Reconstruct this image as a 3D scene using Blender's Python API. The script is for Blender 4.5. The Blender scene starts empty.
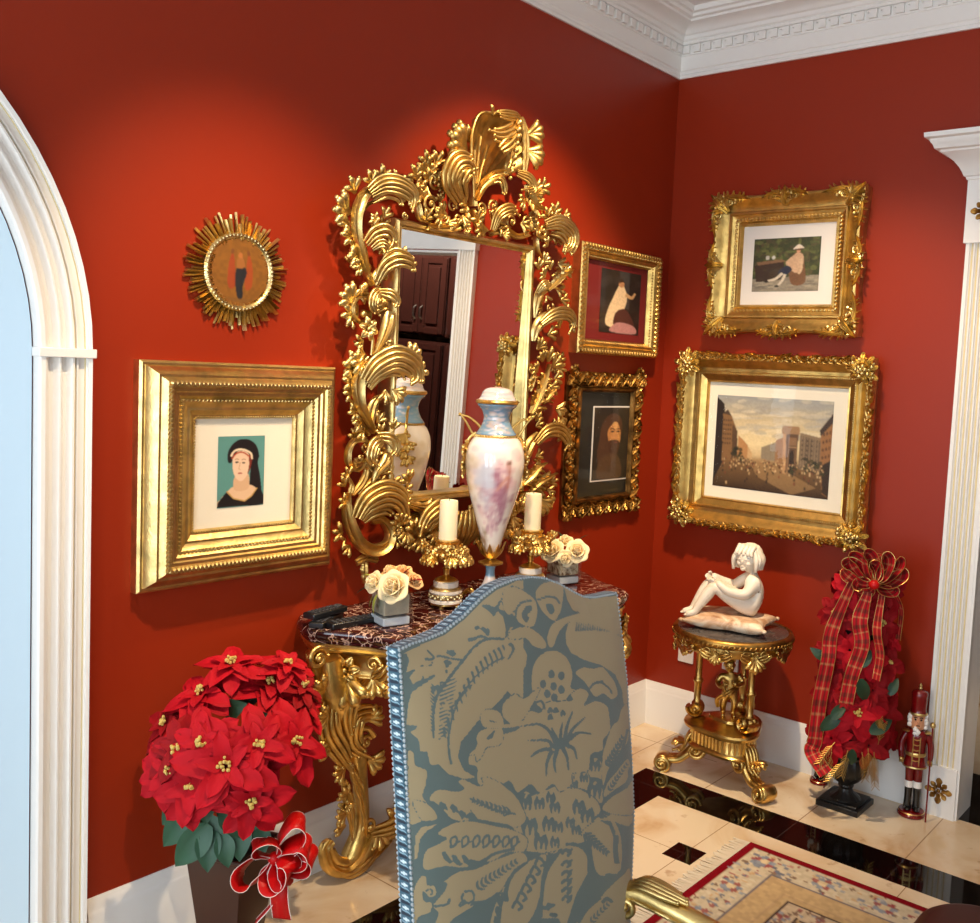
import bpy, bmesh, math, random
import numpy as np
from mathutils import Vector, Matrix
PI = math.pi
V = Vector
SC = bpy.context.scene
COL = SC.collection
random.seed(7)

# ------------------------------------------------------------------ camera model (980x923 frame)
FPX, CX, CY = 964.845, 566.637, 445.537
YAW, PITCH, ROLL = 0.6668, 0.0768, 0.0487
CAMP = V((-3.6987, -2.3781, 1.6))
_f = V((math.cos(YAW)*math.cos(PITCH), math.sin(YAW)*math.cos(PITCH), -math.sin(PITCH)))
_r = V((math.sin(YAW), -math.cos(YAW), 0)); _u = _r.cross(_f)
CF = _f; CR = math.cos(ROLL)*_r + math.sin(ROLL)*_u; CU = -math.sin(ROLL)*_r + math.cos(ROLL)*_u

def on(ax, c, x, y):
    """the point where the sight line of photo pixel (x, y) meets the plane axis ax = c"""
    d = CF + CR*((x-CX)/FPX) - CU*((y-CY)/FPX)
    return CAMP + d*((c-CAMP[ax])/d[ax])

# ------------------------------------------------------------------ object helpers
def tag(o, label=None, cat=None, group=None, kind=None):
    if label: o['label'] = label
    if cat: o['category'] = cat
    if group: o['group'] = group
    if kind: o['kind'] = kind
    return o

def thing(name, label, cat, loc=(0, 0, 0), rz=0.0, group=None):
    o = bpy.data.objects.new(name, None)
    COL.objects.link(o)
    o.empty_display_size = .05
    o.location = loc; o.rotation_euler = (0, 0, rz)
    return tag(o, label, cat, group)

def copy_tree(o, parent=None):
    c = o.copy(); COL.objects.link(c); c.parent = parent
    for ch in list(o.children): copy_tree(ch, c)
    return c

def catmull(pts, n, closed=False):
    pts = [V(p) for p in pts]
    if len(pts) == 2: return [pts[0].lerp(pts[1], i/(n-1)) for i in range(n)]
    k = len(pts); out = []
    segs = k if closed else k-1
    for i in range(n):
        t = i/(n if closed else n-1)*segs
        a = min(int(t), segs-1); f = t-a
        if closed: p0, p1, p2, p3 = (pts[(a+q) % k] for q in (-1, 0, 1, 2))
        else:
            p1, p2 = pts[a], pts[a+1]
            p0 = pts[a-1] if a > 0 else p1*2-p2
            p3 = pts[a+2] if a+2 < k else p2*2-p1
        out.append(0.5*((2*p1)+(p2-p0)*f+(2*p0-5*p1+4*p2-p3)*f*f+(3*p1-p0-3*p2+p3)*f*f*f))
    return out

def interp(tab, t):
    for (a, va), (b, vb) in zip(tab, tab[1:]):
        if t <= b: return va+(vb-va)*((t-a)/(b-a) if b > a else 0)
    return tab[-1][1]

class MB:
    def __init__(s): s.v = []; s.f = []; s.m = []
    def add(s, vs, fs, mi=0):
        b = len(s.v); s.v += [tuple(v) for v in vs]
        for f in fs: s.f.append(tuple(b+i for i in f)); s.m.append(mi)
        return s
    def box(s, c, size, mi=0, M=None):
        x, y, z = (q/2 for q in size); c = V(c)
        vs = [V((sx*x, sy*y, sz*z)) for sx in (-1, 1) for sy in (-1, 1) for sz in (-1, 1)]
        vs = [(M @ v if M else v)+c for v in vs]
        return s.add(vs, [(0, 1, 3, 2), (4, 6, 7, 5), (0, 4, 5, 1), (2, 3, 7, 6), (0, 2, 6, 4), (1, 5, 7, 3)], mi)
    def prism(s, poly, a, b, axis=2, mi=0):
        """polygon in the plane across axis, from a to b along it"""
        n = len(poly)
        def P(u, w, h):
            return (h, u, w) if axis == 0 else (u, h, w) if axis == 1 else (u, w, h)
        vs = [P(u, w, a) for u, w in poly]+[P(u, w, b) for u, w in poly]
        fs = [tuple(range(n))[::-1], tuple(range(n, 2*n))]+[(i, (i+1) % n, n+(i+1) % n, n+i) for i in range(n)]
        return s.add(vs, fs, mi)
    def lathe(s, prof, c=(0, 0, 0), n=28, M=None, mi=0, lobes=0, amp=0.0, sx=1, sy=1, cap=True):
        c = V(c); vs = []; k = len(prof)
        for r, z in prof:
            for j in range(n):
                a = 2*PI*j/n; q = r*(1+amp*math.cos(lobes*a)) if lobes else r
                v = V((q*math.cos(a)*sx, q*math.sin(a)*sy, z)); vs.append((M @ v if M else v)+c)
        fs = [(i*n+j, i*n+(j+1) % n, (i+1)*n+(j+1) % n, (i+1)*n+j) for i in range(k-1) for j in range(n)]
        if cap: fs += [tuple(range(n))[::-1], tuple(range((k-1)*n, k*n))]
        return s.add(vs, fs, mi)
    def tube(s, pts, rad, n=8, samp=0, flat=1.0, up=None, mi=0, closed=False):
        pts = catmull(pts, samp, closed) if samp else [V(p) for p in pts]
        k = len(pts); vs = []; N = None
        for i, p in enumerate(pts):
            if closed: T = (pts[(i+1) % k]-pts[i-1])
            else: T = pts[min(i+1, k-1)]-pts[max(i-1, 0)]
            if T.length < 1e-9: T = V((0, 0, 1))
            T.normalize()
            if up is not None: N = V(up)
            if N is None: N = V((0, 0, 1)) if abs(T.z) < .9 else V((1, 0, 0))
            N = (N-T*N.dot(T))
            if N.length < 1e-6: N = T.orthogonal()
            N.normalize(); B = T.cross(N)
            r = rad(i/(k-1)) if callable(rad) else (interp(rad, i/(k-1)) if isinstance(rad, (list, tuple)) else rad)
            for j in range(n):
                a = 2*PI*j/n; vs.append(p+N*(r*flat*math.cos(a))+B*(r*math.sin(a)))
        fs = [(i*n+j, i*n+(j+1) % n, (i+1)*n+(j+1) % n, (i+1)*n+j) for i in range(k-1) for j in range(n)]
        if closed: fs += [((k-1)*n+j, (k-1)*n+(j+1) % n, (j+1) % n, j) for j in range(n)]
        else: fs += [tuple(range(n))[::-1], tuple(range((k-1)*n, k*n))]
        return s.add(vs, fs, mi)
    def ball(s, c, r, n=10, m=6, M=None, mi=0):
        r = V((r, r, r)) if isinstance(r, (int, float)) else V(r); c = V(c)
        vs = [V((0, 0, -r.z)), V((0, 0, r.z))]
        for i in range(1, m):
            b = -PI/2+PI*i/m
            for j in range(n):
                a = 2*PI*j/n; vs.append(V((r.x*math.cos(a)*math.cos(b), r.y*math.sin(a)*math.cos(b), r.z*math.sin(b))))
        vs = [(M @ v if M else v)+c for v in vs]
        fs = [(0, 2+(j+1) % n, 2+j) for j in range(n)]+[(1, 2+(m-2)*n+j, 2+(m-2)*n+(j+1) % n) for j in range(n)]
        fs += [(2+i*n+j, 2+i*n+(j+1) % n, 2+(i+1)*n+(j+1) % n, 2+(i+1)*n+j) for i in range(m-2) for j in range(n)]
        return s.add(vs, fs, mi)
    def grid(s, fn, nu, nv, mi=0, flip=False):
        vs = [fn(i/nu, j/nv) for i in range(nu+1) for j in range(nv+1)]
        q = nv+1
        fs = [(i*q+j, (i+1)*q+j, (i+1)*q+j+1, i*q+j+1) for i in range(nu) for j in range(nv)]
        if flip: fs = [f[::-1] for f in fs]
        return s.add(vs, fs, mi)
    def leaf(s, pts, out, w, d, lobes=5, curl=0.0, n=20, m=8, base=.5, tip=.1, back=.25, mi=0, peak=.35):
        """a carved acanthus blade along a spine: lobed edge, rounded and fluted face, tip curling out"""
        out = V(out); P = catmull(pts, n); vs = []
        for i in range(n):
            t = i/(n-1)
            T = (P[min(i+1, n-1)]-P[max(i-1, 0)]).normalized()
            S = T.cross(out)
            if S.length < 1e-6: S = T.orthogonal()
            S.normalize(); O = S.cross(T)
            wt = w*(base+(1-base)*math.sin(PI/2*min(1, t/peak)) if t < peak else 1+(tip-1)*((t-peak)/(1-peak))**1.6)
            if lobes: wt *= .68+.32*abs(math.sin(PI*lobes*(t**.9)))
            ht = d*(.55+.45*math.sin(PI*min(1, t*1.05)))
            off = curl*w*(t**3)
            for j in range(m+1):
                q = -1+2*j/m
                h = ht*(max(0, 1-q*q)**.55)*(1+.28*math.cos(3*PI*q))
                vs.append(P[i]+S*(q*wt)+O*(h+off*(1+.5*abs(q)))-T*(abs(q)*wt*.35))
            vs.append(P[i]-O*(back*d)+O*off*.8)
        k = m+2
        fs = [(i*k+j, i*k+(j+1) % k, (i+1)*k+(j+1) % k, (i+1)*k+j) for i in range(n-1) for j in range(k)]
        fs += [tuple(range(k))[::-1], tuple(range((n-1)*k, n*k))]
        return s.add(vs, fs, mi)
    def spray(s, pts, out, w, d, k=5, curl=.6, mi=0, both=True, side=1):
        """fringed acanthus: a blade with finger lobes peeling away along its edges"""
        out = V(out); s.leaf(pts, out, w*.62, d, 0, curl, 18, 6, mi=mi)
        P = catmull(pts, 3*k+4)
        for q in range(k):
            i = 2+int(q*3*.9); T = (P[min(i+1, len(P)-1)]-P[i]).normalized(); S = T.cross(out).normalized(); O = S.cross(T)
            L = w*(1.25-.6*q/k)
            for sg in ((-1, 1) if both else (side,)):
                a = P[i]+S*(sg*w*.3)
                s.leaf([a, a+T*L*.35+S*(sg*L*.45)+O*d*.3, a+T*L*.55+S*(sg*L*.95)+O*d*(.3+curl*.8)], out, w*.26, d*.6, 0, .5, 8, 4, base=.8, tip=.45, mi=mi)
        return s
    def volute(s, c, out, x, r, turns=1.6, thick=.3, hand=1, depth=1.0, mi=0, ball=True):
        """a spiral scroll in the plane across out, its outer end at c + x*r"""
        out = V(out).normalized(); x = V(x).normalized(); y = out.cross(x)*hand; c = V(c); pts = []
        n = int(16*turns)
        for i in range(n+1):
            t = i/n; a = 2*PI*turns*t; q = r*(1-.86*t)
            pts.append(c+x*(q*math.cos(a))+y*(q*math.sin(a))+out*(r*.35*t*depth))
        s.tube(pts, [(0, r*thick), (1, r*thick*.45)], 8, flat=depth, up=out, mi=mi)
        if ball: s.ball(c+out*r*.35*depth, r*thick*.9, 8, 5, mi=mi)
        return s
    def ribbon(s, pts, wd, w, n=30, th=.0012, piping=0, tw=None, mi=0, pmi=1):
        """a strip along pts, wd gives its width direction; optional round piping on both edges"""
        P = catmull(pts, n); L = []; R = []
        wds = catmull(wd, n) if isinstance(wd, list) else [V(wd)]*n
        vs = []
        for i in range(n):
            T = (P[min(i+1, n-1)]-P[max(i-1, 0)]).normalized()
            W = wds[i]; W = (W-T*W.dot(T)).normalized(); N = T.cross(W)
            ww = (interp(w, i/(n-1)) if isinstance(w, (list, tuple)) else w)/2
            a, b = P[i]-W*ww, P[i]+W*ww
            vs += [a+N*th, b+N*th, b-N*th, a-N*th]; L.append(a); R.append(b)
        fs = []
        for i in range(n-1):
            for j in range(4): fs.append((i*4+j, i*4+(j+1) % 4, i*4+4+(j+1) % 4, i*4+4+j))
        fs += [(3, 2, 1, 0), tuple(range(n*4-4, n*4))]
        s.add(vs, fs, mi)
        if piping:
            s.tube(L, piping, 5, mi=pmi); s.tube(R, piping, 5, mi=pmi)
        return s
    def sweep_rect(s, W, H, prof, mi=0, seg=1, wave=None):
        """mitred picture-frame moulding; prof = [(inset from outer edge, height off the wall)], local XZ plane facing -Y, wave(t, side) moves the outer edge"""
        k = len(prof); corners = [(-1, -1), (1, -1), (1, 1), (-1, 1)]; vs = []; fs = []
        rings = []
        for c in range(4):
            for q in range(seg): rings.append((c, q/seg))
        for c, t in rings:
            a, b = corners[c], corners[(c+1) % 4]
            for ins, h in prof:
                hx, hz = W/2-ins, H/2-ins
                p = (a[0]*hx*(1-t)+b[0]*hx*t, a[1]*hz*(1-t)+b[1]*hz*t)
                if wave:
                    nrm = [(0, -1), (1, 0), (0, 1), (-1, 0)][c]
                    g = wave(t, c)*max(0, 1-ins/wave.depth) if t > 0 else 0
                    p = (p[0]+nrm[0]*g, p[1]+nrm[1]*g)
                vs.append((p[0], -h, p[1]))
        n = len(rings)
        for i in range(n):
            for j in range(k-1):
                fs.append((i*k+j, ((i+1) % n)*k+j, ((i+1) % n)*k+j+1, i*k+j+1))
        return s.add(vs, fs, mi)
    def build(s, name, mats, parent=None, smooth=40, bevel=0, subsurf=0, merge=0):
        me = bpy.data.meshes.new(name); me.from_pydata(s.v, [], s.f)
        mats = mats if isinstance(mats, (list, tuple)) else [mats]
        for m in mats: me.materials.append(m)
        if len(mats) > 1: me.polygons.foreach_set('material_index', s.m)
        bm = bmesh.new(); bm.from_mesh(me)
        if merge: bmesh.ops.remove_doubles(bm, verts=bm.verts, dist=merge)
        bmesh.ops.recalc_face_normals(bm, faces=bm.faces)
        bm.to_mesh(me); bm.free()
        if smooth:
            me.shade_smooth()
            if smooth < 180: me.set_sharp_from_angle(angle=math.radians(smooth))
        else: me.shade_flat()
        o = bpy.data.objects.new(name, me); COL.objects.link(o)
        if parent: o.parent = parent
        if bevel:
            md = o.modifiers.new('bevel', 'BEVEL'); md.width = bevel; md.segments = 2; md.limit_method = 'ANGLE'; md.angle_limit = math.radians(40)
        if subsurf:
            md = o.modifiers.new('sub', 'SUBSURF'); md.levels = subsurf; md.render_levels = subsurf
        return o

def skin_body(name, chains, mat, parent, sub=2, extra=None):
    """one continuous figure: joints with radii joined by edges, grown with skin + subdivision; chains = [[(pos, radius), ...]] sharing joints by key"""
    keys = {}; vs = []; rs = []; es = []
    for ch in chains:
        prev = None
        for item in ch:
            k = item if isinstance(item, str) else None
            if k is None:
                if len(item) == 3: k, p, r = item
                else: (p, r), k = item, len(vs)+1000
                keys[k] = len(vs); vs.append(p); rs.append(r)
            i = keys[k]
            if prev is not None: es.append((prev, i))
            prev = i
    me = bpy.data.meshes.new(name); me.from_pydata([tuple(v) for v in vs], es, [])
    o = bpy.data.objects.new(name, me); COL.objects.link(o)
    md = o.modifiers.new('skin', 'SKIN'); md.use_smooth_shade = True; md.branch_smoothing = .6
    if not me.skin_vertices: 
        bpy.context.view_layer.objects.active = o
    for i, r in enumerate(rs):
        sv = me.skin_vertices[0].data[i]
        sv.radius = (r, r) if not isinstance(r, tuple) else r
        sv.use_root = (i == 0)
    s2 = o.modifiers.new('sub', 'SUBSURF'); s2.levels = sub; s2.render_levels = sub
    dg = bpy.context.evaluated_depsgraph_get()
    ev = o.evaluated_get(dg); m2 = bpy.data.meshes.new_from_object(ev)
    bpy.data.objects.remove(o)
    mb = MB(); mb.add([v.co for v in m2.vertices], [tuple(p.vertices) for p in m2.polygons])
    if extra: extra(mb)
    return mb.build(name, mat, parent, smooth=180)

# ------------------------------------------------------------------ flat colour plates: a picture drawn with polygons onto a fine grid
def lin(c):
    if isinstance(c, str): c = tuple(int(c[i:i+2], 16) for i in (1, 3, 5))
    return tuple((q/255/12.92 if q/255 <= .04045 else ((q/255+.055)/1.055)**2.4) for q in c)

class Raster:
    def __init__(s, w, h, bg=(0, 0, 0), ch=3):
        s.w, s.h = w, h
        s.a = np.zeros((h, w, ch)); s.a[:] = bg
        s.X, s.Y = np.meshgrid((np.arange(w)+.5)/w, (np.arange(h)+.5)/h)   # 0..1, y down
    def mask_poly(s, pts):
        p = np.array(pts, float); x0, y0 = p.min(0); x1, y1 = p.max(0)
        i0, i1 = max(0, int(x0*s.w)-1), min(s.w, int(x1*s.w)+2); j0, j1 = max(0, int(y0*s.h)-1), min(s.h, int(y1*s.h)+2)
        m = np.zeros((s.h, s.w), bool)
        if i1 <= i0 or j1 <= j0: return m
        X, Y = s.X[j0:j1, i0:i1], s.Y[j0:j1, i0:i1]; r = np.zeros(X.shape, bool); n = len(p)
        for i in range(n):
            xa, ya = p[i]; xb, yb = p[(i+1) % n]
            if ya == yb: continue
            r ^= ((ya > Y) != (yb > Y)) & (X < (xb-xa)*(Y-ya)/(yb-ya)+xa)
        m[j0:j1, i0:i1] = r
        return m
    def poly(s, pts, c, al=1.0):
        m = s.mask_poly(pts); s.a[m] = s.a[m]*(1-al)+np.array(c)*al
    def blob(s, pts, c, al=1.0, n=48):
        s.poly([(p.x, p.y) for p in catmull([(x, y, 0) for x, y in pts], n, True)], c, al)
    def ell(s, x, y, rx, ry, c, al=1.0, rot=0.0):
        dx, dy = s.X-x, s.Y-y; ca, sa = math.cos(rot), math.sin(rot)
        m = ((dx*ca+dy*sa)/rx)**2+((-dx*sa+dy*ca)/ry)**2 < 1
        s.a[m] = s.a[m]*(1-al)+np.array(c)*al
    def stroke(s, pts, w, c, al=1.0, samp=0):
        """w = half width (fraction of the picture's width) at start and end"""
        if samp: pts = [(p.x, p.y) for p in catmull([(x, y, 0) for x, y in pts], samp)]
        w = w if isinstance(w, (tuple, list)) else (w, w); asp = s.h/s.w; n = len(pts)
        L = []; R = []
        for i, (x, y) in enumerate(pts):
            a, b = pts[max(0, i-1)], pts[min(n-1, i+1)]
            tx, ty = b[0]-a[0], (b[1]-a[1])*asp; l = math.hypot(tx, ty) or 1
            q = w[0]+(w[1]-w[0])*i/(n-1)
            L.append((x-ty/l*q, y+tx/l*q/asp)); R.append((x+ty/l*q, y-tx/l*q/asp))
        s.poly(L+R[::-1], c, al)
    def vgrad(s, stops):
        y = s.Y[:, :, None]; cs = np.array([c for _, c in stops]); ys = [t for t, _ in stops]
        for k in range(s.a.shape[2]): s.a[:, :, k] = np.interp(s.Y, ys, cs[:, k])
    def noise(s, amp, seed=0, cell=3):
        r = np.random.RandomState(seed); n = r.rand(s.h//cell+2, s.w//cell+2)
        n = np.kron(n, np.ones((cell, cell)))[:s.h, :s.w]
        s.a *= (1+amp*(n[:, :, None]-.5)*2)
    def blur(s, k=1):
        for _ in range(k):
            p = np.pad(s.a, ((1, 1), (1, 1), (0, 0)), 'edge')
            s.a = (p[1:-1, 1:-1]*4+p[:-2, 1:-1]*2+p[2:, 1:-1]*2+p[1:-1, :-2]*2+p[1:-1, 2:]*2+p[:-2, :-2]+p[2:, 2:]+p[:-2, 2:]+p[2:, :-2])/16

def plate(name, ras, fn, mat, parent, attr='Col'):
    """a grid carrying the raster as a colour attribute; fn(u, v) gives the point at u right, v down"""
    h, w = ras.h, ras.w
    vs = [fn((i+.5)/w if 0 < i < w-1 else (0 if i == 0 else 1), (j+.5)/h if 0 < j < h-1 else (0 if j == 0 else 1)) for j in range(h) for i in range(w)]
    fs = [(j*w+i, (j+1)*w+i, (j+1)*w+i+1, j*w+i+1) for j in range(h-1) for i in range(w-1)]
    me = bpy.data.meshes.new(name); me.from_pydata([tuple(v) for v in vs], [], fs)
    ca = me.color_attributes.new(attr, 'FLOAT_COLOR', 'POINT')
    rgba = np.ones((h*w, 4)); a = ras.a.reshape(h*w, -1)
    rgba[:, :3] = a if a.shape[1] == 3 else np.repeat(a, 3, 1)
    ca.data.foreach_set('color', rgba.ravel())
    me.materials.append(mat); me.shade_smooth()
    o = bpy.data.objects.new(name, me); COL.objects.link(o)
    if parent: o.parent = parent
    return o
# ------------------------------------------------------------------ materials
def newmat(name):
    m = bpy.data.materials.new(name); m.use_nodes = True
    nt = m.node_tree; b = nt.nodes['Principled BSDF']
    return m, nt, b

def setin(b, **kw):
    for k, v in kw.items():
        k = {'rough': 'Roughness', 'metal': 'Metallic', 'spec': 'Specular IOR Level', 'coat': 'Coat Weight', 'coatr': 'Coat Roughness', 'sheen': 'Sheen Weight', 'trans': 'Transmission Weight', 'ior': 'IOR', 'sss': 'Subsurface Weight', 'aniso': 'Anisotropic'}.get(k, k)
        b.inputs[k].default_value = v

def pmat(name, col, rough=.5, metal=0, var=.12, scale=8, bump=0, bscale=60, detail=4, **kw):
    """plain surface with slight procedural variation of colour and gloss"""
    m, nt, b = newmat(name); N = nt.nodes; L = nt.links
    c = lin(col)
    tc = N.new('ShaderNodeTexCoord'); nz = N.new('ShaderNodeTexNoise'); nz.inputs['Scale'].default_value = scale; nz.inputs['Detail'].default_value = detail
    L.new(tc.outputs['Object'], nz.inputs['Vector'])
    mx = N.new('ShaderNodeMix'); mx.data_type = 'RGBA'
    mx.inputs['A'].default_value = (*[q*(1-var) for q in c], 1); mx.inputs['B'].default_value = (*[min(1, q*(1+var)) for q in c], 1)
    L.new(nz.outputs['Fac'], mx.inputs['Factor']); L.new(mx.outputs['Result'], b.inputs['Base Color'])
    setin(b, rough=rough, metal=metal, **kw)
    if bump:
        n2 = N.new('ShaderNodeTexNoise'); n2.inputs['Scale'].default_value = bscale; n2.inputs['Detail'].default_value = 3
        bp = N.new('ShaderNodeBump'); bp.inputs['Strength'].default_value = bump; bp.inputs['Distance'].default_value = .004
        L.new(tc.outputs['Object'], n2.inputs['Vector']); L.new(n2.outputs['Fac'], bp.inputs['Height']); L.new(bp.outputs['Normal'], b.inputs['Normal'])
    return m

def ramp(nt, stops, interp='LINEAR'):
    r = nt.nodes.new('ShaderNodeValToRGB'); e = r.color_ramp; e.interpolation = interp
    while len(e.elements) < len(stops): e.elements.new(.5)
    for el, (p, c) in zip(e.elements, stops): el.position = p; el.color = (*c, 1) if len(c) == 3 else c
    return r

def marble(name, stops, scale=3, dist=2.5, rough=.12, vein=None, vscale=4, vw=.04, coat=0):
    m, nt, b = newmat(name); N = nt.nodes; L = nt.links
    tc = N.new('ShaderNodeTexCoord')
    nz = N.new('ShaderNodeTexNoise'); nz.inputs['Scale'].default_value = scale; nz.inputs['Detail'].default_value = 8; nz.inputs['Distortion'].default_value = dist
    L.new(tc.outputs['Object'], nz.inputs['Vector'])
    r = ramp(nt, stops); L.new(nz.outputs['Fac'], r.inputs['Fac']); out = r.outputs['Color']
    if vein:
        nv = N.new('ShaderNodeTexNoise'); nv.inputs['Scale'].default_value = vscale*.7; nv.inputs['Detail'].default_value = 3
        L.new(tc.outputs['Object'], nv.inputs['Vector'])
        mp = N.new('ShaderNodeMix'); mp.data_type = 'RGBA'; mp.inputs['Factor'].default_value = .22
        L.new(tc.outputs['Object'], mp.inputs['A']); L.new(nv.outputs['Color'], mp.inputs['B'])
        vo = N.new('ShaderNodeTexVoronoi'); vo.feature = 'DISTANCE_TO_EDGE'; vo.inputs['Scale'].default_value = vscale
        L.new(mp.outputs['Result'], vo.inputs['Vector'])
        vr = ramp(nt, [(0, (1, 1, 1)), (vw, (0, 0, 0))]); L.new(vo.outputs['Distance'], vr.inputs['Fac'])
        mx = N.new('ShaderNodeMix'); mx.data_type = 'RGBA'; mx.inputs['B'].default_value = (*lin(vein), 1)
        L.new(vr.outputs['Color'], mx.inputs['Factor']); L.new(out, mx.inputs['A']); out = mx.outputs['Result']
    L.new(out, b.inputs['Base Color']); setin(b, rough=rough, coat=coat)
    return m

def colattr(name, rough=.6, attr='Col', **kw):
    m, nt, b = newmat(name)
    a = nt.nodes.new('ShaderNodeVertexColor'); a.layer_name = attr
    nt.links.new(a.outputs['Color'], b.inputs['Base Color']); setin(b, rough=rough, **kw)
    return m

def gold(name, col, rough=.32, var=.18, bump=.25, bscale=90, dark=None):
    m, nt, b = newmat(name); N = nt.nodes; L = nt.links
    c = lin(col); d = lin(dark) if dark else tuple(q*(1-2.2*var) for q in c)
    tc = N.new('ShaderNodeTexCoord'); nz = N.new('ShaderNodeTexNoise'); nz.inputs['Scale'].default_value = 22; nz.inputs['Detail'].default_value = 6
    L.new(tc.outputs['Object'], nz.inputs['Vector'])
    r = ramp(nt, [(.3, d), (.62, c)]); L.new(nz.outputs['Fac'], r.inputs['Fac']); L.new(r.outputs['Color'], b.inputs['Base Color'])
    mr = N.new('ShaderNodeMapRange'); mr.inputs['To Min'].default_value = rough*1.35; mr.inputs['To Max'].default_value = rough*.75
    L.new(nz.outputs['Fac'], mr.inputs['Value']); L.new(mr.outputs['Result'], b.inputs['Roughness'])
    setin(b, metal=1)
    n2 = N.new('ShaderNodeTexNoise'); n2.inputs['Scale'].default_value = bscale; n2.inputs['Detail'].default_value = 3
    bp = N.new('ShaderNodeBump'); bp.inputs['Strength'].default_value = bump; bp.inputs['Distance'].default_value = .003
    L.new(tc.outputs['Object'], n2.inputs['Vector']); L.new(n2.outputs['Fac'], bp.inputs['Height']); L.new(bp.outputs['Normal'], b.inputs['Normal'])
    return m

M = {}
M['red'] = pmat('red_wall_paint', (145, 39, 9), .42, var=.05, scale=1.2, bump=.06, bscale=220, spec=.35)
M['white'] = pmat('white_gloss_paint', (238, 235, 230), .32, var=.02, scale=3)
M['ceil'] = pmat('ceiling_paint', (238, 234, 232), .7, var=.02, scale=2)
M['pale'] = pmat('pale_room_paint', (226, 220, 208), .6, var=.02, scale=2)
M['hall'] = pmat('pale_hall_paint', (196, 212, 220), .6, var=.02, scale=2)
M['cream_line'] = pmat('gilt_line_on_trim', (214, 196, 150), .4, var=.1, scale=12)
M['gold'] = gold('gilded_carving', (216, 178, 104), .36)
M['goldb'] = gold('bright_gilding', (230, 200, 130), .32)
M['goldd'] = gold('aged_gilding', (190, 146, 76), .38, dark=(92, 58, 20))
M['goldk'] = gold('dark_bronze_gilding', (150, 108, 56), .4, dark=(62, 40, 18))
M['goldpale'] = gold('pale_gilding', (222, 196, 138), .3)
M['bronze'] = gold('gilt_bronze', (232, 192, 112), .3, bump=.15)
M['mat'] = pmat('cream_mat_board', (238, 228, 206), .8, var=.02)
M['matw'] = pmat('white_mat_board', (232, 224, 214), .8, var=.02)
M['matk'] = pmat('black_mat_board', (16, 15, 14), .6)
M['matr'] = pmat('deep_red_mat_board', (120, 22, 20), .7)
M['paint'] = colattr('painted_picture', .55)
M['dark'] = pmat('dark_recess', (14, 12, 11), .6)
M['porc'] = colattr('painted_porcelain', .14, coat=.5)
M['black'] = pmat('black_plastic', (20, 20, 22), .35)
M['rubber'] = pmat('grey_rubber_keys', (58, 58, 62), .6)
M['wax'] = pmat('ivory_wax', (240, 226, 190), .45, var=.03, sss=.25)
M['wick'] = pmat('burnt_wick', (40, 32, 26), .9)
M['mwhite'] = marble('white_marble', [(.35, lin((222, 212, 198))), (.6, lin((240, 232, 220)))], 9, 1.5, .2)
M['statue'] = marble('alabaster', [(.3, lin((226, 208, 186))), (.6, lin((240, 228, 210)))], 6, 1.0, .38)
M['cushion'] = marble('veined_alabaster', [(.3, lin((150, 104, 72))), (.45, lin((206, 168, 132))), (.62, lin((236, 218, 192)))], 9, 2.2, .35)
M['topmarble'] = marble('dark_red_marble', [(.3, lin((26, 10, 10))), (.7, lin((70, 24, 22)))], 10, 2, .08, vein=(206, 170, 150), vscale=17, vw=.045)
M['pedmarble'] = marble('grey_marble', [(.3, lin((46, 42, 42))), (.7, lin((92, 84, 80)))], 14, 3, .15)
M['redleaf'] = pmat('poinsettia_red', (172, 6, 24), .7, var=.35, scale=14, spec=.2)
M['redleaf2'] = pmat('poinsettia_deep_red', (138, 5, 14), .7, var=.3, scale=14, spec=.2)
M['green'] = pmat('poinsettia_green', (46, 88, 62), .5, var=.3, scale=20)
M['greend'] = pmat('dark_leaf_green', (26, 58, 34), .5, var=.3, scale=20)
M['greeny'] = pmat('yellow_green_leaf', (150, 156, 62), .5, var=.2, scale=20)
M['stamen'] = pmat('yellow_stamen', (206, 176, 92), .6, var=.2, scale=60)
M['pot'] = pmat('dark_brown_glaze', (58, 26, 18), .3, var=.1, scale=5)
M['soil'] = pmat('dark_moss', (24, 20, 14), .95, var=.3, scale=40)
M['ribbon'] = pmat('red_satin_ribbon', (190, 8, 10), .42, var=.08, scale=10, spec=.3)
M['rwhite'] = pmat('white_wire_edge', (232, 214, 204), .5)
M['rose'] = pmat('cream_rose_petal', (244, 220, 172), .6, var=.06, scale=18, sss=.1)
M['rosed'] = pmat('peach_petal', (236, 190, 130), .6, var=.12, scale=18)
M['urnblack'] = pmat('black_cast_iron', (22, 20, 18), .38, var=.2, scale=30, bump=.2)
M['ncred'] = pmat('nutcracker_red_lacquer', (112, 8, 11), .2, var=.1, coat=.3)
M['ncblack'] = pmat('nutcracker_black_lacquer', (14, 12, 12), .2, coat=.4)
M['skin'] = pmat('painted_flesh', (214, 150, 110), .4)
M['ncwhite'] = pmat('white_fur', (236, 232, 226), .9, bump=.6, bscale=150)
M['outlet'] = pmat('white_plastic_plate', (232, 226, 220), .35, var=.01)
M['mahog'] = pmat('mahogany_lacquer', (62, 8, 6), .38, var=.25, scale=5, spec=.25)
M['cab'] = pmat('dark_cherry_cabinet', (54, 28, 24), .25, var=.2, scale=4, coat=.3)
M['steel'] = pmat('brushed_steel', (170, 168, 164), .3, metal=1)
M['blackfloor'] = pmat('black_granite', (9, 7, 7), .05, var=.3, scale=80)
M['stone'] = marble('brown_stone', [(.3, lin((120, 96, 78))), (.7, lin((190, 168, 146)))], 5, 2, .2)

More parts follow.
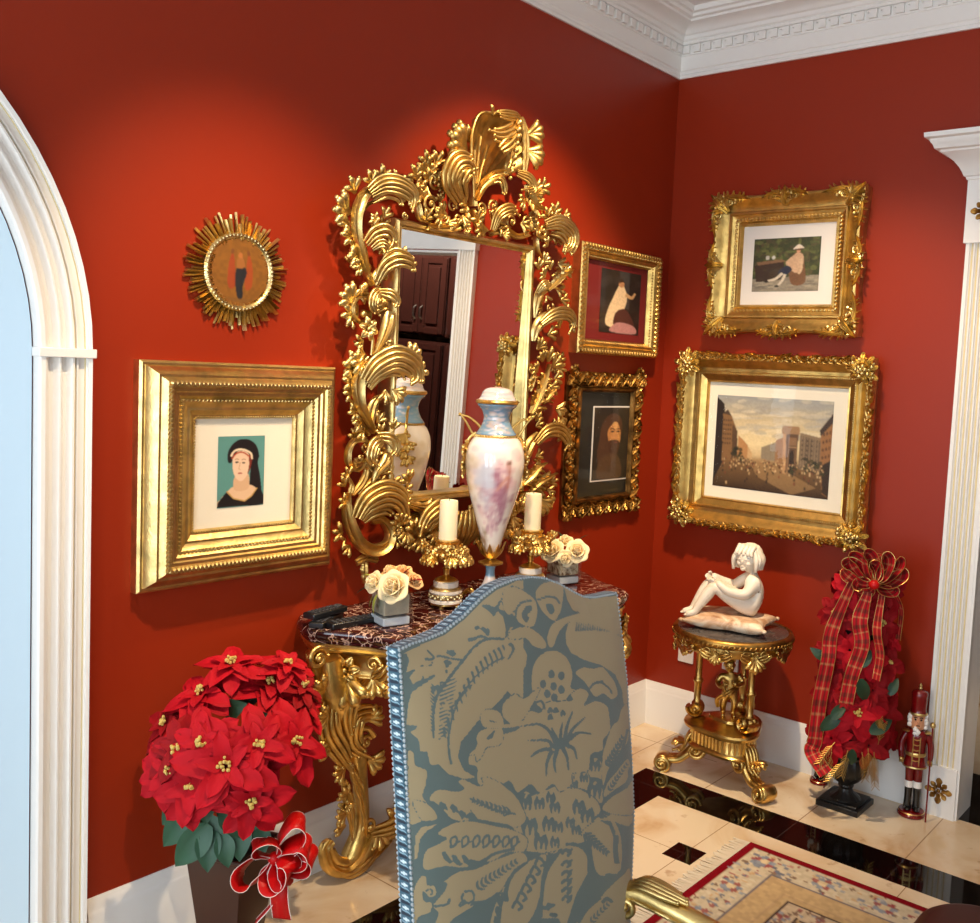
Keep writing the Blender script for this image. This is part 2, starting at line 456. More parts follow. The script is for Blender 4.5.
def mirror_mat():
    m, nt, b = newmat('mirror_silver'); setin(b, metal=1, rough=.012); b.inputs['Base Color'].default_value = (.9, .9, .88, 1)
    return m
M['mirror'] = mirror_mat()
def schlick(nt, f0):
    # mirror share of a thin pane, the same from both of its sides
    N = nt.nodes; L = nt.links; lw = N.new('ShaderNodeLayerWeight'); lw.inputs['Blend'].default_value = .5
    p = N.new('ShaderNodeMath'); p.operation = 'POWER'; p.inputs[1].default_value = 5; L.new(lw.outputs['Facing'], p.inputs[0])
    m = N.new('ShaderNodeMath'); m.operation = 'MULTIPLY_ADD'; m.inputs[1].default_value = 1-f0; m.inputs[2].default_value = f0; L.new(p.outputs[0], m.inputs[0]); return m.outputs[0]
def glass_mat():
    m = bpy.data.materials.new('clear_glass'); m.use_nodes = True; nt = m.node_tree; N = nt.nodes; L = nt.links
    N.remove(N['Principled BSDF']); o = N['Material Output']
    tr = N.new('ShaderNodeBsdfTransparent'); tr.inputs[0].default_value = (.95, .97, .97, 1); gl = N.new('ShaderNodeBsdfGlossy'); gl.inputs['Roughness'].default_value = .02
    fr = schlick(nt, .06); mx = N.new('ShaderNodeMixShader')
    L.new(fr, mx.inputs[0]); L.new(tr.outputs[0], mx.inputs[1]); L.new(gl.outputs[0], mx.inputs[2]); L.new(mx.outputs[0], o.inputs[0])
    return m
M['glass'] = glass_mat()
# ------------------------------------------------------------------ the room
RX0, RY0, CZ = -5.7, -5.3, 3.147      # far ends of the room, ceiling height
AX, AZ, AR = -3.46, 1.586, .757        # arch centre, springing height, clear radius

def struct(o): return tag(o, kind='structure')

# floor with its black marble border, small inset squares and joints
def floor_mat():
    m, nt, b = newmat('polished_cream_marble'); N = nt.nodes; L = nt.links
    tc = N.new('ShaderNodeTexCoord'); sp = N.new('ShaderNodeSeparateXYZ'); L.new(tc.outputs['Object'], sp.inputs[0])
    def mt(op, a, c=None):
        n = N.new('ShaderNodeMath'); n.operation = op
        for i, q in enumerate((a, c)):
            if q is None: continue
            if isinstance(q, (int, float)): n.inputs[i].default_value = q
            else: L.new(q, n.inputs[i])
        return n.outputs[0]
    x, y = sp.outputs['X'], sp.outputs['Y']
    def band(v, lo, hi): return mt('MULTIPLY', mt('GREATER_THAN', v, lo), mt('LESS_THAN', v, hi))
    def joint(v, off, per, w):   # near a multiple of per
        f = mt('FRACT', mt('DIVIDE', mt('SUBTRACT', v, off), per))
        return mt('ADD', mt('LESS_THAN', f, w/per), mt('GREATER_THAN', f, 1-w/per))
    bx = mt('MULTIPLY', band(x, -.632, -.445), mt('LESS_THAN', y, -.312))
    by = mt('MULTIPLY', band(y, -.492, -.312), mt('LESS_THAN', x, -.445))
    bl = mt('MAXIMUM', bx, by)
    P = .64
    def near(v, c, h):
        f = mt('FRACT', mt('DIVIDE', mt('SUBTRACT', v, c-h), P)); return mt('LESS_THAN', f, 2*h/P)
    inner = mt('MULTIPLY', mt('LESS_THAN', x, -.64), mt('LESS_THAN', y, -.5))
    inner = mt('MULTIPLY', inner, mt('LESS_THAN', mt('ADD', x, 0), -.7))
    cab = mt('MULTIPLY', inner, mt('MULTIPLY', near(x, -.945, .055), near(y, -.80, .055)))
    thr = band(x, -.0, .5)
    blk = mt('MINIMUM', mt('ADD', mt('ADD', bl, cab), thr), 1)
    jy = mt('MULTIPLY', joint(y, -.98, .393, .0022), mt('GREATER_THAN', x, -.632))
    jx = mt('MULTIPLY', joint(x, -1.36, .393, .0022), mt('GREATER_THAN', y, -.492))
    ji = mt('MULTIPLY', mt('MAXIMUM', joint(x, -.945, P, .0016), joint(y, -.80, P, .0016)), mt('MULTIPLY', mt('LESS_THAN', x, -.632), mt('LESS_THAN', y, -.492)))
    jt = mt('MINIMUM', mt('ADD', mt('ADD', jy, jx), ji), 1)
    nz = N.new('ShaderNodeTexNoise'); nz.inputs['Scale'].default_value = 3.2; nz.inputs['Detail'].default_value = 9; nz.inputs['Distortion'].default_value = 1.2
    L.new(tc.outputs['Object'], nz.inputs['Vector'])
    r = ramp(nt, [(.3, lin((190, 152, 108))), (.42, lin((214, 188, 154))), (.6, lin((226, 208, 180)))]); L.new(nz.outputs['Fac'], r.inputs['Fac'])
    vo = N.new('ShaderNodeTexNoise'); vo.inputs['Scale'].default_value = 16; vo.inputs['Detail'].default_value = 6; L.new(tc.outputs['Object'], vo.inputs['Vector'])
    vr = ramp(nt, [(.27, (1, 1, 1)), (.36, (0, 0, 0))]); L.new(vo.outputs['Fac'], vr.inputs['Fac'])
    def mix(f, a, c):
        n = N.new('ShaderNodeMix'); n.data_type = 'RGBA'; L.new(f, n.inputs['Factor'])
        for k, q in (('A', a), ('B', c)):
            if isinstance(q, tuple): n.inputs[k].default_value = (*q, 1)
            else: L.new(q, n.inputs[k])
        return n.outputs['Result']
    fv = mt('MULTIPLY', vr.outputs['Color'], .5)
    c1 = mix(fv, r.outputs['Color'], lin((150, 98, 48)))
    c2 = mix(jt, c1, lin((158, 128, 96)))
    c3 = mix(blk, c2, lin((9, 7, 7)))
    jb = mt('MULTIPLY', jt, blk); c4 = mix(jb, c3, lin((48, 40, 40)))
    L.new(c4, b.inputs['Base Color']); setin(b, rough=.1, spec=.5)
    mr = N.new('ShaderNodeMapRange'); mr.inputs['To Min'].default_value = .13; mr.inputs['To Max'].default_value = .05
    L.new(blk, mr.inputs['Value']); L.new(mr.outputs['Result'], b.inputs['Roughness'])
    return m
mb = MB(); mb.box(((RX0+3.4)/2, -1.2, -.05), (3.4-RX0, 8.2, .1))
struct(mb.build('floor', floor_mat(), smooth=0))
mb = MB(); mb.box(((RX0+3.4)/2, -1.2, CZ+.05), (3.4-RX0, 8.2, .1))
struct(mb.build('ceiling', M['ceil'], smooth=0))

# mirror wall with its arched opening, .26 m thick
def arc(n=40, r=AR, a0=0, a1=PI): return [(AX+r*math.cos(a0+(a1-a0)*i/n), AZ+r*math.sin(a0+(a1-a0)*i/n)) for i in range(n+1)]
TH = .26
mb = MB()
mb.box(((AX+AR)/2, TH/2, CZ/2), (-(AX+AR), TH, CZ))
mb.box(((AX-AR+RX0)/2, TH/2, CZ/2), (AX-AR-RX0, TH, CZ))
A = arc()
for (x0, z0), (x1, z1) in zip(A, A[1:]):
    mb.prism([(x0, z0), (x1, z1), (x1, CZ), (x0, CZ)], 0, TH, axis=1)
struct(mb.build('wall_left', M['red'], smooth=0, merge=.0005))
# white jamb and soffit lining of the arch
mb = MB(); path = [(AX+AR, 0)]+[(x, z) for x, z in A]+[(AX-AR, 0)]
for (x0, z0), (x1, z1) in zip(path, path[1:]):
    def inn(x, z): return (x-.004*(1 if z <= AZ and x > AX else 0)+.004*(1 if z <= AZ and x < AX else 0)-(0 if z <= AZ else .004*(x-AX)/AR), z-(0 if z <= AZ else .004*(z-AZ)/AR))
    a0, a1 = inn(x0, z0), inn(x1, z1)
    mb.add([(a0[0], -.005, a0[1]), (a1[0], -.005, a1[1]), (a1[0], TH+.005, a1[1]), (a0[0], TH+.005, a0[1])], [(0, 1, 2, 3)])
struct(mb.build('trim_1', M['hall'], smooth=60, merge=.0005))
# moulded casing round the arch
prof = [(0, 0), (0, .03), (.004, .036), (.014, .037), (.02, .034), (.024, .024), (.032, .017), (.04, .017), (.047, .025), (.05, .032), (.054, .032), (.058, .024), (.066, .017), (.073, .017), (.079, .025),
        (.082, .033), (.087, .033), (.089, .024), (.093, .024), (.094, .03), (.098, .03), (.1, .023), (.116, .023), (.118, .027), (.121, .027), (.122, .034), (.131, .036), (.134, .03), (.134, 0)]
giltseg = {17, 22}
mb = MB(); k = len(prof)
def ring(x, z, nx, nz): return [(x+nx*o*.93, -h-.001, z+nz*o*.93) for o, h in prof]
rings = [ring(AX+AR, 0, 1, 0)]+[ring(x, z, (x-AX)/AR, (z-AZ)/AR) for x, z in A]+[ring(AX-AR, 0, -1, 0)]
b0 = len(mb.v); mb.v += [p for r in rings for p in r]
for i in range(len(rings)-1):
    for j in range(k-1):
        mb.f.append((i*k+j, (i+1)*k+j, (i+1)*k+j+1, i*k+j+1)); mb.m.append(1 if j in giltseg else 0)
struct(mb.build('trim_2', [M['white'], M['cream_line']], smooth=25))
mb = MB()
for sx in (1, -1): mb.box((AX+sx*(AR+.0625), -.0225, AZ), (.133, .043, .022))
struct(mb.build('trim_3', M['white'], bevel=.002))

# wall with the doorway to the kitchen
DY0, DY1, DZ = -1.405, -2.42, 2.13
mb = MB()
mb.box((.075, (TH+DY0)/2, CZ/2), (.15, TH-DY0, CZ)); mb.box((.075, (DY1+RY0)/2, CZ/2), (.15, DY1-RY0, CZ))
mb.box((.075, (DY0+DY1)/2, (DZ+CZ)/2), (.15, DY0-DY1, CZ-DZ))
struct(mb.build('wall_right', M['red'], smooth=0))
# the far end wall carries three tall windows
WN = [(-1.55, -.45), (-3.15, -2.0), (-4.7, -3.55)]; WZ0, WZ1 = .35, 2.6
mb = MB(); ys = [TH]+[q for w in WN for q in (w[1], w[0])]+[RY0]
for i in range(0, len(ys), 2): mb.box((RX0-.07, (ys[i]+ys[i+1])/2, CZ/2), (.14, ys[i]-ys[i+1], CZ))
for a, b in WN:
    mb.box((RX0-.07, (a+b)/2, WZ0/2), (.14, b-a, WZ0)); mb.box((RX0-.07, (a+b)/2, (WZ1+CZ)/2), (.14, b-a, CZ-WZ1))
struct(mb.build('wall_front', M['pale'], smooth=0))
mb = MB(); mb.box(((RX0+.15)/2, RY0-.07, CZ/2), (.15-RX0, .14, CZ)); struct(mb.build('wall_back', M['pale'], smooth=0))
for i, (a, b) in enumerate(WN):
    mb = MB(); h = WZ1-WZ0
    for y in (a+.02, b-.02): mb.box((RX0-.05, y, (WZ0+WZ1)/2), (.12, .06, h+.08))
    for z in (WZ0, WZ1): mb.box((RX0-.05, (a+b)/2, z), (.12, b-a+.1, .06))
    mb.box((RX0-.07, (a+b)/2, (WZ0+WZ1)/2), (.04, .03, h))
    for q in (.33, .66): mb.box((RX0-.07, (a+b)/2, WZ0+h*q), (.04, b-a, .03))
    struct(mb.build('window_%d' % (i+1), M['white'], smooth=0))

# hall beyond the arch, kitchen beyond the doorway
mb = MB(); mb.box(((RX0+.15)/2, 2.75, CZ/2), (.15-RX0, .1, CZ)); struct(mb.build('wall_hall', M['hall'], smooth=0))
mb = MB(); mb.box((.1, 1.5, CZ/2), (.1, 2.47, CZ)); struct(mb.build('wall_hall_side', M['hall'], smooth=0))
mb = MB(); mb.box((1.8, TH+.05, CZ/2), (3.3, .1, CZ)); struct(mb.build('wall_kitchen', M['stone'], smooth=0))
mb = MB(); mb.box((3.35, -2.5, CZ/2), (.1, 5.6, CZ)); struct(mb.build('wall_kitchen_far', M['stone'], smooth=0))
mb = MB(); mb.box((1.8, RY0, CZ/2), (3.3, .1, CZ)); struct(mb.build('wall_kitchen_end', M['stone'], smooth=0))

# baseboards
bp = [(0, 0), (.02, 0), (.02, .158), (.017, .165), (.014, .17), (.013, .181), (.008, .19), (.004, .198), (0, .198)]
mb = MB(); xs0 = AX+AR+.134
pts = [(xs0, 0), (0, 0), (0, -1.288)]
def brun(mb, prof, mi=0):
    k = len(prof); b0 = len(mb.v)
    vs = [(xs0, -d, z) for d, z in prof]+[(-d, -d, z) for d, z in prof]+[(-d, -1.288, z) for d, z in prof]
    fs = [(i*k+j, i*k+(j+1) % k, (i+1)*k+(j+1) % k, (i+1)*k+j) for i in range(2) for j in range(k)]
    mb.add(vs, fs, mi)
b1 = [(d, z) for d, z in bp]
k = len(bp)
ma = MB(); ma.add([(xs0, -d, z) for d, z in bp]+[(-d, -d, z) for d, z in bp], [(j, (j+1) % k, k+(j+1) % k, k+j) for j in range(k)]+[tuple(range(k))])
struct(ma.build('baseboard_left', M['white'], smooth=30))
ma = MB(); ma.add([(-d, -d, z) for d, z in bp]+[(-d, -1.288, z) for d, z in bp], [(j, (j+1) % k, k+(j+1) % k, k+j) for j in range(k)]+[tuple(range(k, 2*k))])
struct(ma.build('baseboard_right', M['white'], smooth=30))

# crown moulding with dentils on both walls
cp = [(0, 2.905), (.01, 2.905), (.011, 2.918), (.006, 2.924), (.006, 2.935), (.012, 2.94), (.012, 2.998), (.015, 3.0), (.015, 3.038), (.03, 3.041), (.032, 3.05), (.028, 3.054), (.036, 3.06), (.04, 3.074), (.05, 3.078),
      (.056, 3.086), (.07, 3.094), (.09, 3.099), (.118, 3.101), (.12, 3.11), (.135, 3.113), (.138, 3.124), (.15, 3.128), (.155, 3.147), (0, 3.147)]
k = len(cp)
ma = MB(); ma.add([(RX0, -d, z) for d, z in cp]+[(-d, -d, z) for d, z in cp], [(j, (j+1) % k, k+(j+1) % k, k+j) for j in range(k)])
struct(ma.build('trim_4', M['white'], smooth=30))
ma = MB(); ma.add([(-d, -d, z) for d, z in cp]+[(-d, RY0, z) for d, z in cp], [(j, (j+1) % k, k+(j+1) % k, k+j) for j in range(k)])
struct(ma.build('trim_5', M['white'], smooth=30))
ma = MB(); n = 0
while .045+n*.052 < 3.2:
    q = .045+n*.052; ma.box((-q, -.021, 3.022), (.03, .014, .032)); ma.box((-q+.013, -.0195, 3.034), (.026, .011, .008)); n += 1
struct(ma.build('trim_6', M['white'], smooth=0))
ma = MB(); n = 0
while .045+n*.052 < 3.2:
    q = .045+n*.052; ma.box((-.021, -q, 3.022), (.014, .03, .032)); ma.box((-.0195, -q+.013, 3.034), (.011, .026, .008)); n += 1
struct(ma.build('trim_7', M['white'], smooth=0))

# doorway casing: fluted pilasters on rosette blocks, frieze and cornice
def pilaster(y0, y1, nm):
    w = abs(y1-y0); n = 5; P = [(0, 0), (-.026, 0)]; e = .011; fw = (w-2*e)/n
    for i in range(n):
        a = e+i*fw; P += [(-.026, a+fw*.12), (-.02, a+fw*.2), (-.0155, a+fw*.36), (-.0145, a+fw*.5), (-.0155, a+fw*.64), (-.02, a+fw*.8), (-.026, a+fw*.88)]
    P += [(-.026, w), (0, w)]
    mb = MB(); kk = len(P)
    vs = [(x, y0-y, z) for z in (.19, 2.14) for x, y in P]
    for j in range(kk-1):
        seg = (j-2) % 7 if 2 <= j < 2+7*n else -1
        mb.add([vs[j], vs[j+1], vs[kk+j+1], vs[kk+j]], [(0, 1, 2, 3)], 1 if seg in (2, 3) else 0)
    yc = (y0+y1)/2
    mb.box((-.017, yc, .096), (.034, w+.002, .192)); mb.box((-.017, yc, 2.246), (.034, w+.016, .224))
    mb.box((-.002, yc-.0, .19+.975), (.003, w*.98, 1.95))
    return struct(mb.build(nm, [M['white'], M['cream_line']], smooth=30, merge=.0002))
pilaster(-1.288, -1.408, 'door_1'); pilaster(DY1-.003, DY1-.123, 'door_2')
mb = MB()
yl, yr = -1.283, DY1-.128
mb.box((-.014, (DY0+DY1)/2, 2.246), (.028, DY0-DY1+.01, .224))
# cornice, returned at both ends
cpr = [(.034, 2.358), (.04, 2.362), (.042, 2.372), (.05, 2.376), (.056, 2.392), (.066, 2.412), (.084, 2.436), (.11, 2.458), (.13, 2.47), (.133, 2.478), (.15, 2.482), (.156, 2.498), (.165, 2.51), (.168, 2.522), (.185, 2.527), (.187, 2.547), (0, 2.547)]
vs = []
cpr = [(d, 2.358+(z-2.358)*.79) for d, z in cpr]
for d, z in cpr: vs += [(0, yl+(d-.03)*.78, z), (-d, yl+(d-.03)*.78, z), (-d, yr-(d-.03)*.78, z), (0, yr-(d-.03)*.78, z)]
k = len(cpr); fs = [(i*4+j, i*4+j+1, i*4+5+j, i*4+4+j) for i in range(k-1) for j in range(3)]
mb.add(vs, fs)
struct(mb.build('door_3', M['white'], smooth=30))
# jamb lining
mb = MB()
mb.box((.075, DY0-.006, DZ/2), (.16, .012, DZ)); mb.box((.075, DY1+.006, DZ/2), (.16, .012, DZ)); mb.box((.075, (DY0+DY1)/2, DZ-.006), (.16, DY0-DY1, .012))
for s, y in ((1, DY0), (-1, DY1)): mb.box((-.012, y-s*.006, DZ/2), (.024, .012, DZ))
struct(mb.build('door_4', M['white'], smooth=0))
# gilt rosettes on the blocks
def rosette(c, r, nm):
    mb = MB(); c = V(c); o = V((-1, 0, 0))
    for i in range(8):
        a = 2*PI*i/8+PI/8*0; d = V((0, math.cos(a), math.sin(a))); q = r if i % 2 == 0 else r*.82
        mb.leaf([c+d*q*.22, c+d*q*.6, c+d*q], o, q*.25, .005, 2, .2, 12, 6, base=.35, tip=.7, peak=.8)
    mb.ball(c+o*.003, (.004, r*.16, r*.16), 10, 6)
    return struct(mb.build(nm, M['goldd'], smooth=60))
for i, y in enumerate((-1.348, DY1-.063)):
    rosette((-.034, y, .1), .05, 'trim_%d' % (8+2*i)); rosette((-.034, y-.0, 2.246), .05, 'trim_%d' % (9+2*i))
# ------------------------------------------------------------------ framed pictures
OUT = V((0, -1, 0))
def quad(ax, c, pts):
    q = [on(ax, c, *p) for p in pts]
    h = 0 if ax == 1 else 1
    u = [p[h] for p in q]; z = [p.z for p in q]
    u0, u1 = (u[0]+u[3])/2, (u[1]+u[2])/2
    return (u0+u1)/2, (z[0]+z[1]+z[2]+z[3])/4, abs(u1-u0), (z[0]+z[1]-z[2]-z[3])/2

def beadline(mb, W, H, ins, h, r, step, twist=.0, long=1.0):
    for (ax, L, s) in ((0, W/2-ins, 1), (0, W/2-ins, -1), (1, H/2-ins, 1), (1, H/2-ins, -1)):
        n = max(2, int(2*L/step))
        for i in range(n):
            t = -L+2*L*(i+.5)/n
            p = V((t, -h, s*(H/2-ins))) if ax == 0 else V((s*(W/2-ins), -h, t))
            R = Matrix.Rotation(twist+(PI/2 if ax else 0), 3, 'Y')
            mb.ball(p, (r*long, r, r), 6, 4, M=R)

def beadparts(name, mat, parent, W, H, rows):
    for side in range(4):
        mb = MB()
        for ins, h, r, step, twist, long in rows:
            ax, L, s = ((0, W/2-ins, 1), (0, W/2-ins, -1), (1, H/2-ins, 1), (1, H/2-ins, -1))[side]; n = max(2, int(2*L/step))
            for i in range(n):
                t = -L+2*L*(i+.5)/n; p = V((t, -h, s*(H/2-ins))) if ax == 0 else V((s*(W/2-ins), -h, t))
                mb.ball(p, (r*long, r, r), 6, 4, M=Matrix.Rotation(twist+(PI/2 if ax else 0), 3, 'Y'))
        mb.build(name, mat, parent)

def panes(t, W, H, y, name='glazing'):
    mb = MB(); mb.add([(-W/2, -y, -H/2), (W/2, -y, -H/2), (W/2, -y, H/2), (-W/2, -y, H/2)], [(0, 1, 2, 3)])
    return mb.build(name, M['pane'], t, smooth=0)
def pane_mat():
    m = bpy.data.materials.new('picture_glass'); m.use_nodes = True; nt = m.node_tree; N = nt.nodes; L = nt.links
    N.remove(N['Principled BSDF']); o = N['Material Output']
    tr = N.new('ShaderNodeBsdfTransparent'); gl = N.new('ShaderNodeBsdfGlossy'); gl.inputs['Roughness'].default_value = .02
    fr = schlick(nt, .018); mx = N.new('ShaderNodeMixShader')
    L.new(fr, mx.inputs[0]); L.new(tr.outputs[0], mx.inputs[1]); L.new(gl.outputs[0], mx.inputs[2]); L.new(mx.outputs[0], o.inputs[0]); return m
M['pane'] = pane_mat()

def board(t, name, W, H, y0, y1, mat):
    mb = MB(); mb.box((0, -(y0+y1)/2, 0), (W, y1-y0, H)); return mb.build(name, mat, t, smooth=0)
def picture(t, ras, W, H, y, cx=0, cz=0):
    ras.blur(1)
    return plate('picture', ras, lambda u, v: (cx-W/2+u*W, -y, cz+H/2-v*H), M['paint'], t)

# ---- the painted pictures
def lady():
    r = Raster(96, 138, lin((92, 146, 138)))
    f = lambda x, y: ((x-224)/110, (y-546)/163)
    P = lambda pts, c: r.blob([f(*p) for p in pts], lin(c))
    P([(247, 604), (248, 578), (266, 557), (290, 553), (312, 566), (321, 592), (318, 610), (326, 650), (328, 706), (296, 706), (300, 640), (296, 610), (262, 588), (256, 606)], (20, 14, 18))
    P([(226, 706), (232, 688), (248, 672), (262, 662), (300, 660), (318, 672), (332, 690), (334, 706)], (224, 186, 148))
    P([(264, 640), (264, 670), (296, 668), (294, 632)], (214, 172, 134))
    P([(258, 612), (260, 592), (274, 580), (294, 586), (300, 606), (296, 630), (284, 648), (272, 648), (262, 634)], (232, 196, 164))
    P([(296, 590), (304, 600), (300, 622), (294, 634), (297, 612)], (120, 40, 22))
    r.stroke([f(254, 592), f(262, 580), f(280, 577), f(300, 586), f(304, 600)], .02, lin((236, 214, 180)), samp=14)
    r.stroke([f(256, 598), f(266, 586), f(282, 584), f(298, 594)], .015, lin((176, 60, 26)), samp=14)
    r.poly([f(224, 708), f(226, 696), f(246, 672), f(262, 690), f(288, 698), f(304, 688), f(322, 664), f(336, 690), f(338, 708)], lin((16, 12, 14)))
    r.stroke([f(246, 672), f(262, 689), f(288, 697), f(305, 686), f(318, 668)], .013, lin((196, 152, 84)))
    for x, y in ((268, 606), (284, 608)): r.ell(*f(x, y), .036, .013, lin((60, 36, 28)))
    for x, y in ((268, 600), (284, 601)): r.stroke([f(x-5, y), f(x, y-2), f(x+5, y)], .007, lin((140, 90, 60)))
    r.stroke([f(276, 606), f(273, 622), f(277, 624)], .008, lin((196, 148, 116))); r.ell(*f(276, 632), .05, .012, lin((178, 84, 70)))
    return r
def street():
    r = Raster(190, 160); r.vgrad([(0, lin((150, 152, 150))), (.25, lin((198, 178, 140))), (.5, lin((226, 204, 156))), (.62, lin((206, 178, 132))), (.7, lin((120, 88, 52))), (1, lin((54, 36, 20)))])
    rd = random.Random(3)
    for _ in range(70):
        x, y = rd.random(), rd.random()*.42; r.ell(x, y, .04+.1*rd.random(), .012+.02*rd.random(), lin(rd.choice([(222, 206, 172), (168, 164, 156), (232, 216, 180), (150, 146, 140)])), .35, rd.uniform(-.3, .1))
    # left street fronts receding to the middle
    r.poly([(.0, .02), (.07, .1), (.09, .7), (0, .95)], lin((38, 26, 20))); r.poly([(.06, .2), (.14, .22), (.19, .36), (.21, .68), (.07, .72)], lin((128, 92, 56)))
    r.poly([(.06, .2), (.1, .15), (.14, .22)], lin((70, 52, 40))); r.poly([(.15, .3), (.2, .38), (.21, .66), (.16, .68)], lin((84, 60, 40)))
    r.poly([(.21, .42), (.3, .52), (.31, .66), (.21, .68)], lin((176, 128, 80))); r.poly([(.3, .53), (.34, .6), (.34, .65), (.3, .66)], lin((196, 158, 110)))
    for i in range(4):
        for j in range(6): r.ell(.075+i*.02, .27+j*.05, .005, .012, lin((58, 40, 26)))
    # far side and the stone gate
    r.poly([(.42, .53), (.55, .46), (.57, .66), (.42, .66)], lin((140, 124, 100))); r.poly([(.54, .44), (.62, .4), (.62, .7), (.54, .68)], lin((150, 108, 70)))
    r.poly([(.59, .3), (.72, .3), (.73, .33), (.725, .8), (.61, .78), (.6, .33)], lin((120, 88, 62))); r.poly([(.63, .35), (.725, .35), (.725, .8), (.645, .8)], lin((96, 70, 50)))
    r.poly([(.585, .33), (.6, .28), (.73, .28), (.74, .32), (.735, .36), (.59, .37)], lin((156, 120, 84))); r.poly([(.6, .36), (.625, .36), (.64, .79), (.612, .78)], lin((186, 142, 98)))
    r.poly([(.66, .8), (.662, .58), (.675, .53), (.69, .53), (.702, .58), (.704, .8)], lin((44, 30, 22))); r.poly([(.65, .4), (.715, .4), (.715, .48), (.65, .48)], lin((138, 102, 70))); r.stroke([(.645, .5), (.722, .5)], .004, lin((160, 124, 86)))
    for x in (.653, .712): r.stroke([(x, .52), (x, .78)], .004, lin((140, 106, 74)))
    r.poly([(.74, .34), (.92, .38), (.92, .74), (.74, .72)], lin((136, 114, 88)))
    for i in range(8): r.stroke([(.75+i*.022, .37+.006*i), (.75+i*.022, .7)], .004, lin((98, 80, 62)))
    for i in range(4):
        for j in range(5): r.ell(.765+i*.04, .42+j*.05, .006, .012, lin((84, 68, 54)))
    r.poly([(.91, .3), (1, .14), (1, .98), (.95, .95), (.92, .7)], lin((150, 104, 62))); r.poly([(.9, .3), (1, .12), (1, .22), (.91, .36)], lin((60, 46, 38))); r.poly([(.93, .66), (1, .6), (1, .98), (.95, .94)], lin((52, 36, 24)))
    for x, y, q in ((.2, .64, .045), (.24, .66, .03), (.82, .68, .035), (.88, .66, .04), (.7, .75, .03), (.94, .72, .03)):
        for _ in range(12): r.ell(x+rd.gauss(0, q*.5), y+rd.gauss(0, q), q*.4, q*.5, lin(rd.choice([(44, 46, 26), (62, 60, 32), (32, 32, 20)])), .8)
    for i in range(3):
        for j in range(4): r.ell(.935+i*.025, .34+j*.08-i*.012, .007, .02, lin((92, 62, 40)))
    r.poly([(.3, .66), (.45, .65), (.9, .9), (.7, 1), (.4, .85)], lin((176, 138, 90)), .45)
    for _ in range(240):
        y = .66+abs(rd.gauss(0, .09)); x = rd.uniform(.08, .95); s = .004+.012*(y-.64)
        r.ell(x, y, s, s*2.4, lin(rd.choice([(222, 190, 140), (120, 60, 40), (36, 26, 20), (206, 170, 120), (60, 44, 34)])), .85)
    r.noise(.08, 2, 2); return r
def garden():
    r = Raster(130, 108, lin((54, 64, 34))); rd = random.Random(5)
    for _ in range(260): r.ell(rd.random(), rd.random()*.68, .02+.05*rd.random(), .02+.05*rd.random(), lin(rd.choice([(40, 50, 28), (74, 86, 44), (110, 114, 62), (60, 62, 36), (84, 72, 50)])), .6)
    r.poly([(0, .76), (1, .7), (1, 1), (0, 1)], lin((140, 130, 112)))
    for _ in range(60): r.ell(rd.random(), .74+.26*rd.random(), .06, .015, lin(rd.choice([(176, 164, 140), (96, 92, 84), (120, 112, 100)])), .5)
    r.poly([(.02, .5), (.46, .43), (.48, .5), (.44, .78), (.06, .82)], lin((52, 38, 28))); r.poly([(.05, .44), (.44, .4), (.5, .44), (.08, .5)], lin((124, 92, 66)))
    r.ell(.22, .36, .03, .04, lin((190, 184, 172))); r.ell(.31, .36, .025, .035, lin((200, 196, 186)))
    r.blob([(.55, .5), (.62, .3), (.74, .3), (.78, .5), (.8, .84), (.6, .86)], lin((110, 76, 50)))
    r.blob([(.5, .46), (.6, .34), (.68, .28), (.76, .36), (.74, .6), (.66, .66), (.56, .58)], lin((196, 160, 128)))
    r.blob([(.4, .62), (.52, .52), (.6, .6), (.5, .7), (.42, .7)], lin((34, 42, 62)))
    r.stroke([(.46, .66), (.36, .76), (.24, .8)], (.022, .015), lin((206, 192, 170)), samp=10); r.stroke([(.5, .68), (.46, .8), (.4, .88)], (.022, .015), lin((206, 192, 170)), samp=10)
    r.ell(.22, .81, .035, .02, lin((30, 26, 22))); r.ell(.38, .9, .035, .02, lin((30, 26, 22)))
    r.ell(.68, .24, .03, .05, lin((206, 150, 116))); r.blob([(.6, .22), (.68, .13), (.76, .2), (.7, .2)], lin((222, 206, 186))); r.stroke([(.62, .23), (.75, .22)], .012, lin((84, 62, 40)))
    r.stroke([(.72, .4), (.74, .58), (.7, .68)], (.02, .015), lin((206, 176, 140)), samp=8)
    r.noise(.15, 4, 2); return r
def draped():
    r = Raster(84, 116, lin((34, 24, 20))); rd = random.Random(6)
    for _ in range(80): r.ell(rd.random(), rd.random(), .1, .08, lin(rd.choice([(24, 18, 14), (52, 40, 32), (62, 54, 50), (40, 22, 16)])), .5)
    r.poly([(.45, 0), (.7, 0), (.72, .6), (.5, .55)], lin((92, 92, 92)), .35)
    r.blob([(.3, .45), (.42, .26), (.5, .18), (.6, .28), (.66, .42), (.6, .6), (.5, .74), (.3, .9), (.14, .84), (.2, .62)], lin((236, 204, 160)))
    r.ell(.5, .2, .07, .06, lin((196, 140, 96))); r.blob([(.43, .2), (.5, .12), (.58, .18), (.52, .17)], lin((60, 34, 20)))
    r.stroke([(.62, .36), (.78, .4), (.86, .32)], (.04, .025), lin((204, 160, 112)), samp=8)
    r.blob([(.4, .66), (.62, .6), (.8, .74), (.86, .9), (.5, .94), (.34, .86)], lin((84, 44, 36)))
    r.blob([(.3, .9), (.5, .82), (.86, .86), (.9, .98), (.3, .98)], lin((190, 132, 128))); r.noise(.15, 7, 2); return r
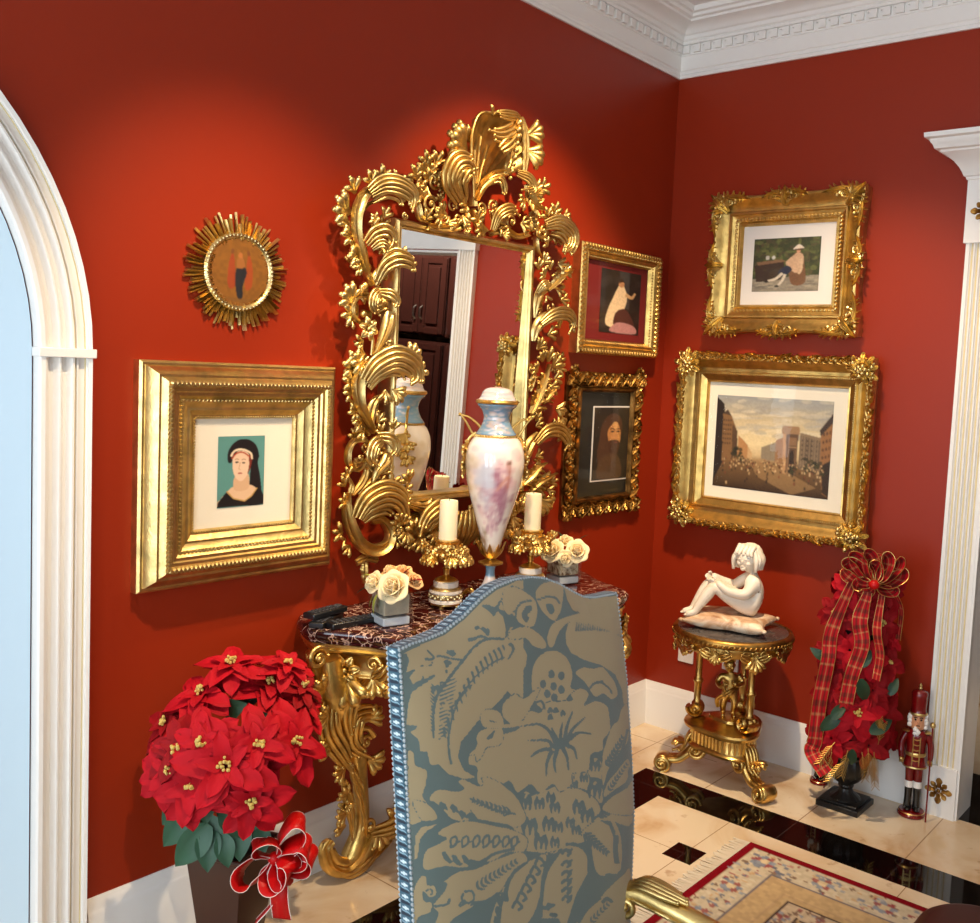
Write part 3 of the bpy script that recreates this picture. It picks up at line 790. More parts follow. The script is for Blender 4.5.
def bearded():
    r = Raster(84, 140, lin((30, 20, 12))); rd = random.Random(8)
    for _ in range(60): r.ell(rd.random(), rd.random(), .16, .1, lin(rd.choice([(24, 15, 9), (44, 30, 17), (56, 40, 22), (36, 24, 14)])), .5)
    r.blob([(.16, .45), (.24, .2), (.48, .08), (.7, .14), (.76, .3), (.66, .62), (.5, .8), (.22, .88), (.12, .66)], lin((74, 42, 22)))
    r.blob([(.37, .34), (.46, .25), (.6, .2), (.69, .28), (.73, .4), (.68, .54), (.56, .58), (.42, .48)], lin((188, 128, 70)))
    r.blob([(.5, .22), (.6, .2), (.64, .28), (.54, .3)], lin((212, 158, 92)), .8); r.stroke([(.62, .32), (.68, .42), (.64, .44)], .016, lin((206, 148, 84)))
    for x, y in ((.5, .335), (.655, .335)): r.ell(x, y, .05, .012, lin((44, 22, 10)))
    r.stroke([(.43, .3), (.5, .29), (.56, .31)], .012, lin((60, 32, 16))); r.stroke([(.62, .3), (.7, .3)], .012, lin((60, 32, 16)))
    r.blob([(.4, .48), (.54, .45), (.7, .48), (.67, .62), (.54, .7), (.44, .62)], lin((70, 38, 18))); r.ell(.61, .485, .045, .01, lin((120, 60, 36)))
    r.blob([(.2, .72), (.5, .64), (.72, .72), (.76, .98), (.16, .98)], lin((84, 56, 30)), .8); r.noise(.2, 9, 2); return r

# ---- portrait in the deep stepped frame
xc, zc, W, H = quad(1, -.035, [(143, 359), (338, 368), (330, 563), (135, 597)])
t = thing('framed_picture', 'portrait of a lady in a black hood, in a deep stepped gold frame', 'picture', (xc, 0, zc), group='pictures on the mirror wall')
mb = MB()
prof = [(0, 0), (0, .028), (.006, .034), (.012, .034), (.016, .044), (.03, .06), (.034, .065), (.04, .065), (.044, .071), (.052, .079), (.064, .079), (.068, .072), (.076, .071), (.08, .066), (.088, .065), (.096, .058), (.104, .06), (.11, .055), (.12, .05), (.126, .051), (.131, .047), (.14, .041), (.146, .041), (.15, .034), (.152, .028)]
mb.sweep_rect(W, H, prof)
fr = mb.build('frame', M['goldb'], t, smooth=25)
beadparts('rope_edge', M['goldb'], fr, W, H, [(.058, .082, .0075, .012, .6, 1.35)])
beadparts('bead_row', M['goldb'], fr, W, H, [(.1, .06, .004, .011, -.5, 1.5)]); beadparts('inner_bead_row', M['goldb'], fr, W, H, [(.146, .042, .003, .0075, 0, 1)])
mc = quad(1, -.03, [(197, 416), (285, 417), (281, 530), (195, 533)])
board(t, 'mat_board', W-.28, H-.28, .004, .030, M['mat'])
pc = quad(1, -.031, [(219, 436), (266, 436), (262, 506), (216, 507)])
picture(t, lady(), pc[2], pc[3], .0315, pc[0]-xc, pc[1]-zc)
panes(t, W-.3, H-.3, .0345)

# ---- round sunburst plaque
c = on(1, -.03, 242.5, 272); R0 = .158
t = thing('sunburst_plaque', 'round gilded sunburst with a small painted centre, hanging above the lady portrait', 'wall plaque', (c.x, 0, c.z))
mb = MB(); rd = random.Random(11); n = 84
for i in range(n):
    a = 2*PI*i/n+rd.uniform(-.02, .02); L = R0*(.84+.16*abs(math.sin(i*PI/3.5))+rd.uniform(-.06, .05)); w = rd.uniform(.003, .0056); h = rd.uniform(.012, .026)
    d = V((math.cos(a), 0, math.sin(a))); s = V((-math.sin(a), 0, math.cos(a)))
    p0, p1 = d*.085, d*L
    mb.add([p0-s*w*.8+OUT*.006, p0+OUT*h, p0+s*w*.8+OUT*.006, p0+OUT*.002, p1-s*w+OUT*.006, p1+OUT*(h*.8), p1+s*w+OUT*.006, p1+OUT*.002], [(0, 1, 5, 4), (1, 2, 6, 5), (2, 3, 7, 6), (3, 0, 4, 7), (4, 5, 6, 7), (3, 2, 1, 0)])
mb.build('rays', M['goldb'], t, smooth=20)
RX = Matrix.Rotation(PI/2, 3, 'X')
mb = MB(); mb.lathe([(.0, .0), (.104, .0), (.106, .016), (.1, .024), (.094, .022), (.09, .016), (0, .016)], n=48, M=RX)
for i in range(56):
    a = 2*PI*i/56; mb.ball((.1*math.cos(a), -.023, .1*math.sin(a)), (.0045, .004, .0045), 6, 4)
mb.build('rim', M['goldpale'], t)
r = Raster(90, 90, lin((128, 80, 22))); r.noise(.15, 3, 5)
for x, cc in ((.36, (150, 52, 22)), (.66, (156, 60, 22))):
    r.blob([(x, .22), (x+.05, .35), (x+.06, .7), (x-.06, .74), (x-.05, .4)], lin(cc), .8); r.ell(x, .2, .03, .04, lin((110, 60, 26)))
r.blob([(.46, .42), (.56, .4), (.62, .5), (.56, .7), (.56, .88), (.46, .88), (.42, .6)], lin((30, 30, 34))); r.ell(.51, .26, .04, .05, lin((170, 100, 46))); r.blob([(.46, .3), (.56, .3), (.58, .42), (.45, .44)], lin((150, 92, 40)))
r.ell(.5, .92, .28, .03, lin((110, 74, 30)), .6); r.blur(1)
def disc(u, v):
    a, b = 2*u-1, 2*v-1   # square to disc
    return (.091*a*math.sqrt(max(0, 1-b*b/2)), -.0175, -.091*b*math.sqrt(max(0, 1-a*a/2)))
plate('painted_disc', r, disc, M['paint'], t)

# ---- small picture with the deep red mat
xc, zc, W, H = quad(1, -.05, [(584, 243), (664, 256), (655, 358), (578, 353)])
t = thing('framed_picture', 'small gold framed picture of a pale draped figure on a dark red mat', 'picture', (xc, 0, zc), group='pictures on the mirror wall')
mb = MB(); mb.sweep_rect(W, H, [(0, 0), (0, .042), (.006, .05), (.014, .054), (.024, .05), (.03, .046), (.036, .05), (.044, .046), (.056, .03), (.06, .02)])
fr = mb.build('frame', M['gold'], t, smooth=25)
beadparts('leaf_border', M['gold'], fr, W, H, [(.012, .052, .011, .019, .7, 1.2), (.02, .05, .007, .019, -.7, 1.3), (.05, .038, .004, .012, 0, 1)])
board(t, 'mat_board', W-.1, H-.1, .004, .016, M['matr'])
pc = quad(1, -.016, [(602, 268), (642, 275), (637, 336), (598, 331)])
picture(t, draped(), pc[2], pc[3], .0175, pc[0]-xc, pc[1]-zc); panes(t, W-.1, H-.1, .024)

# ---- dark picture with the black mat in a pierced carved frame
xc, zc, W, H = quad(1, -.04, [(573, 370), (648, 374), (638, 514), (565, 518)])
t = thing('framed_picture', 'dark portrait of a bearded head on a black mat, in a pierced carved frame', 'picture', (xc, 0, zc), group='pictures on the mirror wall')
mb = MB(); mb.sweep_rect(W, H, [(.004, 0), (.004, .012), (.012, .016), (.064, .018), (.069, .034), (.076, .036), (.082, .03), (.086, .018)])
fr = mb.build('frame', M['goldk'], t, smooth=25)
mb = MB(); rd = random.Random(21)
for (ax, L, s) in ((0, W/2, 1), (0, W/2, -1), (1, H/2, 1), (1, H/2, -1)):
    m = W if ax else H; n = int(2*L/.062); 
    for i in range(n+1):
        q = -L+.02+(2*L-.04)*i/n; e = (H if ax == 0 else W)/2
        P = lambda a, b: V((a, -.02, s*(e-b))) if ax == 0 else V((s*(e-b), -.02, a))
        hand = 1 if (i % 2) else -1
        mb.volute(P(q, .036), OUT, P(q+.03, .036)-P(q, .036), .024, 1.3, .28, hand*(1 if ax else -1), 1)
        mb.spray([P(q-.02, .058), P(q, .026), P(q+.022*hand, .002)], OUT, .018, .014, 2, .5)
        mb.spray([P(q+.02, .02), P(q+.03, .042), P(q+.02, .06)], OUT, .014, .012, 2, .5)
        mb.ball(P(q+.03, .012)+OUT*.008, .008, 6, 4)
mb.build('carving', M['goldd'], fr)
board(t, 'mat_board', W-.16, H-.16, .004, .014, M['matk'])
pc = quad(1, -.015, [(595, 407), (631.5, 408), (627, 478), (590, 480)])
mb = MB()
mb.box((pc[0]-xc, -.0155, pc[1]-zc), (pc[2]+.012, .002, pc[3]+.012)); mb.build('inner_line', M['matw'], t, smooth=0)
picture(t, bearded(), pc[2], pc[3], .018, pc[0]-xc, pc[1]-zc); panes(t, W-.165, H-.165, .022)

# ---- boulevard picture on the right wall
yc, zc, W, H = quad(0, -.07, [(681, 351), (880, 357), (863, 552), (671, 521)])
t = thing('framed_picture', 'wide street scene with a stone gate, in a gold frame with flowery corners', 'picture', (0, yc, zc), -PI/2, 'pictures on the right wall')
mb = MB(); mb.sweep_rect(W, H, [(.02, 0), (.016, .03), (.008, .045), (.004, .06), (.012, .078), (.024, .082), (.036, .074), (.05, .056), (.066, .046), (.08, .045), (.084, .05), (.09, .05), (.094, .04), (.118, .028), (.124, .03), (.128, .018)])
fr = mb.build('frame', M['gold'], t, smooth=25)
beadparts('bead_row', M['goldb'], fr, W, H, [(.09, .051, .0035, .009, 0, 1)])
rd = random.Random(31)
for (ax, L, s) in ((0, W/2, 1), (0, W/2, -1), (1, H/2, 1), (1, H/2, -1)):
    mb = MB()
    n = int((2*L-.2)/.03); e = (H if ax == 0 else W)/2
    P = lambda a, b, h=.07: V((a, -h, s*(e-b))) if ax == 0 else V((s*(e-b), -h, a))
    for i in range(n+1):
        q = -L+.1+(2*L-.2)*i/n; hand = 1 if q > 0 else -1
        mb.leaf([P(q-.026*hand, .024), P(q, .016+rd.uniform(-.008, .008)), P(q+.026*hand, .004+rd.uniform(-.01, .01))], OUT, .016, .018, 3, .5, 10, 6)
        mb.leaf([P(q-.02*hand, .012), P(q, .024), P(q+.022*hand, .034)], OUT, .011, .014, 2, .5, 9, 5)
        for _ in range(2): mb.ball(P(q+rd.uniform(-.012, .012), rd.uniform(.008, .03), .084), rd.uniform(.005, .009), 6, 4)
    mb.build('leaf_border', M['gold'], fr)
for sx in (-1, 1):
    for sz in (-1, 1):
        mb = MB()
        C0 = V((sx*(W/2-.052), -.07, sz*(H/2-.052)))
        for i in range(9):
            a = 2*PI*i/9+.2; d = V((math.cos(a), 0, math.sin(a))); L = rd.uniform(.045, .066)
            mb.leaf([C0+d*.012, C0+d*L*.6+OUT*.012, C0+d*L], OUT, .02, .016, 3, .5, 12, 6, tip=.5)
        for i in range(16):
            a = rd.uniform(0, 2*PI); q = rd.uniform(0, .055); mb.ball(C0+V((q*math.cos(a), -.02-.008*rd.random(), q*math.sin(a))), rd.uniform(.007, .012), 8, 5)
        for k2 in range(5): mb.ball(C0+V((.014*math.cos(k2*1.257), -.032, .014*math.sin(k2*1.257))), .011, 8, 5)
        mb.ball(C0+OUT*.04, .01, 8, 5)
        mb.build('corner_flowers', M['goldb'], fr)
board(t, 'mat_board', W-.23, H-.23, .004, .016, M['mat'])
pc = quad(0, -.017, [(717.5, 394), (834.5, 402.5), (827.5, 501), (713, 484)])
picture(t, street(), pc[2], pc[3], .0175, -(pc[0]-yc), pc[1]-zc); panes(t, W-.24, H-.24, .023)

# ---- garden picture above it, swept rococo frame
yc, zc, W, H = quad(0, -.07, [(711, 194), (868, 183), (855, 338), (705, 335)])
t = thing('framed_picture', 'seated gentleman in a garden, in a swept scrolling gold frame', 'picture', (0, yc, zc), -PI/2, 'pictures on the right wall')
def wv(tt, c): return .016*(abs(2*tt-1)**2*1.3-.9)+.016*math.exp(-((tt-.5)/.1)**2)
wv.depth = .075
mb = MB(); mb.sweep_rect(W, H, [(.006, 0), (.006, .03), (.002, .052), (.008, .066), (.018, .07), (.03, .064), (.044, .05), (.064, .04), (.074, .038), (.079, .046), (.086, .046), (.09, .04), (.1, .036), (.116, .03), (.122, .034), (.13, .024), (.134, .014)], seg=24, wave=wv)
fr = mb.build('frame', M['gold'], t, smooth=30)
beadparts('leaf_row', M['goldb'], fr, W, H, [(.108, .035, .006, .016, .6, 1.4)]); beadparts('bead_row', M['goldb'], fr, W, H, [(.125, .032, .003, .008, 0, 1)])
mb = MB(); rd = random.Random(41)
def cartouche(C0, d, e):   # d along the edge, e outward
    for s in (-1, 1):
        mb.spray([C0-e*.012+d*s*.008, C0+d*s*.035+e*.012, C0+d*s*.075+e*.004, C0+d*s*.1-e*.008], OUT, .02, .016, 4, .5)
        mb.volute(C0+d*s*.042-e*.004+OUT*.004, OUT, d*s, .018, 1.4, .3, s, 1)
        mb.volute(C0+d*s*.02+e*.012+OUT*.004, OUT, d*s, .013, 1.2, .34, -s, 1)
    mb.spray([C0-e*.04, C0-e*.005+OUT*.012, C0+e*.03], OUT, .026, .02, 4, .5)
    for i in range(7): mb.ball(C0+d*rd.uniform(-.03, .03)+e*rd.uniform(-.02, .02)+OUT*.018, rd.uniform(.005, .009), 7, 4)
for s in (-1, 1):
    cartouche(V((0, -.058, s*(H/2-.022))), V((1, 0, 0)), V((0, 0, s))); cartouche(V((s*(W/2-.022), -.058, 0)), V((0, 0, 1)), V((s, 0, 0)))
    for s2 in (-1, 1):
        C0 = V((s*(W/2-.04), -.058, s2*(H/2-.04))); dg = V((s, 0, s2)).normalized()
        mb.spray([C0-dg*.05, C0+OUT*.014, C0+dg*.05], OUT, .032, .02, 4, .5)
        for d in (V((-s, 0, 0)), V((0, 0, -s2))):
            e = V((0, 0, s2)) if abs(d.x) > .5 else V((s, 0, 0))
            mb.spray([C0+e*.01, C0+d*.045+e*.024, C0+d*.1+e*.022, C0+d*.14+e*.012], OUT, .022, .016, 5, .5)
            mb.volute(C0+d*.05+e*.004+OUT*.006, OUT, d, .022, 1.5, .28, 1 if (d.cross(e)).dot(OUT) > 0 else -1, 1)
            mb.ball(C0+d*.075+OUT*.016, .008, 7, 4)
        for i in range(8): mb.ball(C0+V((rd.uniform(-.03, .03), -.02, rd.uniform(-.03, .03))), rd.uniform(.006, .01), 7, 4)
mb.build('scroll_carving', M['goldb'], fr)
board(t, 'mat_board', W-.25, H-.25, .004, .013, M['matw'])
pc = quad(0, -.014, [(755, 239), (821.6, 236.6), (818, 291), (751.5, 291.7)])
picture(t, garden(), pc[2], pc[3], .0145, -(pc[0]-yc), pc[1]-zc); panes(t, W-.26, H-.26, .019)
# ------------------------------------------------------------------ carving vocabulary
def band(mb, pts, out, w, d=.012, n=26, lift=0.0):
    """a broad strap scroll: hollow face between two raised rims; w = [(t, half width)]"""
    out = V(out); P = catmull(pts, n); vs = []; prof = [(-1, -.6), (-1.02, .5), (-.86, 1), (-.7, .7), (-.35, .1), (0, -.05), (.35, .1), (.7, .7), (.86, 1), (1.02, .5), (1, -.6)]
    k = len(prof)
    for i in range(n):
        T = (P[min(i+1, n-1)]-P[max(i-1, 0)]).normalized(); S = T.cross(out).normalized(); O = S.cross(T)
        ww = interp(w, i/(n-1)) if isinstance(w, (list, tuple)) else w
        for s, h in prof: vs.append(P[i]+S*(s*ww)+O*(h*d+lift*math.sin(PI*i/(n-1))))
    fs = [(i*k+j, i*k+(j+1) % k, (i+1)*k+(j+1) % k, (i+1)*k+j) for i in range(n-1) for j in range(k)]
    fs += [tuple(range(k)), tuple(range((n-1)*k, n*k))[::-1]]
    return mb.add(vs, fs)

def plume(mb, pts, out, w, k=4, r=1.0, lift=.02, curl=.02, n=14):
    """overlapping flutes that sweep along pts, fan apart and end in rounded curls"""
    out = V(out); N = 24; P = catmull(pts, N)
    for j in range(k):
        q = -1+2*j/(k-1) if k > 1 else 0
        end = 1-.16*abs(q-.3)-.05*(j % 2); L = []
        for i in range(n):
            t = i/(n-1)*end; a = t*(N-1); i0 = min(int(a), N-2); p = P[i0].lerp(P[i0+1], a-i0)
            T = (P[min(i0+2, N-1)]-P[max(i0-1, 0)]).normalized(); S = T.cross(out).normalized()
            ww = w*(.35+.65*math.sin(PI*min(1, .12+t*.85)))
            L.append(p+S*(q*ww)+out*(lift*math.sin(PI*t*.8)+(1-abs(q))*w*.25+curl*max(0, t-.75)*4*.25))
        rr = w/k*1.35*r
        mb.tube(L, [(0, rr*.5), (.3, rr), (.75, rr*.95), (1, rr*.6)], 7, up=out)
        mb.ball(L[-1]+out*rr*.2, rr*.8, 7, 5)
    return mb

def sprig(mb, base, d, out, L, k=3, fan=1.15, r=.25, lift=.3):
    L = L*1.18
    """a little fan of rounded leaf lobes"""
    base = V(base); d = V(d).normalized(); out = V(out).normalized(); s = d.cross(out)
    for j in range(k):
        q = -1+2*j/(k-1) if k > 1 else 0; a = q*fan*.5; e = d*math.cos(a)+s*math.sin(a); l = L*(1-.22*abs(q))
        p = [base, base+e*l*.4+out*l*.12*lift*3, base+e*l*.8+s*(q*l*.12)+out*l*lift, base+e*l+s*(q*l*.26)+out*l*lift*.8]
        mb.tube(catmull(p, 9), [(0, L*r*.45), (.5, L*r*.72), (.85, L*r*.8), (1, L*r*.5)], 7, up=out, flat=.75)
        mb.ball(p[-1], L*r*.52, 6, 4)
    return mb

def blossom(mb, c, out, r, k=5):
    c = V(c); out = V(out).normalized(); x = out.orthogonal().normalized(); y = out.cross(x)
    for j in range(k):
        a = 2*PI*j/k; e = x*math.cos(a)+y*math.sin(a); mb.leaf([c+e*r*.15, c+e*r*.6+out*r*.3, c+e*r*1.0+out*r*.1], out, r*.36, r*.16, 0, .3, 9, 6, base=.5, tip=.5, peak=.6)
    mb.ball(c+out*r*.3, r*.22, 8, 5)

# ------------------------------------------------------------------ the great gilded mirror
t = thing('gilded_mirror', 'tall mirror in a gilded carved rococo frame of scrolls, leaves and a shell crest', 'mirror', (-1.372, 0, .98))
O = V((-1.372, 0, .98))
def Pm(x, y, h=.06): return on(1, -h, x, y)-O
def K(ox, oy, s):
    return lambda pts, h=.06: [Pm(ox+x/s, oy+y/s, h) for x, y in pts]
a1, a2, a3, a4 = K(320, 150, 7.69), K(420, 100, 6.593), K(320, 250, 7.69), K(480, 220, 7.69)
a5, a6, a7, a8 = K(320, 350, 7.69), K(480, 330, 7.69), K(320, 460, 7.69), K(480, 440, 7.69)
# glass and its plain inner frame
gl = [on(1, -.045, *p)-O for p in ((396.5, 228), (525.5, 253), (517.5, 481), (394, 500.5))]
x0, x1 = (gl[0].x+gl[3].x)/2, (gl[1].x+gl[2].x)/2; z1, z0 = (gl[0].z+gl[1].z)/2, (gl[2].z+gl[3].z)/2
mb = MB(); mb.box(((x0+x1)/2, -.012, (z0+z1)/2), (x1-x0+.04, .02, z1-z0+.04)); mb.build('backing', M['dark'], t, smooth=0)
mb = MB(); mb.add([(x0-.01, -.024, z0-.01), (x1+.01, -.024, z0-.01), (x1+.01, -.049, z1+.01), (x0-.01, -.049, z1+.01)], [(0, 1, 2, 3)])
mb.build('mirror_glass', M['mirror'], t, smooth=0)
mb = MB(); sb = MB(); sb.sweep_rect(x1-x0+.06, z1-z0+.06, [(0, 0), (0, .05), (.004, .06), (.01, .066), (.018, .064), (.022, .056), (.026, .058), (.03, .052), (.03, .02)])
cx, cz = (x0+x1)/2, (z0+z1)/2
mb.add([V(v)+V((cx, 0, cz)) for v in sb.v], sb.f)
mb.build('inner_frame', M['goldb'], t, smooth=25)

UP, DN, LF, RT = V((0, 0, 1)), V((0, 0, -1)), V((-1, 0, 0)), V((1, 0, 0))
rd = random.Random(77)
# upper left corner scroll
mb = MB()
band(mb, a1([(360, 960), (285, 740), (250, 600), (255, 470), (310, 350), (400, 285), (490, 262)], .065), OUT, [(0, .006), (.25, .013), (.55, .017), (1, .009)], .012, lift=.02)
plume(mb, a1([(380, 330), (470, 262), (590, 280), (690, 370), (660, 500)], .085), OUT, .026, 5)
plume(mb, a1([(400, 390), (490, 330), (580, 370), (600, 450)], .075), OUT, .014, 3)
band(mb, a1([(270, 660), (290, 520), (360, 420), (450, 390)], .055), OUT, [(0, .005), (.5, .007), (1, .004)], .008)
mb.volute(a1([(650, 500)], .09)[0], OUT, RT, .012, 1.3, .4, -1)
band(mb, a1([(690, 340), (745, 420), (770, 520), (850, 560)], .065), OUT, [(0, .009), (.5, .012), (1, .005)], .01)
for b, d, L, kk in (((470, 250), (-20, 110), .042, 3), ((400, 270), (-60, 90), .038, 3), ((590, 245), (20, 95), .034, 2), ((270, 330), (-70, 90), .042, 3), ((225, 480), (-130, 30), .06, 4), ((225, 560), (-95, -20), .042, 3),
                    ((240, 660), (-90, 0), .038, 3), ((265, 750), (-80, -10), .03, 2), ((285, 830), (-80, 0), .036, 3), ((310, 900), (-70, -10), .03, 3), ((680, 300), (15, 70), .026, 1), ((740, 330), (40, 50), .03, 3),
                    ((400, 600), (40, 80), .03, 3), ((430, 560), (-50, 40), .028, 3), ((490, 520), (30, 80), .03, 3)):
    sprig(mb, a1([b], .06)[0], V((d[0], 0, d[1])), OUT, L, kk)
plume(mb, a1([(350, 720), (400, 640), (480, 620), (530, 690), (490, 770)], .07), OUT, .016, 3); plume(mb, a1([(400, 760), (440, 720), (480, 740), (500, 800)], .075), OUT, .01, 3)
mb.leaf(a1([(300, 690), (330, 780), (370, 900)], .05), OUT, .016, .012, 0); mb.ball(a1([(690, 225)], .07)[0], .0105, 9, 6)
plume(mb, a1([(480, 880), (540, 800), (640, 830), (720, 900)], .08), OUT, .014, 3); sprig(mb, a1([(600, 850)], .08)[0], V((30, 0, 70)), OUT, .034, 3)
mb.build('corner_scroll', M['goldb'], t, smooth=60)
# left side
mb = MB()
band(mb, a3([(255, -20), (310, 90), (360, 190), (400, 270)], .06), OUT, [(0, .013), (.6, .012), (1, .004)], .012)
for b, d, L, kk in (((290, 40), (-80, 0), .032, 3), ((330, 120), (-70, -20), .03, 3), ((250, 400), (-90, 60), .052, 4), ((250, 380), (-20, 90), .032, 2), ((250, 490), (-110, -20), .042, 3), ((250, 530), (-60, -60), .026, 2), ((330, 700), (-60, -20), .032, 3), ((340, 800), (-90, -10), .036, 3), ((330, 850), (-130, -60), .05, 4), ((480, 720), (40, 60), .03, 3), ((520, 780), (-40, 60), .028, 3)):
    sprig(mb, a3([b], .06)[0], V((d[0], 0, d[1])), OUT, L, kk)
band(mb, a3([(370, 350), (300, 350), (245, 410), (245, 500), (300, 560), (360, 540), (375, 490), (330, 470)], .065), OUT, [(0, .006), (.4, .009), (1, .004)], .01)
mb.ball(a3([(335, 490)], .07)[0], .011, 8, 6)
plume(mb, a3([(470, 310), (400, 350), (380, 430), (430, 500)], .075), OUT, .016, 4); plume(mb, a3([(450, 320), (520, 340), (560, 400), (530, 450)], .08), OUT, .012, 3)
plume(mb, a3([(440, 240), (480, 130), (570, 80), (670, 110), (700, 190)], .085), OUT, .016, 3); sprig(mb, a3([(610, 80)], .085)[0], V((30, 0, 90)), OUT, .036, 3); sprig(mb, a3([(660, 110)], .09)[0], V((90, 0, 20)), OUT, .03, 3)
mb.leaf(a3([(420, 270), (450, 180), (500, 110)], .06), OUT, .02, .012, 0); blossom(mb, a3([(360, 605)], .075)[0], OUT, .034, 6)
mb.leaf(a3([(410, 800), (470, 690), (520, 570), (545, 470)], .065), OUT, .024, .02, 0, base=.12, tip=.8, peak=.85); mb.tube(a3([(390, 620), (405, 700), (395, 810)], .065), .0055, 7)
mb.tube(a3([(330, 800), (310, 740), (260, 700)], .06), .0045, 6); mb.volute(a3([(370, 860)], .07)[0], OUT, UP, .013, 1.3, .35, 1)
mb.leaf(a3([(360, 260), (320, 300), (310, 360)], .06), OUT, .012, .01, 3)
mb.build('side_scroll', M['goldb'], t, smooth=60)
mb = MB()
band(mb, a5([(410, 640), (340, 520), (280, 420), (262, 300), (285, 180), (350, 95)], .065), OUT, [(0, .004), (.35, .014), (.65, .021), (1, .008)], .013, lift=.02)
plume(mb, a5([(350, 240), (420, 130), (560, 60), (680, 120), (710, 220), (640, 270)], .095), OUT, .034, 5, 1.0); plume(mb, a5([(370, 290), (420, 190), (500, 140), (590, 160), (620, 220)], .085), OUT, .02, 4)
sprig(mb, a5([(660, 80)], .09)[0], V((60, 0, 70)), OUT, .05, 4, .9); sprig(mb, a5([(710, 170)], .09)[0], V((110, 0, 0)), OUT, .045, 3, .9); sprig(mb, a5([(560, 310)], .085)[0], V((80, 0, -50)), OUT, .04, 4); sprig(mb, a5([(500, 310)], .085)[0], V((-10, 0, -70)), OUT, .036, 3)
for b, d, L, kk in (((260, 150), (-80, 30), .044, 3), ((270, 110), (-50, 60), .04, 3), ((245, 250), (-80, 20), .036, 3), ((245, 330), (-80, 0), .032, 3), ((255, 400), (-60, -20), .026, 2), ((285, 470), (-90, -10), .034, 3), ((320, 560), (-70, 0), .034, 3), ((340, 620), (-50, -30), .03, 3), ((440, 560), (30, 60), .03, 3), ((470, 640), (-40, 60), .028, 3), ((560, 620), (0, 60), .03, 3)):
    sprig(mb, a5([b], .06)[0], V((d[0], 0, d[1])), OUT, L, kk)
mb.leaf(a5([(390, 620), (390, 500), (420, 400), (490, 340)], .06), OUT, .02, .012, 0, base=.2, tip=.2, peak=.5)
band(mb, a5([(350, 690), (260, 700), (215, 780), (220, 880), (280, 920), (330, 870), (300, 820)], .065), OUT, [(0, .007), (.4, .009), (1, .005)], .01); mb.volute(a5([(300, 830)], .07)[0], OUT, LF, .014, 1.2, .4, 1)
plume(mb, a5([(480, 690), (400, 730), (370, 820), (420, 880)], .08), OUT, .02, 4); plume(mb, a5([(440, 660), (520, 680), (550, 760), (500, 820)], .08), OUT, .014, 3)
mb.leaf(a5([(400, 1010), (440, 930), (500, 860), (540, 790)], .07), OUT, .02, .018, 0, base=.2, tip=.8, peak=.85)
mb.build('side_scroll', M['goldb'], t, smooth=60)
# lower left corner
mb = MB()
band(mb, a7([(205, 250), (195, 380), (225, 520), (290, 640), (390, 690), (490, 650), (520, 550), (470, 460), (400, 470)], .06), OUT, [(0, .006), (.2, .018), (.55, .02), (1, .01)], .014, lift=.015)
plume(mb, a7([(290, 450), (350, 320), (480, 250), (600, 310), (650, 470)], .095), OUT, .036, 5); plume(mb, a7([(330, 470), (390, 390), (480, 370), (540, 420)], .085), OUT, .016, 3)
for b, d, L, kk in (((200, 330), (-70, 30), .03, 3), ((190, 200), (-40, 60), .03, 3), ((215, 130), (-30, 60), .028, 3), ((170, 560), (-80, 20), .036, 3), ((195, 610), (-60, -20), .028, 2), ((230, 660), (-60, -40), .03, 3), ((480, 110), (40, 50), .028, 3), ((440, 200), (40, 60), .03, 3), ((680, 180), (-40, 60), .04, 4), ((640, 240), (60, 40), .03, 3), ((690, 600), (0, -70), .034, 4), ((600, 590), (-20, -60), .03, 3), ((760, 390), (90, -10), .05, 4), ((860, 620), (-20, -90), .05, 5), ((840, 680), (30, -60), .04, 4)):
    sprig(mb, a7([b], .065)[0], V((d[0], 0, d[1])), OUT, L, kk)
mb.leaf(a7([(250, 270), (320, 180), (350, 80), (310, 20)], .06), OUT, .014, .012, 0, base=.4); mb.leaf(a7([(220, 290), (240, 200), (210, 120)], .06), OUT, .012, .01, 3); mb.leaf(a7([(300, 270), (380, 190), (450, 60)], .06), OUT, .018, .014, 0)
mb.leaf(a7([(350, 320), (420, 260), (450, 180)], .055), OUT, .018, .012, 3); mb.leaf(a7([(660, 330), (760, 360), (850, 350), (920, 380)], .07), OUT, .018, .016, 4)
mb.leaf(a7([(720, 490), (770, 560), (800, 640)], .06), OUT, .026, .016, 0, tip=.6); plume(mb, a7([(830, 540), (860, 440), (940, 360), (1010, 420)], .085), OUT, .022, 4)
blossom(mb, a7([(585, 540)], .075)[0], OUT, .024, 5)
mb.leaf(a7([(280, 790), (350, 750), (440, 770)], .05), OUT, .014, .016, 0, base=.8, tip=.8); mb.leaf(a7([(340, 780), (335, 860), (330, 950)], .04), OUT, .016, .016, 3, base=.9)
mb.build('corner_scroll', M['gold'], t, smooth=60)
# bottom rail behind the ornaments
mb = MB(); by = z0-.03
for s in (1, -1):
    c = V((cx, -.06, by-.06))
    band(mb, [c+V((s*.04, 0, -.06)), c+V((s*.12, -.01, -.02)), c+V((s*.2, 0, .02)), c+V((s*.29, 0, .0))], OUT, [(0, .02), (.5, .016), (1, .008)], .012)
    plume(mb, [c+V((s*.06, -.02, .02)), c+V((s*.13, -.03, .05)), c+V((s*.2, -.03, .02)), c+V((s*.22, -.02, -.04))], OUT, .026, 4)
    for i in range(9): sprig(mb, c+V((s*(.03+i*.032), -.01, -.03+.02*math.sin(i))), V((s*.3, 0, -1 if i % 2 else 1)), OUT, .045, 4)
plume(mb, [V((cx, -.07, by-.16)), V((cx, -.09, by-.08)), V((cx, -.08, by-.01))], OUT, .05, 6)
mb.build('bottom_scroll', M['gold'], t, smooth=60)
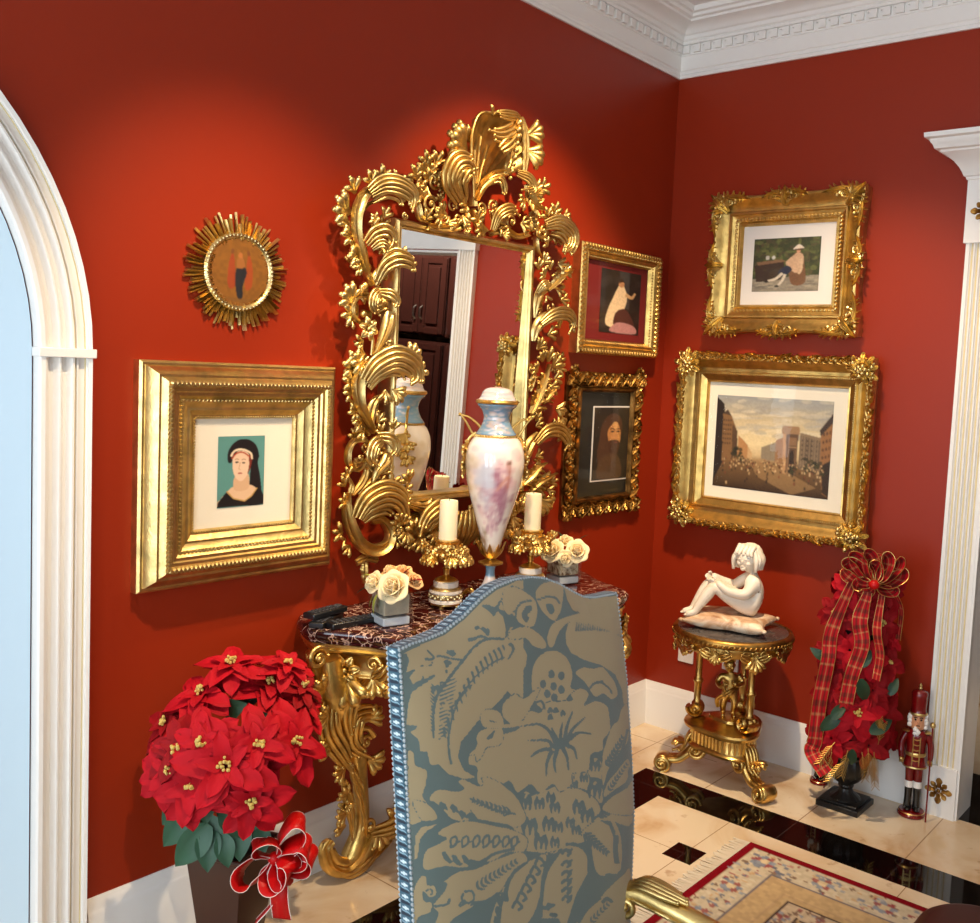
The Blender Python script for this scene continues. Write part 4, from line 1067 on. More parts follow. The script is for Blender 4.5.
# right side
mb = MB()
band(mb, a4([(560, 60), (470, 70), (430, 140), (440, 240), (480, 300)], .06), OUT, [(0, .006), (.5, .009), (1, .004)], .01)
plume(mb, a4([(500, 40), (600, 20), (690, 110), (670, 220), (600, 250)], .085), OUT, .026, 5); plume(mb, a4([(540, 90), (600, 110), (640, 190), (600, 290)], .075), OUT, .016, 3)
for b, d, L, kk in (((560, 10), (10, 70), .034, 3), ((640, 30), (40, 50), .03, 3), ((520, 200), (-60, 40), .03, 3), ((480, 330), (40, 50), .034, 4), ((600, 330), (60, -10), .034, 3), ((640, 400), (50, 20), .036, 4), ((500, 440), (-50, 30), .034, 4), ((510, 580), (20, -60), .026, 2), ((560, 700), (20, 60), .026, 2), ((640, 720), (60, 20), .036, 3), ((540, 380), (-40, 60), .03, 3), ((450, 380), (-20, 70), .034, 3)):
    sprig(mb, a4([b], .065)[0], V((d[0], 0, d[1])), OUT, L, kk)
mb.spray(a4([(520, 540), (590, 470), (640, 420), (700, 380)], .07), OUT, .02, .014, 3); mb.leaf(a4([(415, 750), (430, 640), (460, 560), (520, 520)], .06), OUT, .022, .014, 0, base=.2, tip=.7, peak=.7); plume(mb, a4([(440, 560), (460, 500), (520, 490)], .075), OUT, .014, 4)
mb.leaf(a4([(405, 930), (430, 830), (490, 760), (560, 730)], .065), OUT, .026, .018, 0, base=.3, tip=.5, peak=.6)
plume(mb, a4([(470, 800), (550, 730), (640, 720), (690, 790), (650, 880)], .085), OUT, .02, 4); sprig(mb, a4([(690, 800)], .08)[0], V((40, 0, -60)), OUT, .03, 3); mb.volute(a4([(530, 680)], .07)[0], OUT, UP, .012, 1.3, .35, 1)
mb.build('side_scroll', M['goldb'], t, smooth=60)
mb = MB()
for b, d, L, kk in (((440, 150), (40, 60), .04, 4), ((520, 40), (50, 20), .036, 3), ((480, 240), (-30, 60), .036, 4), ((520, 240), (10, 80), .044, 3), ((560, 290), (40, 70), .044, 3), ((570, 380), (50, 20), .034, 3), ((540, 440), (60, 0), .034, 3), ((440, 320), (-50, 30), .034, 4), ((410, 420), (-40, 20), .03, 3), ((450, 480), (30, -50), .034, 3), ((430, 700), (30, 60), .03, 3), ((560, 760), (40, 50), .034, 3), ((610, 780), (60, 20), .03, 3), ((650, 860), (50, -10), .034, 3), ((430, 740), (50, 20), .03, 3)):
    sprig(mb, a6([b], .065)[0], V((d[0], 0, d[1])), OUT, L, kk)
mb.spray(a6([(390, 640), (440, 520), (480, 380), (510, 260)], .065), OUT, .034, .018, 4); mb.spray(a6([(480, 560), (540, 480), (590, 420)], .06), OUT, .022, .014, 3); mb.leaf(a6([(380, 470), (400, 380), (420, 280)], .06), OUT, .018, .014, 4)
mb.leaf(a6([(360, 700), (430, 640), (500, 590)], .06), OUT, .012, .01, 0); mb.volute(a6([(390, 300)], .07)[0], OUT, UP, .016, 1.4, .32, -1)
mb.leaf(a6([(335, 1010), (380, 880), (450, 800)], .065), OUT, .026, .018, 0, base=.4, tip=.6); plume(mb, a6([(430, 870), (500, 780), (590, 770), (650, 860), (620, 930)], .085), OUT, .022, 4)
mb.spray(a8([(330, 340), (390, 280), (440, 210), (490, 170)], .07), OUT, .028, .016, 4); mb.spray(a8([(380, 400), (450, 330), (510, 290), (570, 250)], .065), OUT, .026, .016, 4)
for b, d, L, kk in (((520, 380), (50, -20), .03, 3), ((540, 330), (50, 20), .03, 3), ((430, 130), (60, 40), .03, 3), ((470, 460), (50, -60), .05, 4), ((430, 480), (20, -80), .05, 4), ((520, 440), (40, -10), .03, 3)):
    sprig(mb, a8([b], .06)[0], V((d[0], 0, d[1])), OUT, L, kk)
band(mb, a8([(560, 440), (500, 520), (400, 560), (320, 520), (330, 430), (400, 410)], .06), OUT, [(0, .008), (.4, .018), (1, .01)], .013)
mb.build('side_scroll', M['gold'], t, smooth=60)
# small leaves filling the sides
mb = MB()
for i in range(64):
    y = rd.uniform(215, 505); x = rd.uniform(536, 562) if i % 2 else rd.uniform(352, 390); p = Pm(x, y, .035); a = rd.uniform(0, 2*PI)
    if i % 5 == 0: mb.volute(p, OUT, V((math.cos(a), 0, math.sin(a))), rd.uniform(.014, .022), 1.4, .3, rd.choice((-1, 1)))
    else: sprig(mb, p, V((math.cos(a), 0, math.sin(a))), OUT, rd.uniform(.03, .042), rd.choice((3, 4)))
for i in range(26):
    p = Pm(rd.uniform(400, 530), rd.uniform(504, 535), .04); a = rd.uniform(-2.6, -.4); sprig(mb, p, V((math.cos(a), 0, math.sin(a))), OUT, rd.uniform(.03, .045), 4)
tag(mb.build('small_leaves', M['gold'], t, smooth=60), kind='stuff')
# crest
mb = MB()
rim = [(355, 640), (350, 500), (340, 350), (345, 210), (390, 95), (480, 85), (640, 105), (700, 200), (705, 330), (690, 450)]
R1 = catmull(a2(rim, .10), 40); bs = a2([(372, 640)], .06)[0]; vs = []
for i, p in enumerate(R1):
    for j in range(9):
        s = j/8; q = bs.lerp(p, s); q = q+OUT*(.03*math.sin(PI*s)*-1+.006*math.sin(i*1.9)*s)+OUT*.0
        vs.append(q)
for i, p in enumerate(R1):
    for j in range(9): vs.append(vs[i*9+j]-OUT*.012)
n9 = 40*9; fs = []
for i in range(39):
    for j in range(8):
        a = i*9+j; fs += [(a, a+9, a+10, a+1), (n9+a, n9+a+1, n9+a+10, n9+a+9)]
for i in range(39): fs.append((i*9+8, i*9+17, n9+i*9+17, n9+i*9+8))
mb.add(vs, fs)
mb.tube(R1, .0055, 8)
for e in ((360, 330), (400, 240), (450, 300)): mb.tube(a2([(372, 610), ((372+e[0])/2-8, (610+e[1])/2), e], .082), [(0, .004), (1, .007)], 7)
plume(mb, a2([(645, 130), (590, 210), (500, 240), (420, 210)], .12), OUT, .024, 4); plume(mb, a2([(630, 180), (590, 260), (530, 310), (490, 340)], .125), OUT, .018, 3); plume(mb, a2([(660, 120), (600, 110), (520, 100), (480, 90)], .118), OUT, .014, 4)
for i in range(9):
    q = i/8; mb.ball(a2([(655-60*q+8*math.sin(q*3), 150+365*q)], .145)[0], .0135-.006*q, 9, 6)
mb.leaf(a2([(560, 500), (590, 400), (620, 250), (640, 140)], .1), OUT, .018, .01, 5, base=.4, tip=.6)
mb.leaf(a2([(690, 480), (700, 350), (690, 200), (665, 110)], .098), OUT, .02, .012, 6, base=.4, tip=.6)
sprig(mb, a2([(700, 230)], .1)[0], V((90, 0, 30)), OUT, .062, 4, .8); sprig(mb, a2([(695, 330)], .1)[0], V((110, 0, -30)), OUT, .066, 4, .8); sprig(mb, a2([(480, 100)], .12)[0], V((10, 0, 50)), OUT, .03, 2)
sprig(mb, a2([(300, 330)], .08)[0], V((-130, 0, 40)), OUT, .085, 5, .9); sprig(mb, a2([(320, 270)], .08)[0], V((-60, 0, 40)), OUT, .045, 3, .8)
mb.build('shell_crest', M['gold'], t, smooth=60)
mb = MB()
plume(mb, a2([(260, 660), (185, 540), (210, 430), (280, 410), (345, 470)], .1), OUT, .034, 5); plume(mb, a2([(300, 640), (260, 540), (290, 470), (330, 500)], .1), OUT, .018, 3)
band(mb, a2([(370, 660), (420, 560), (500, 490), (570, 480)], .1), OUT, [(0, .005), (.5, .016), (1, .01)], .012); band(mb, a2([(350, 700), (340, 560), (365, 520)], .08), OUT, .012, .012)
plume(mb, a2([(420, 560), (500, 520), (530, 590), (520, 640)], .09), OUT, .012, 3); plume(mb, a2([(640, 480), (700, 520), (720, 590), (640, 600)], .1), OUT, .016, 4)
mb.spray(a2([(700, 560), (730, 640), (760, 700), (800, 720)], .09), OUT, .034, .016, 4); sprig(mb, a2([(740, 600)], .09)[0], V((70, 0, 20)), OUT, .045, 4); sprig(mb, a2([(690, 660)], .1)[0], V((-40, 0, -20)), OUT, .036, 4)
for b, r, h in (((60, 690), .03, 1), ((150, 770), .026, -1), ((210, 700), .022, 1), ((240, 790), .024, 1), ((480, 700), .022, -1), ((530, 770), .028, 1), ((600, 800), .024, -1), ((800, 860), .032, 1), ((700, 800), .026, -1), ((90, 540), .024, -1), ((400, 720), .024, 1)):
    mb.volute(a2([b], .07)[0], OUT, V((rd.uniform(-1, 1), 0, rd.uniform(-1, 1))), r, 1.5, .26, h)
for i in range(46):
    x = rd.uniform(-20, 860); top = 430 if x < 300 else (680 if x < 620 else 640+(x-620)*.5); y = rd.uniform(top, min(850+x*.08, 900))
    if i < 10: x, y = rd.uniform(-10, 130), rd.uniform(440, 560)
    a = rd.uniform(0, 2*PI); sprig(mb, a2([(x, y)], .06+.02*rd.random())[0], V((math.cos(a), 0, math.sin(a))), OUT, rd.uniform(.026, .04), rd.choice((2, 3, 4)))
for x, y, dx, dy in ((40, 440, -20, 60), (-20, 520, -50, 50), (100, 430, 20, 50), (790, 590, 50, 30), (880, 760, 10, 60), (840, 790, -30, 40), (900, 830, 40, 30)):
    sprig(mb, a2([(x, y)], .07)[0], V((dx, 0, dy)), OUT, .04, 3)
band(mb, a2([(60, 830), (150, 850), (250, 840), (310, 790), (290, 700)], .075), OUT, [(0, .01), (.5, .012), (1, .006)], .01); band(mb, a2([(340, 720), (370, 800), (430, 880)], .075), OUT, [(0, .008), (1, .014)], .012)
band(mb, a2([(460, 880), (560, 860), (640, 900), (720, 880)], .07), OUT, .01, .01); plume(mb, a2([(480, 860), (500, 760), (570, 720), (630, 760)], .09), OUT, .018, 4)
blossom(mb, a2([(305, 850)], .08)[0], OUT, .02, 5)
mb.build('crest_foliage', M['gold'], t, smooth=60)
# ------------------------------------------------------------------ console table under the mirror
TZ = .83; KC = -1.365
half = [(0, -.56), (.2, -.55), (.36, -.525), (.47, -.485), (.515, -.41), (.55, -.3), (.61, -.2), (.64, -.13), (.615, -.05), (.58, -.004)]
hp = [(p.x, p.y) for p in catmull([(x, y, 0) for x, y in half], 26)]
def outline(ins):
    cx, cy = 0, -.2; out = []
    for x, y in hp:
        l = math.hypot(x-cx, y-cy); f = (l-ins)/l if y < -.01 else (abs(x)-ins)/abs(x)
        out.append((cx+(x-cx)*f, cy+(y-cy)*f if y < -.01 else y))
    return [(-x, y) for x, y in out[::-1]]+out[1:]
def layered(mb, levels, mi=0):
    vs = []; n = len(outline(0))
    for z, ins in levels: vs += [(x, y, z) for x, y in outline(ins)]
    fs = [tuple(range(n)), tuple(range((len(levels)-1)*n, len(levels)*n))[::-1]]
    fs += [(i*n+j, i*n+(j+1) % n, (i+1)*n+(j+1) % n, (i+1)*n+j) for i in range(len(levels)-1) for j in range(n)]
    return mb.add(vs, fs, mi)
t = thing('console_table', 'gilt carved console table with a veined dark red marble top, under the mirror', 'console table', (KC, 0, 0))
mb = MB(); layered(mb, [(TZ, .012), (TZ-.002, .006), (TZ-.008, .001), (TZ-.016, 0), (TZ-.024, .002), (TZ-.03, .008), (TZ-.034, .012), (TZ-.042, .012)])
mb.build('marble_top', M['topmarble'], t, smooth=50)
mb = MB(); layered(mb, [(TZ-.0425, .016), (TZ-.046, .012), (TZ-.052, .012), (TZ-.056, .02), (TZ-.06, .024), (TZ-.064, .02), (TZ-.07, .022), (TZ-.074, .03), (TZ-.085, .036), (TZ-.12, .04), (TZ-.135, .036), (TZ-.14, .05)])
rail = mb.build('apron', M['bronze'], t, smooth=30)
mb = MB(); rd = random.Random(5); ol = outline(.03); L = [V((x, y, 0)) for x, y in ol]
mb.tube([p+V((0, 0, TZ-.138)) for p in L if p.y < -.06], .006, 6)
for i in range(3, len(L)-3, 2):
    p = L[i]
    if p.y > -.08: continue
    T = (L[i+1]-L[i-1]).normalized(); o = V((T.y, -T.x, 0)); o = o if o.dot(p-V((0, -.2, 0))) > 0 else -o
    c = p+V((0, 0, TZ-.105))+o*.008; s = 1 if i < len(L)/2 else -1
    k = i % 6
    if k == 3:
        blossom(mb, c+V((0, 0, -.01)), o, .042, 7)
    else:
        mb.volute(c+V((0, 0, .012)), o, T*s, .022, 1.4, .3, s)
        plume(mb, [c+V((0, 0, -.03)), c+T*s*.03+V((0, 0, -.01)), c+T*s*.05+V((0, 0, .02))], o, .016, 3, lift=.01)
    sprig(mb, c+V((0, 0, -.025)), V((0, 0, -1))+T*rd.uniform(-.4, .4), o, .05+.03*(k == 3), 4)
mb.build('apron_carving', M['bronze'], rail, smooth=60)
def console_leg(sgn):
    def W(px, py, y):
        y = -.1+(y+.1)*.5
        p = on(1, y, px, py); x = p.x-KC
        return V((x if sgn < 0 else -x, p.y, p.z))
    OL = V((-.35*(-sgn), -.94, 0)).normalized(); mb = MB()
    sp = [W(328, 658, -.3), W(333, 690, -.3), W(346, 722, -.27), W(356, 752, -.22), W(360, 790, -.16), W(361, 825, -.125), W(352, 856, -.11)]
    mb.tube(catmull(sp, 26), [(0, .036), (.2, .05), (.42, .036), (.6, .026), (.8, .025), (1, .036)], 12)
    band(mb, [W(312, 652, -.3), W(320, 690, -.32), W(334, 730, -.3), W(350, 765, -.24)], OL, [(0, .012), (.5, .02), (1, .01)], .014)
    mb.volute(W(318, 658, -.33), OL, V((1, 0, .3)), .034, 1.6, .28, -sgn); mb.tube(catmull([W(352, 735, -.26), W(366, 728, -.28), W(374, 736, -.28)], 12), .009, 8); mb.volute(W(366, 742, -.28), OL, V((1, 0, .3)), .02, 1.4, .34, -sgn)
    for a in (((372, 668, -.36), (352, 690, -.36), (345, 718, -.33), (352, 745, -.28)), ((380, 712, -.3), (356, 716, -.32), (352, 742, -.29), (372, 756, -.26)), ((330, 700, -.33), (328, 730, -.32), (340, 752, -.28), (352, 770, -.24))):
        plume(mb, [W(*q) for q in a], OL, .026, 4, lift=.012)
    for a in (((352, 770, -.24), (362, 800, -.2), (366, 835, -.17)), ((344, 780, -.23), (350, 810, -.19), (352, 840, -.16))): mb.leaf([W(*q) for q in a], OL, .018, .014, 4)
    for q, d, l in (((326, 690, -.33), (-1, 0, .5), .05), ((330, 715, -.33), (-1, 0, .1), .045), ((333, 745, -.3), (-1, 0, .2), .05), ((345, 768, -.26), (-1, 0, -.3), .04), ((375, 690, -.36), (1, 0, .4), .05), ((368, 720, -.31), (1, 0, .3), .045), ((368, 760, -.23), (1, 0, -.4), .05), ((348, 795, -.22), (-.7, 0, .6), .035), ((346, 812, -.2), (-.8, 0, -.2), .035), ((345, 826, -.19), (-1, 0, .3), .035), ((372, 838, -.15), (1, 0, .3), .04)):
        sprig(mb, W(*q), V((d[0]*(-sgn), d[1], d[2])), OL, l, 4)
    blossom(mb, W(345, 806, -.2), OL, .026, 5)
    # the foot: an upturned leaf scroll
    mb.leaf([W(372, 828, -.14), W(362, 850, -.14), W(345, 866, -.12), W(331, 862, -.11), W(326, 846, -.11), W(331, 838, -.12)], OL, .034, .03, 0, .2, base=.6, tip=.5, peak=.5)
    plume(mb, [W(382, 842, -.12), W(366, 856, -.14), W(348, 868, -.13), W(332, 864, -.12)], OL, .024, 4, lift=.016)
    mb.ball(W(345, 869, -.105), (.035, .03, .016), 10, 6); mb.leaf([W(352, 862, -.13), W(374, 852, -.12), W(394, 832, -.1)], OL, .022, .02, 3, .4)
    return mb.build('leg', M['bronze'], t, smooth=60)
console_leg(-1); console_leg(1)
mb = MB()
for s in (-1, 1):
    c = V((s*.3, -.12, .15))
    band(mb, [c+V((s*.09, 0, -.02)), c+V((s*.04, 0, -.05)), c+V((-s*.05, 0, -.05)), c+V((-s*.15, 0, 0)), c+V((-s*.27, 0, .03))], OUT, [(0, .014), (.4, .022), (1, .016)], .02)
    mb.volute(c+V((s*.085, -.01, .0)), OUT, V((0, 0, -1)), .03, 1.4, .3, s); plume(mb, [c+V((s*.08, -.01, -.03)), c+V((0, -.02, -.03)), c+V((-s*.08, -.02, .0)), c+V((-s*.13, -.01, .05))], OUT, .028, 4, lift=.014)
    for i in range(5): sprig(mb, c+V((s*(.05-.06*i), -.01, -.02)), V((-s*.3, 0, 1 if i % 2 else -1)), OUT, .055, 4)
blossom(mb, V((0, -.14, .19)), OUT, .07, 7)
mb.build('stretcher', M['bronze'], t, smooth=60)

# ------------------------------------------------------------------ lathe with a painted skin
def painted_lathe(name, prof, ras, mat, parent, c=(0, 0, 0), n=64, rot=0.0):
    P = catmull([(r, 0, z) for r, z in prof], 70); h, w = ras.h, ras.w; vs = []; cols = []
    z0, z1 = P[0].z, P[-1].z
    for p in P:
        for j in range(n):
            a = 2*PI*j/n+rot; vs.append((c[0]+p.x*math.cos(a), c[1]+p.x*math.sin(a), c[2]+p.z))
            v = 1-(p.z-z0)/(z1-z0); cols.append((*ras.a[min(h-1, int(v*(h-1)))][int(j/n*w) % w], 1))
    fs = [(i*n+j, i*n+(j+1) % n, (i+1)*n+(j+1) % n, (i+1)*n+j) for i in range(len(P)-1) for j in range(n)]+[tuple(range(n))[::-1], tuple(range((len(P)-1)*n, len(P)*n))]
    me = bpy.data.meshes.new(name); me.from_pydata(vs, [], fs); ca = me.color_attributes.new('Col', 'FLOAT_COLOR', 'POINT')
    ca.data.foreach_set('color', np.array(cols).ravel()); me.materials.append(mat); me.shade_smooth()
    o = bpy.data.objects.new(name, me); COL.objects.link(o); o.parent = parent; return o

# ------------------------------------------------------------------ porcelain urn
vx, vy = -1.37, -.25
t = thing('porcelain_urn', 'tall lidded porcelain urn painted in pink with gilt handles, on the console table', 'urn', (vx, vy, TZ))
rd = random.Random(9)
def dabs(r, n, x, y, sx, sy, cols, s=.02, al=.5):
    for _ in range(n):
        q = s*(.5+rd.random()); r.ell((x+rd.gauss(0, sx)) % 1, y+rd.gauss(0, sy), q, q*1.3, lin(rd.choice(cols)), al, rd.uniform(0, 3))
r = Raster(160, 160, lin((236, 226, 216)))
# angle 0 = +x; the camera looks at angle ~222 deg (u .62); the mirror side is ~ u .38
dabs(r, 90, .62, .35, .07, .16, [(226, 182, 182), (236, 204, 200), (206, 160, 170), (240, 222, 214)], .035, .45)
dabs(r, 220, .63, .5, .05, .13, [(176, 118, 136), (190, 134, 150), (156, 98, 122), (220, 180, 186)], .016, .6); dabs(r, 60, .6, .62, .03, .05, [(236, 226, 220), (206, 160, 170)], .008, .8)
r.stroke([(.69, .2), (.71, .3), (.69, .44)], .012, lin((176, 92, 70)), .7, samp=10); r.ell(.7, .2, .012, .02, lin((110, 66, 46))); r.stroke([(.7, .3), (.66, .38), (.64, .42)], .008, lin((214, 150, 124)), .8, samp=8); r.blob([(.66, .42), (.7, .4), (.72, .6), (.68, .68)], lin((166, 116, 136)), .7)
dabs(r, 50, .56, .3, .03, .12, [(208, 206, 214), (196, 200, 212)], .025, .4)
dabs(r, 90, .36, .3, .07, .1, [(206, 182, 150), (190, 166, 136), (222, 204, 176), (170, 150, 130)], .03, .4); dabs(r, 60, .34, .6, .04, .06, [(150, 138, 146), (122, 112, 118), (168, 150, 130)], .018, .5); dabs(r, 50, .4, .85, .08, .06, [(170, 132, 96), (146, 120, 92)], .025, .4)
dabs(r, 60, .1, .45, .15, .2, [(226, 196, 190), (206, 200, 210)], .04, .4); r.blur(2)
painted_lathe('body', [(.014, .15), (.024, .17), (.036, .21), (.06, .29), (.083, .37), (.094, .43), (.097, .465), (.092, .505), (.078, .535), (.062, .548)], r, M['porc'], t)
r = Raster(96, 60, lin((112, 146, 172))); dabs(r, 120, .62, .5, .3, .3, [(96, 134, 166), (134, 160, 178), (150, 160, 170)], .03, .5); dabs(r, 60, .62, .6, .08, .3, [(214, 200, 196), (196, 170, 160), (206, 196, 206)], .03, .6); dabs(r, 60, .3, .5, .3, .25, [(206, 176, 96), (216, 190, 110)], .008, .9); r.blur(1)
painted_lathe('neck', [(.063, .548), (.066, .556), (.056, .57), (.046, .59), (.043, .61), (.05, .632), (.064, .648), (.062, .655)], r, M['porc'], t)
r = Raster(96, 40, lin((196, 190, 192))); dabs(r, 100, .6, .5, .3, .3, [(206, 188, 182), (222, 206, 196), (150, 172, 190), (196, 150, 140)], .05, .5); r.blur(1)
painted_lathe('lid', [(.064, .664), (.058, .672), (.053, .682), (.047, .694), (.034, .703), (.012, .708), (.001, .708)], r, M['porc'], t)
mb = MB(); mb.lathe([(.06, .652), (.068, .654), (.071, .659), (.068, .665), (.06, .667)], n=48); mb.build('lid_rim', M['bronze'], t)
mb = MB(); mb.lathe([(.058, .542), (.066, .545), (.068, .55), (.064, .556), (.058, .556)], n=48)
for i in range(40): a = 2*PI*i/40; mb.ball((.067*math.cos(a), .067*math.sin(a), .549), .0035, 6, 4)
mb.build('shoulder_ring', M['bronze'], t)
for s in (-1, 1):
    d = V((s*.62, -s*.78, 0)) if s < 0 else V((.8, -.6, 0)); d.normalize(); n_ = d.cross(V((0, 0, 1))); mb = MB()
    mb.tube(catmull([d*.06+V((0, 0, .53)), d*.082+V((0, 0, .56)), d*.1+V((0, 0, .59)), d*.118+V((0, 0, .612))], 14), [(0, .005), (1, .003)], 7)
    mb.tube(catmull([d*.118+V((0, 0, .612)), d*.09+V((0, 0, .605)), d*.062+V((0, 0, .585)), d*.05+V((0, 0, .57))], 14), [(0, .003), (1, .005)], 7); mb.ball(d*.12+V((0, 0, .613)), .006, 7, 5)
    mb.tube(catmull([d*.066+V((0, 0, .556)), d*.088+V((0, 0, .535)), d*.096+V((0, 0, .5))], 10), .005, 7)
    for k in range(9): mb.ball(d*(.094-.0006*k)+n_*(.012*math.sin(k*2.1)*(1-k/12))+V((0, 0, .525-k*.012)), .0085-.0004*k, 7, 5)
    for k in range(4): sprig(mb, d*.094+V((0, 0, .52-k*.025)), V((0, 0, -1))+n_*(1 if k % 2 else -1)*.6, d, .035, 4)
    mb.build('handle', M['bronze'], t)
mb = MB(); mb.lathe([(.012, .118), (.022, .12), (.04, .126), (.041, .131), (.026, .136), (.014, .142), (.014, .15), (.03, .158), (.038, .17)], n=32, cap=False)
for i in range(10):
    a = 2*PI*i/10; d = V((math.cos(a), math.sin(a), 0)); mb.leaf([d*.016+V((0, 0, .146)), d*.034+V((0, 0, .17)), d*.044+V((0, 0, .2))], d, .011, .004, 0, .3, 9, 5, base=.6)
mb.build('body_mount', M['bronze'], t)
r = Raster(48, 40, lin((226, 214, 206))); r.a[:14] = lin((120, 156, 178)); dabs(r, 40, .6, .7, .2, .15, [(214, 186, 180), (200, 196, 206)], .05, .5); r.blur(1)
painted_lathe('stem', [(.055, .018), (.042, .03), (.024, .06), (.016, .085), (.015, .105), (.018, .12)], r, M['porc'], t, n=40)
mb = MB(); mb.lathe([(.07, 0), (.072, .006), (.066, .012), (.058, .016), (.055, .02), (.05, .02)], n=40)
for i in range(4):
    a = 2*PI*i/4+.5; mb.spray([V((.05*math.cos(a), .05*math.sin(a), .02)), V((.07*math.cos(a), .07*math.sin(a), .024)), V((.09*math.cos(a), .09*math.sin(a), .008))], V((0, 0, 1)), .022, .01, 3, .3)
mb.build('base', M['bronze'], t)

# ------------------------------------------------------------------ candle holders and candles
def candleholder(px, py, label, s=1.0, loc=None):
    c = loc or on(2, TZ, px, py)
    t = thing('candle_holder', label, 'candle holder', (c.x, c.y, TZ), rd.uniform(0, 1), 'gilt candle holders on the console'); t.scale = (s, s, s)
    mb = MB()
    mb.lathe([(.0, .012), (.046, .012), (.046, .019), (0, .019)], n=32)
    for i in range(4): a = PI/2*i+.4; mb.ball((.04*math.cos(a), .04*math.sin(a), .006), (.009, .009, .006), 8, 5); mb.lathe([(.004, .008), (.008, .016), (.006, .02)], (.04*math.cos(a), .04*math.sin(a), 0), 8)
    mb.build('feet', M['bronze'], t)
    mb = MB(); mb.lathe([(.05, .018), (.053, .02), (.053, .026), (.05, .028), (.05, .05), (.053, .052), (.052, .058), (.046, .06)], n=40); mb.build('marble_base', M['mwhite'], t)
    mb = MB(); mb.lathe([(.0505, .031), (.052, .033), (.052, .046), (.0505, .048)], n=40, cap=False)
    for i in range(30): a = 2*PI*i/30; mb.ball((.052*math.cos(a), .052*math.sin(a), .0395+.003*(-1)**i), (.005, .005, .005), 6, 4)
    mb.lathe([(.047, .059), (.05, .062), (.047, .066), (.04, .068)], n=40); mb.build('frieze', M['goldpale'], t)
    mb = MB(); mb.lathe([(.038, .067), (.04, .069), (.04, .084), (.036, .087)], n=36); mb.build('marble_drum', M['mwhite'], t)
    mb = MB(); mb.lathe([(.034, .086), (.036, .09), (.026, .096), (.014, .1), (.009, .106), (.01, .122), (.013, .126), (.009, .13), (.01, .14), (.022, .146), (.042, .156), (.056, .17), (.058, .182), (.05, .19), (.036, .196), (.034, .206), (.038, .212), (.038, .218), (.03, .22)], n=40, lobes=20, amp=.025); mb.build('bowl', M['bronze'], t)
    mb = MB()
    for i in range(14):
        a = 2*PI*i/14; d = V((math.cos(a), math.sin(a), 0)); c0 = d*.055+V((0, 0, .186))
        for k in range(5): mb.ball(c0+V((rd.uniform(-.014, .014), rd.uniform(-.014, .014), rd.uniform(-.03, .012))), rd.uniform(.005, .009), 6, 4)
        sprig(mb, c0-V((0, 0, .008)), d*.5+V((0, 0, rd.choice((.7, -.9)))), d, .034, 4); blossom(mb, c0+d*.008+V((0, 0, rd.uniform(-.02, .01))), d, .016, 5)
    mb.build('garland', M['bronze'], t)
    cd = thing('candle', 'ivory pillar candle in the '+('left' if loc is None else 'right')+' gilt holder', 'candle', (c.x, c.y, TZ+.22*s), 0, 'pillar candles'); cd.scale = (s, s, s)
    mb = MB(); mb.lathe([(.0285, 0), (.029, .004), (.029, .118), (.0275, .124), (.022, .125), (.014, .121), (.002, .12)], n=36); mb.build('wax', M['wax'], cd)
    mb = MB(); mb.tube([V((0, 0, .119)), V((.001, 0, .126)), V((.003, 0, .132))], .0012, 6); mb.build('wick', M['wick'], cd)
    return t
candleholder(445, 607, 'gilt candle holder on white marble, beside the small rose arrangement on the left', 1.0)
candleholder(0, 0, 'gilt candle holder on white marble, to the right of the porcelain urn', 1.0, V((-1.165, -.25, TZ)))

# ------------------------------------------------------------------ rose arrangements in glass cubes
def rose(name, c, r, d, mat, t, seed):
    q = random.Random(seed); mb = MB(); d = V(d).normalized(); x = d.orthogonal().normalized(); y = d.cross(x); c = V(c)
    for ring, (n, rr, op, up) in enumerate(((3, .3, .1, 1.0), (4, .5, .3, .95), (5, .75, .62, .75), (6, 1.0, 1.0, .42))):
        for j in range(n):
            a = 2*PI*(j+.5*ring)/n+q.uniform(-.15, .15); e = x*math.cos(a)+y*math.sin(a); s = d.cross(e); w = rr*r*(1.1 if ring else .9)
            def f(u, v):
                vv = (v-.5)*2; wid = w*math.sin(PI*min(1, .25+u*.62))**.7; k = op*u**1.4
                p = c+e*(rr*r*(.28+.72*k)*(1-.22*vv*vv))+s*(vv*wid*.72)+d*(r*up*u*(1-.1*vv*vv)-.25*r*max(0, u-.75)*op*2)
                return p+e*(.1*r*q.random()*u*.3)
            mb.grid(f, 6, 6)
    mb.ball(c+d*r*.45, (r*.18, r*.18, r*.3), 8, 6)
    o = mb.build(name, mat, t, smooth=180); sm = o.modifiers.new('t', 'SOLIDIFY'); sm.thickness = .0012
    return o
def simple_leaf(mb, a, d, up, L, w, mi=0, fold=.25, n=8):
    a = V(a); d = V(d).normalized(); s = d.cross(V(up)).normalized(); u = s.cross(d)
    def f(i, j):
        t_ = i; q = (j-.5)*2; wd = w*math.sin(PI*min(1, .06+.94*t_))**.8*(1-.25*t_)
        return a+d*(L*t_)+s*(q*wd)+u*(abs(q)*wd*fold-L*.35*t_*t_)
    mb.grid(f, n, 4, mi)
M['clearbase'] = pmat('frosted_clear_base', (196, 202, 210), .08, spec=.8)
M['pebble'] = marble('cream_pebbles', [(.35, lin((120, 84, 56))), (.5, lin((206, 184, 150))), (.65, lin((240, 228, 204)))], 60, .5, .4)
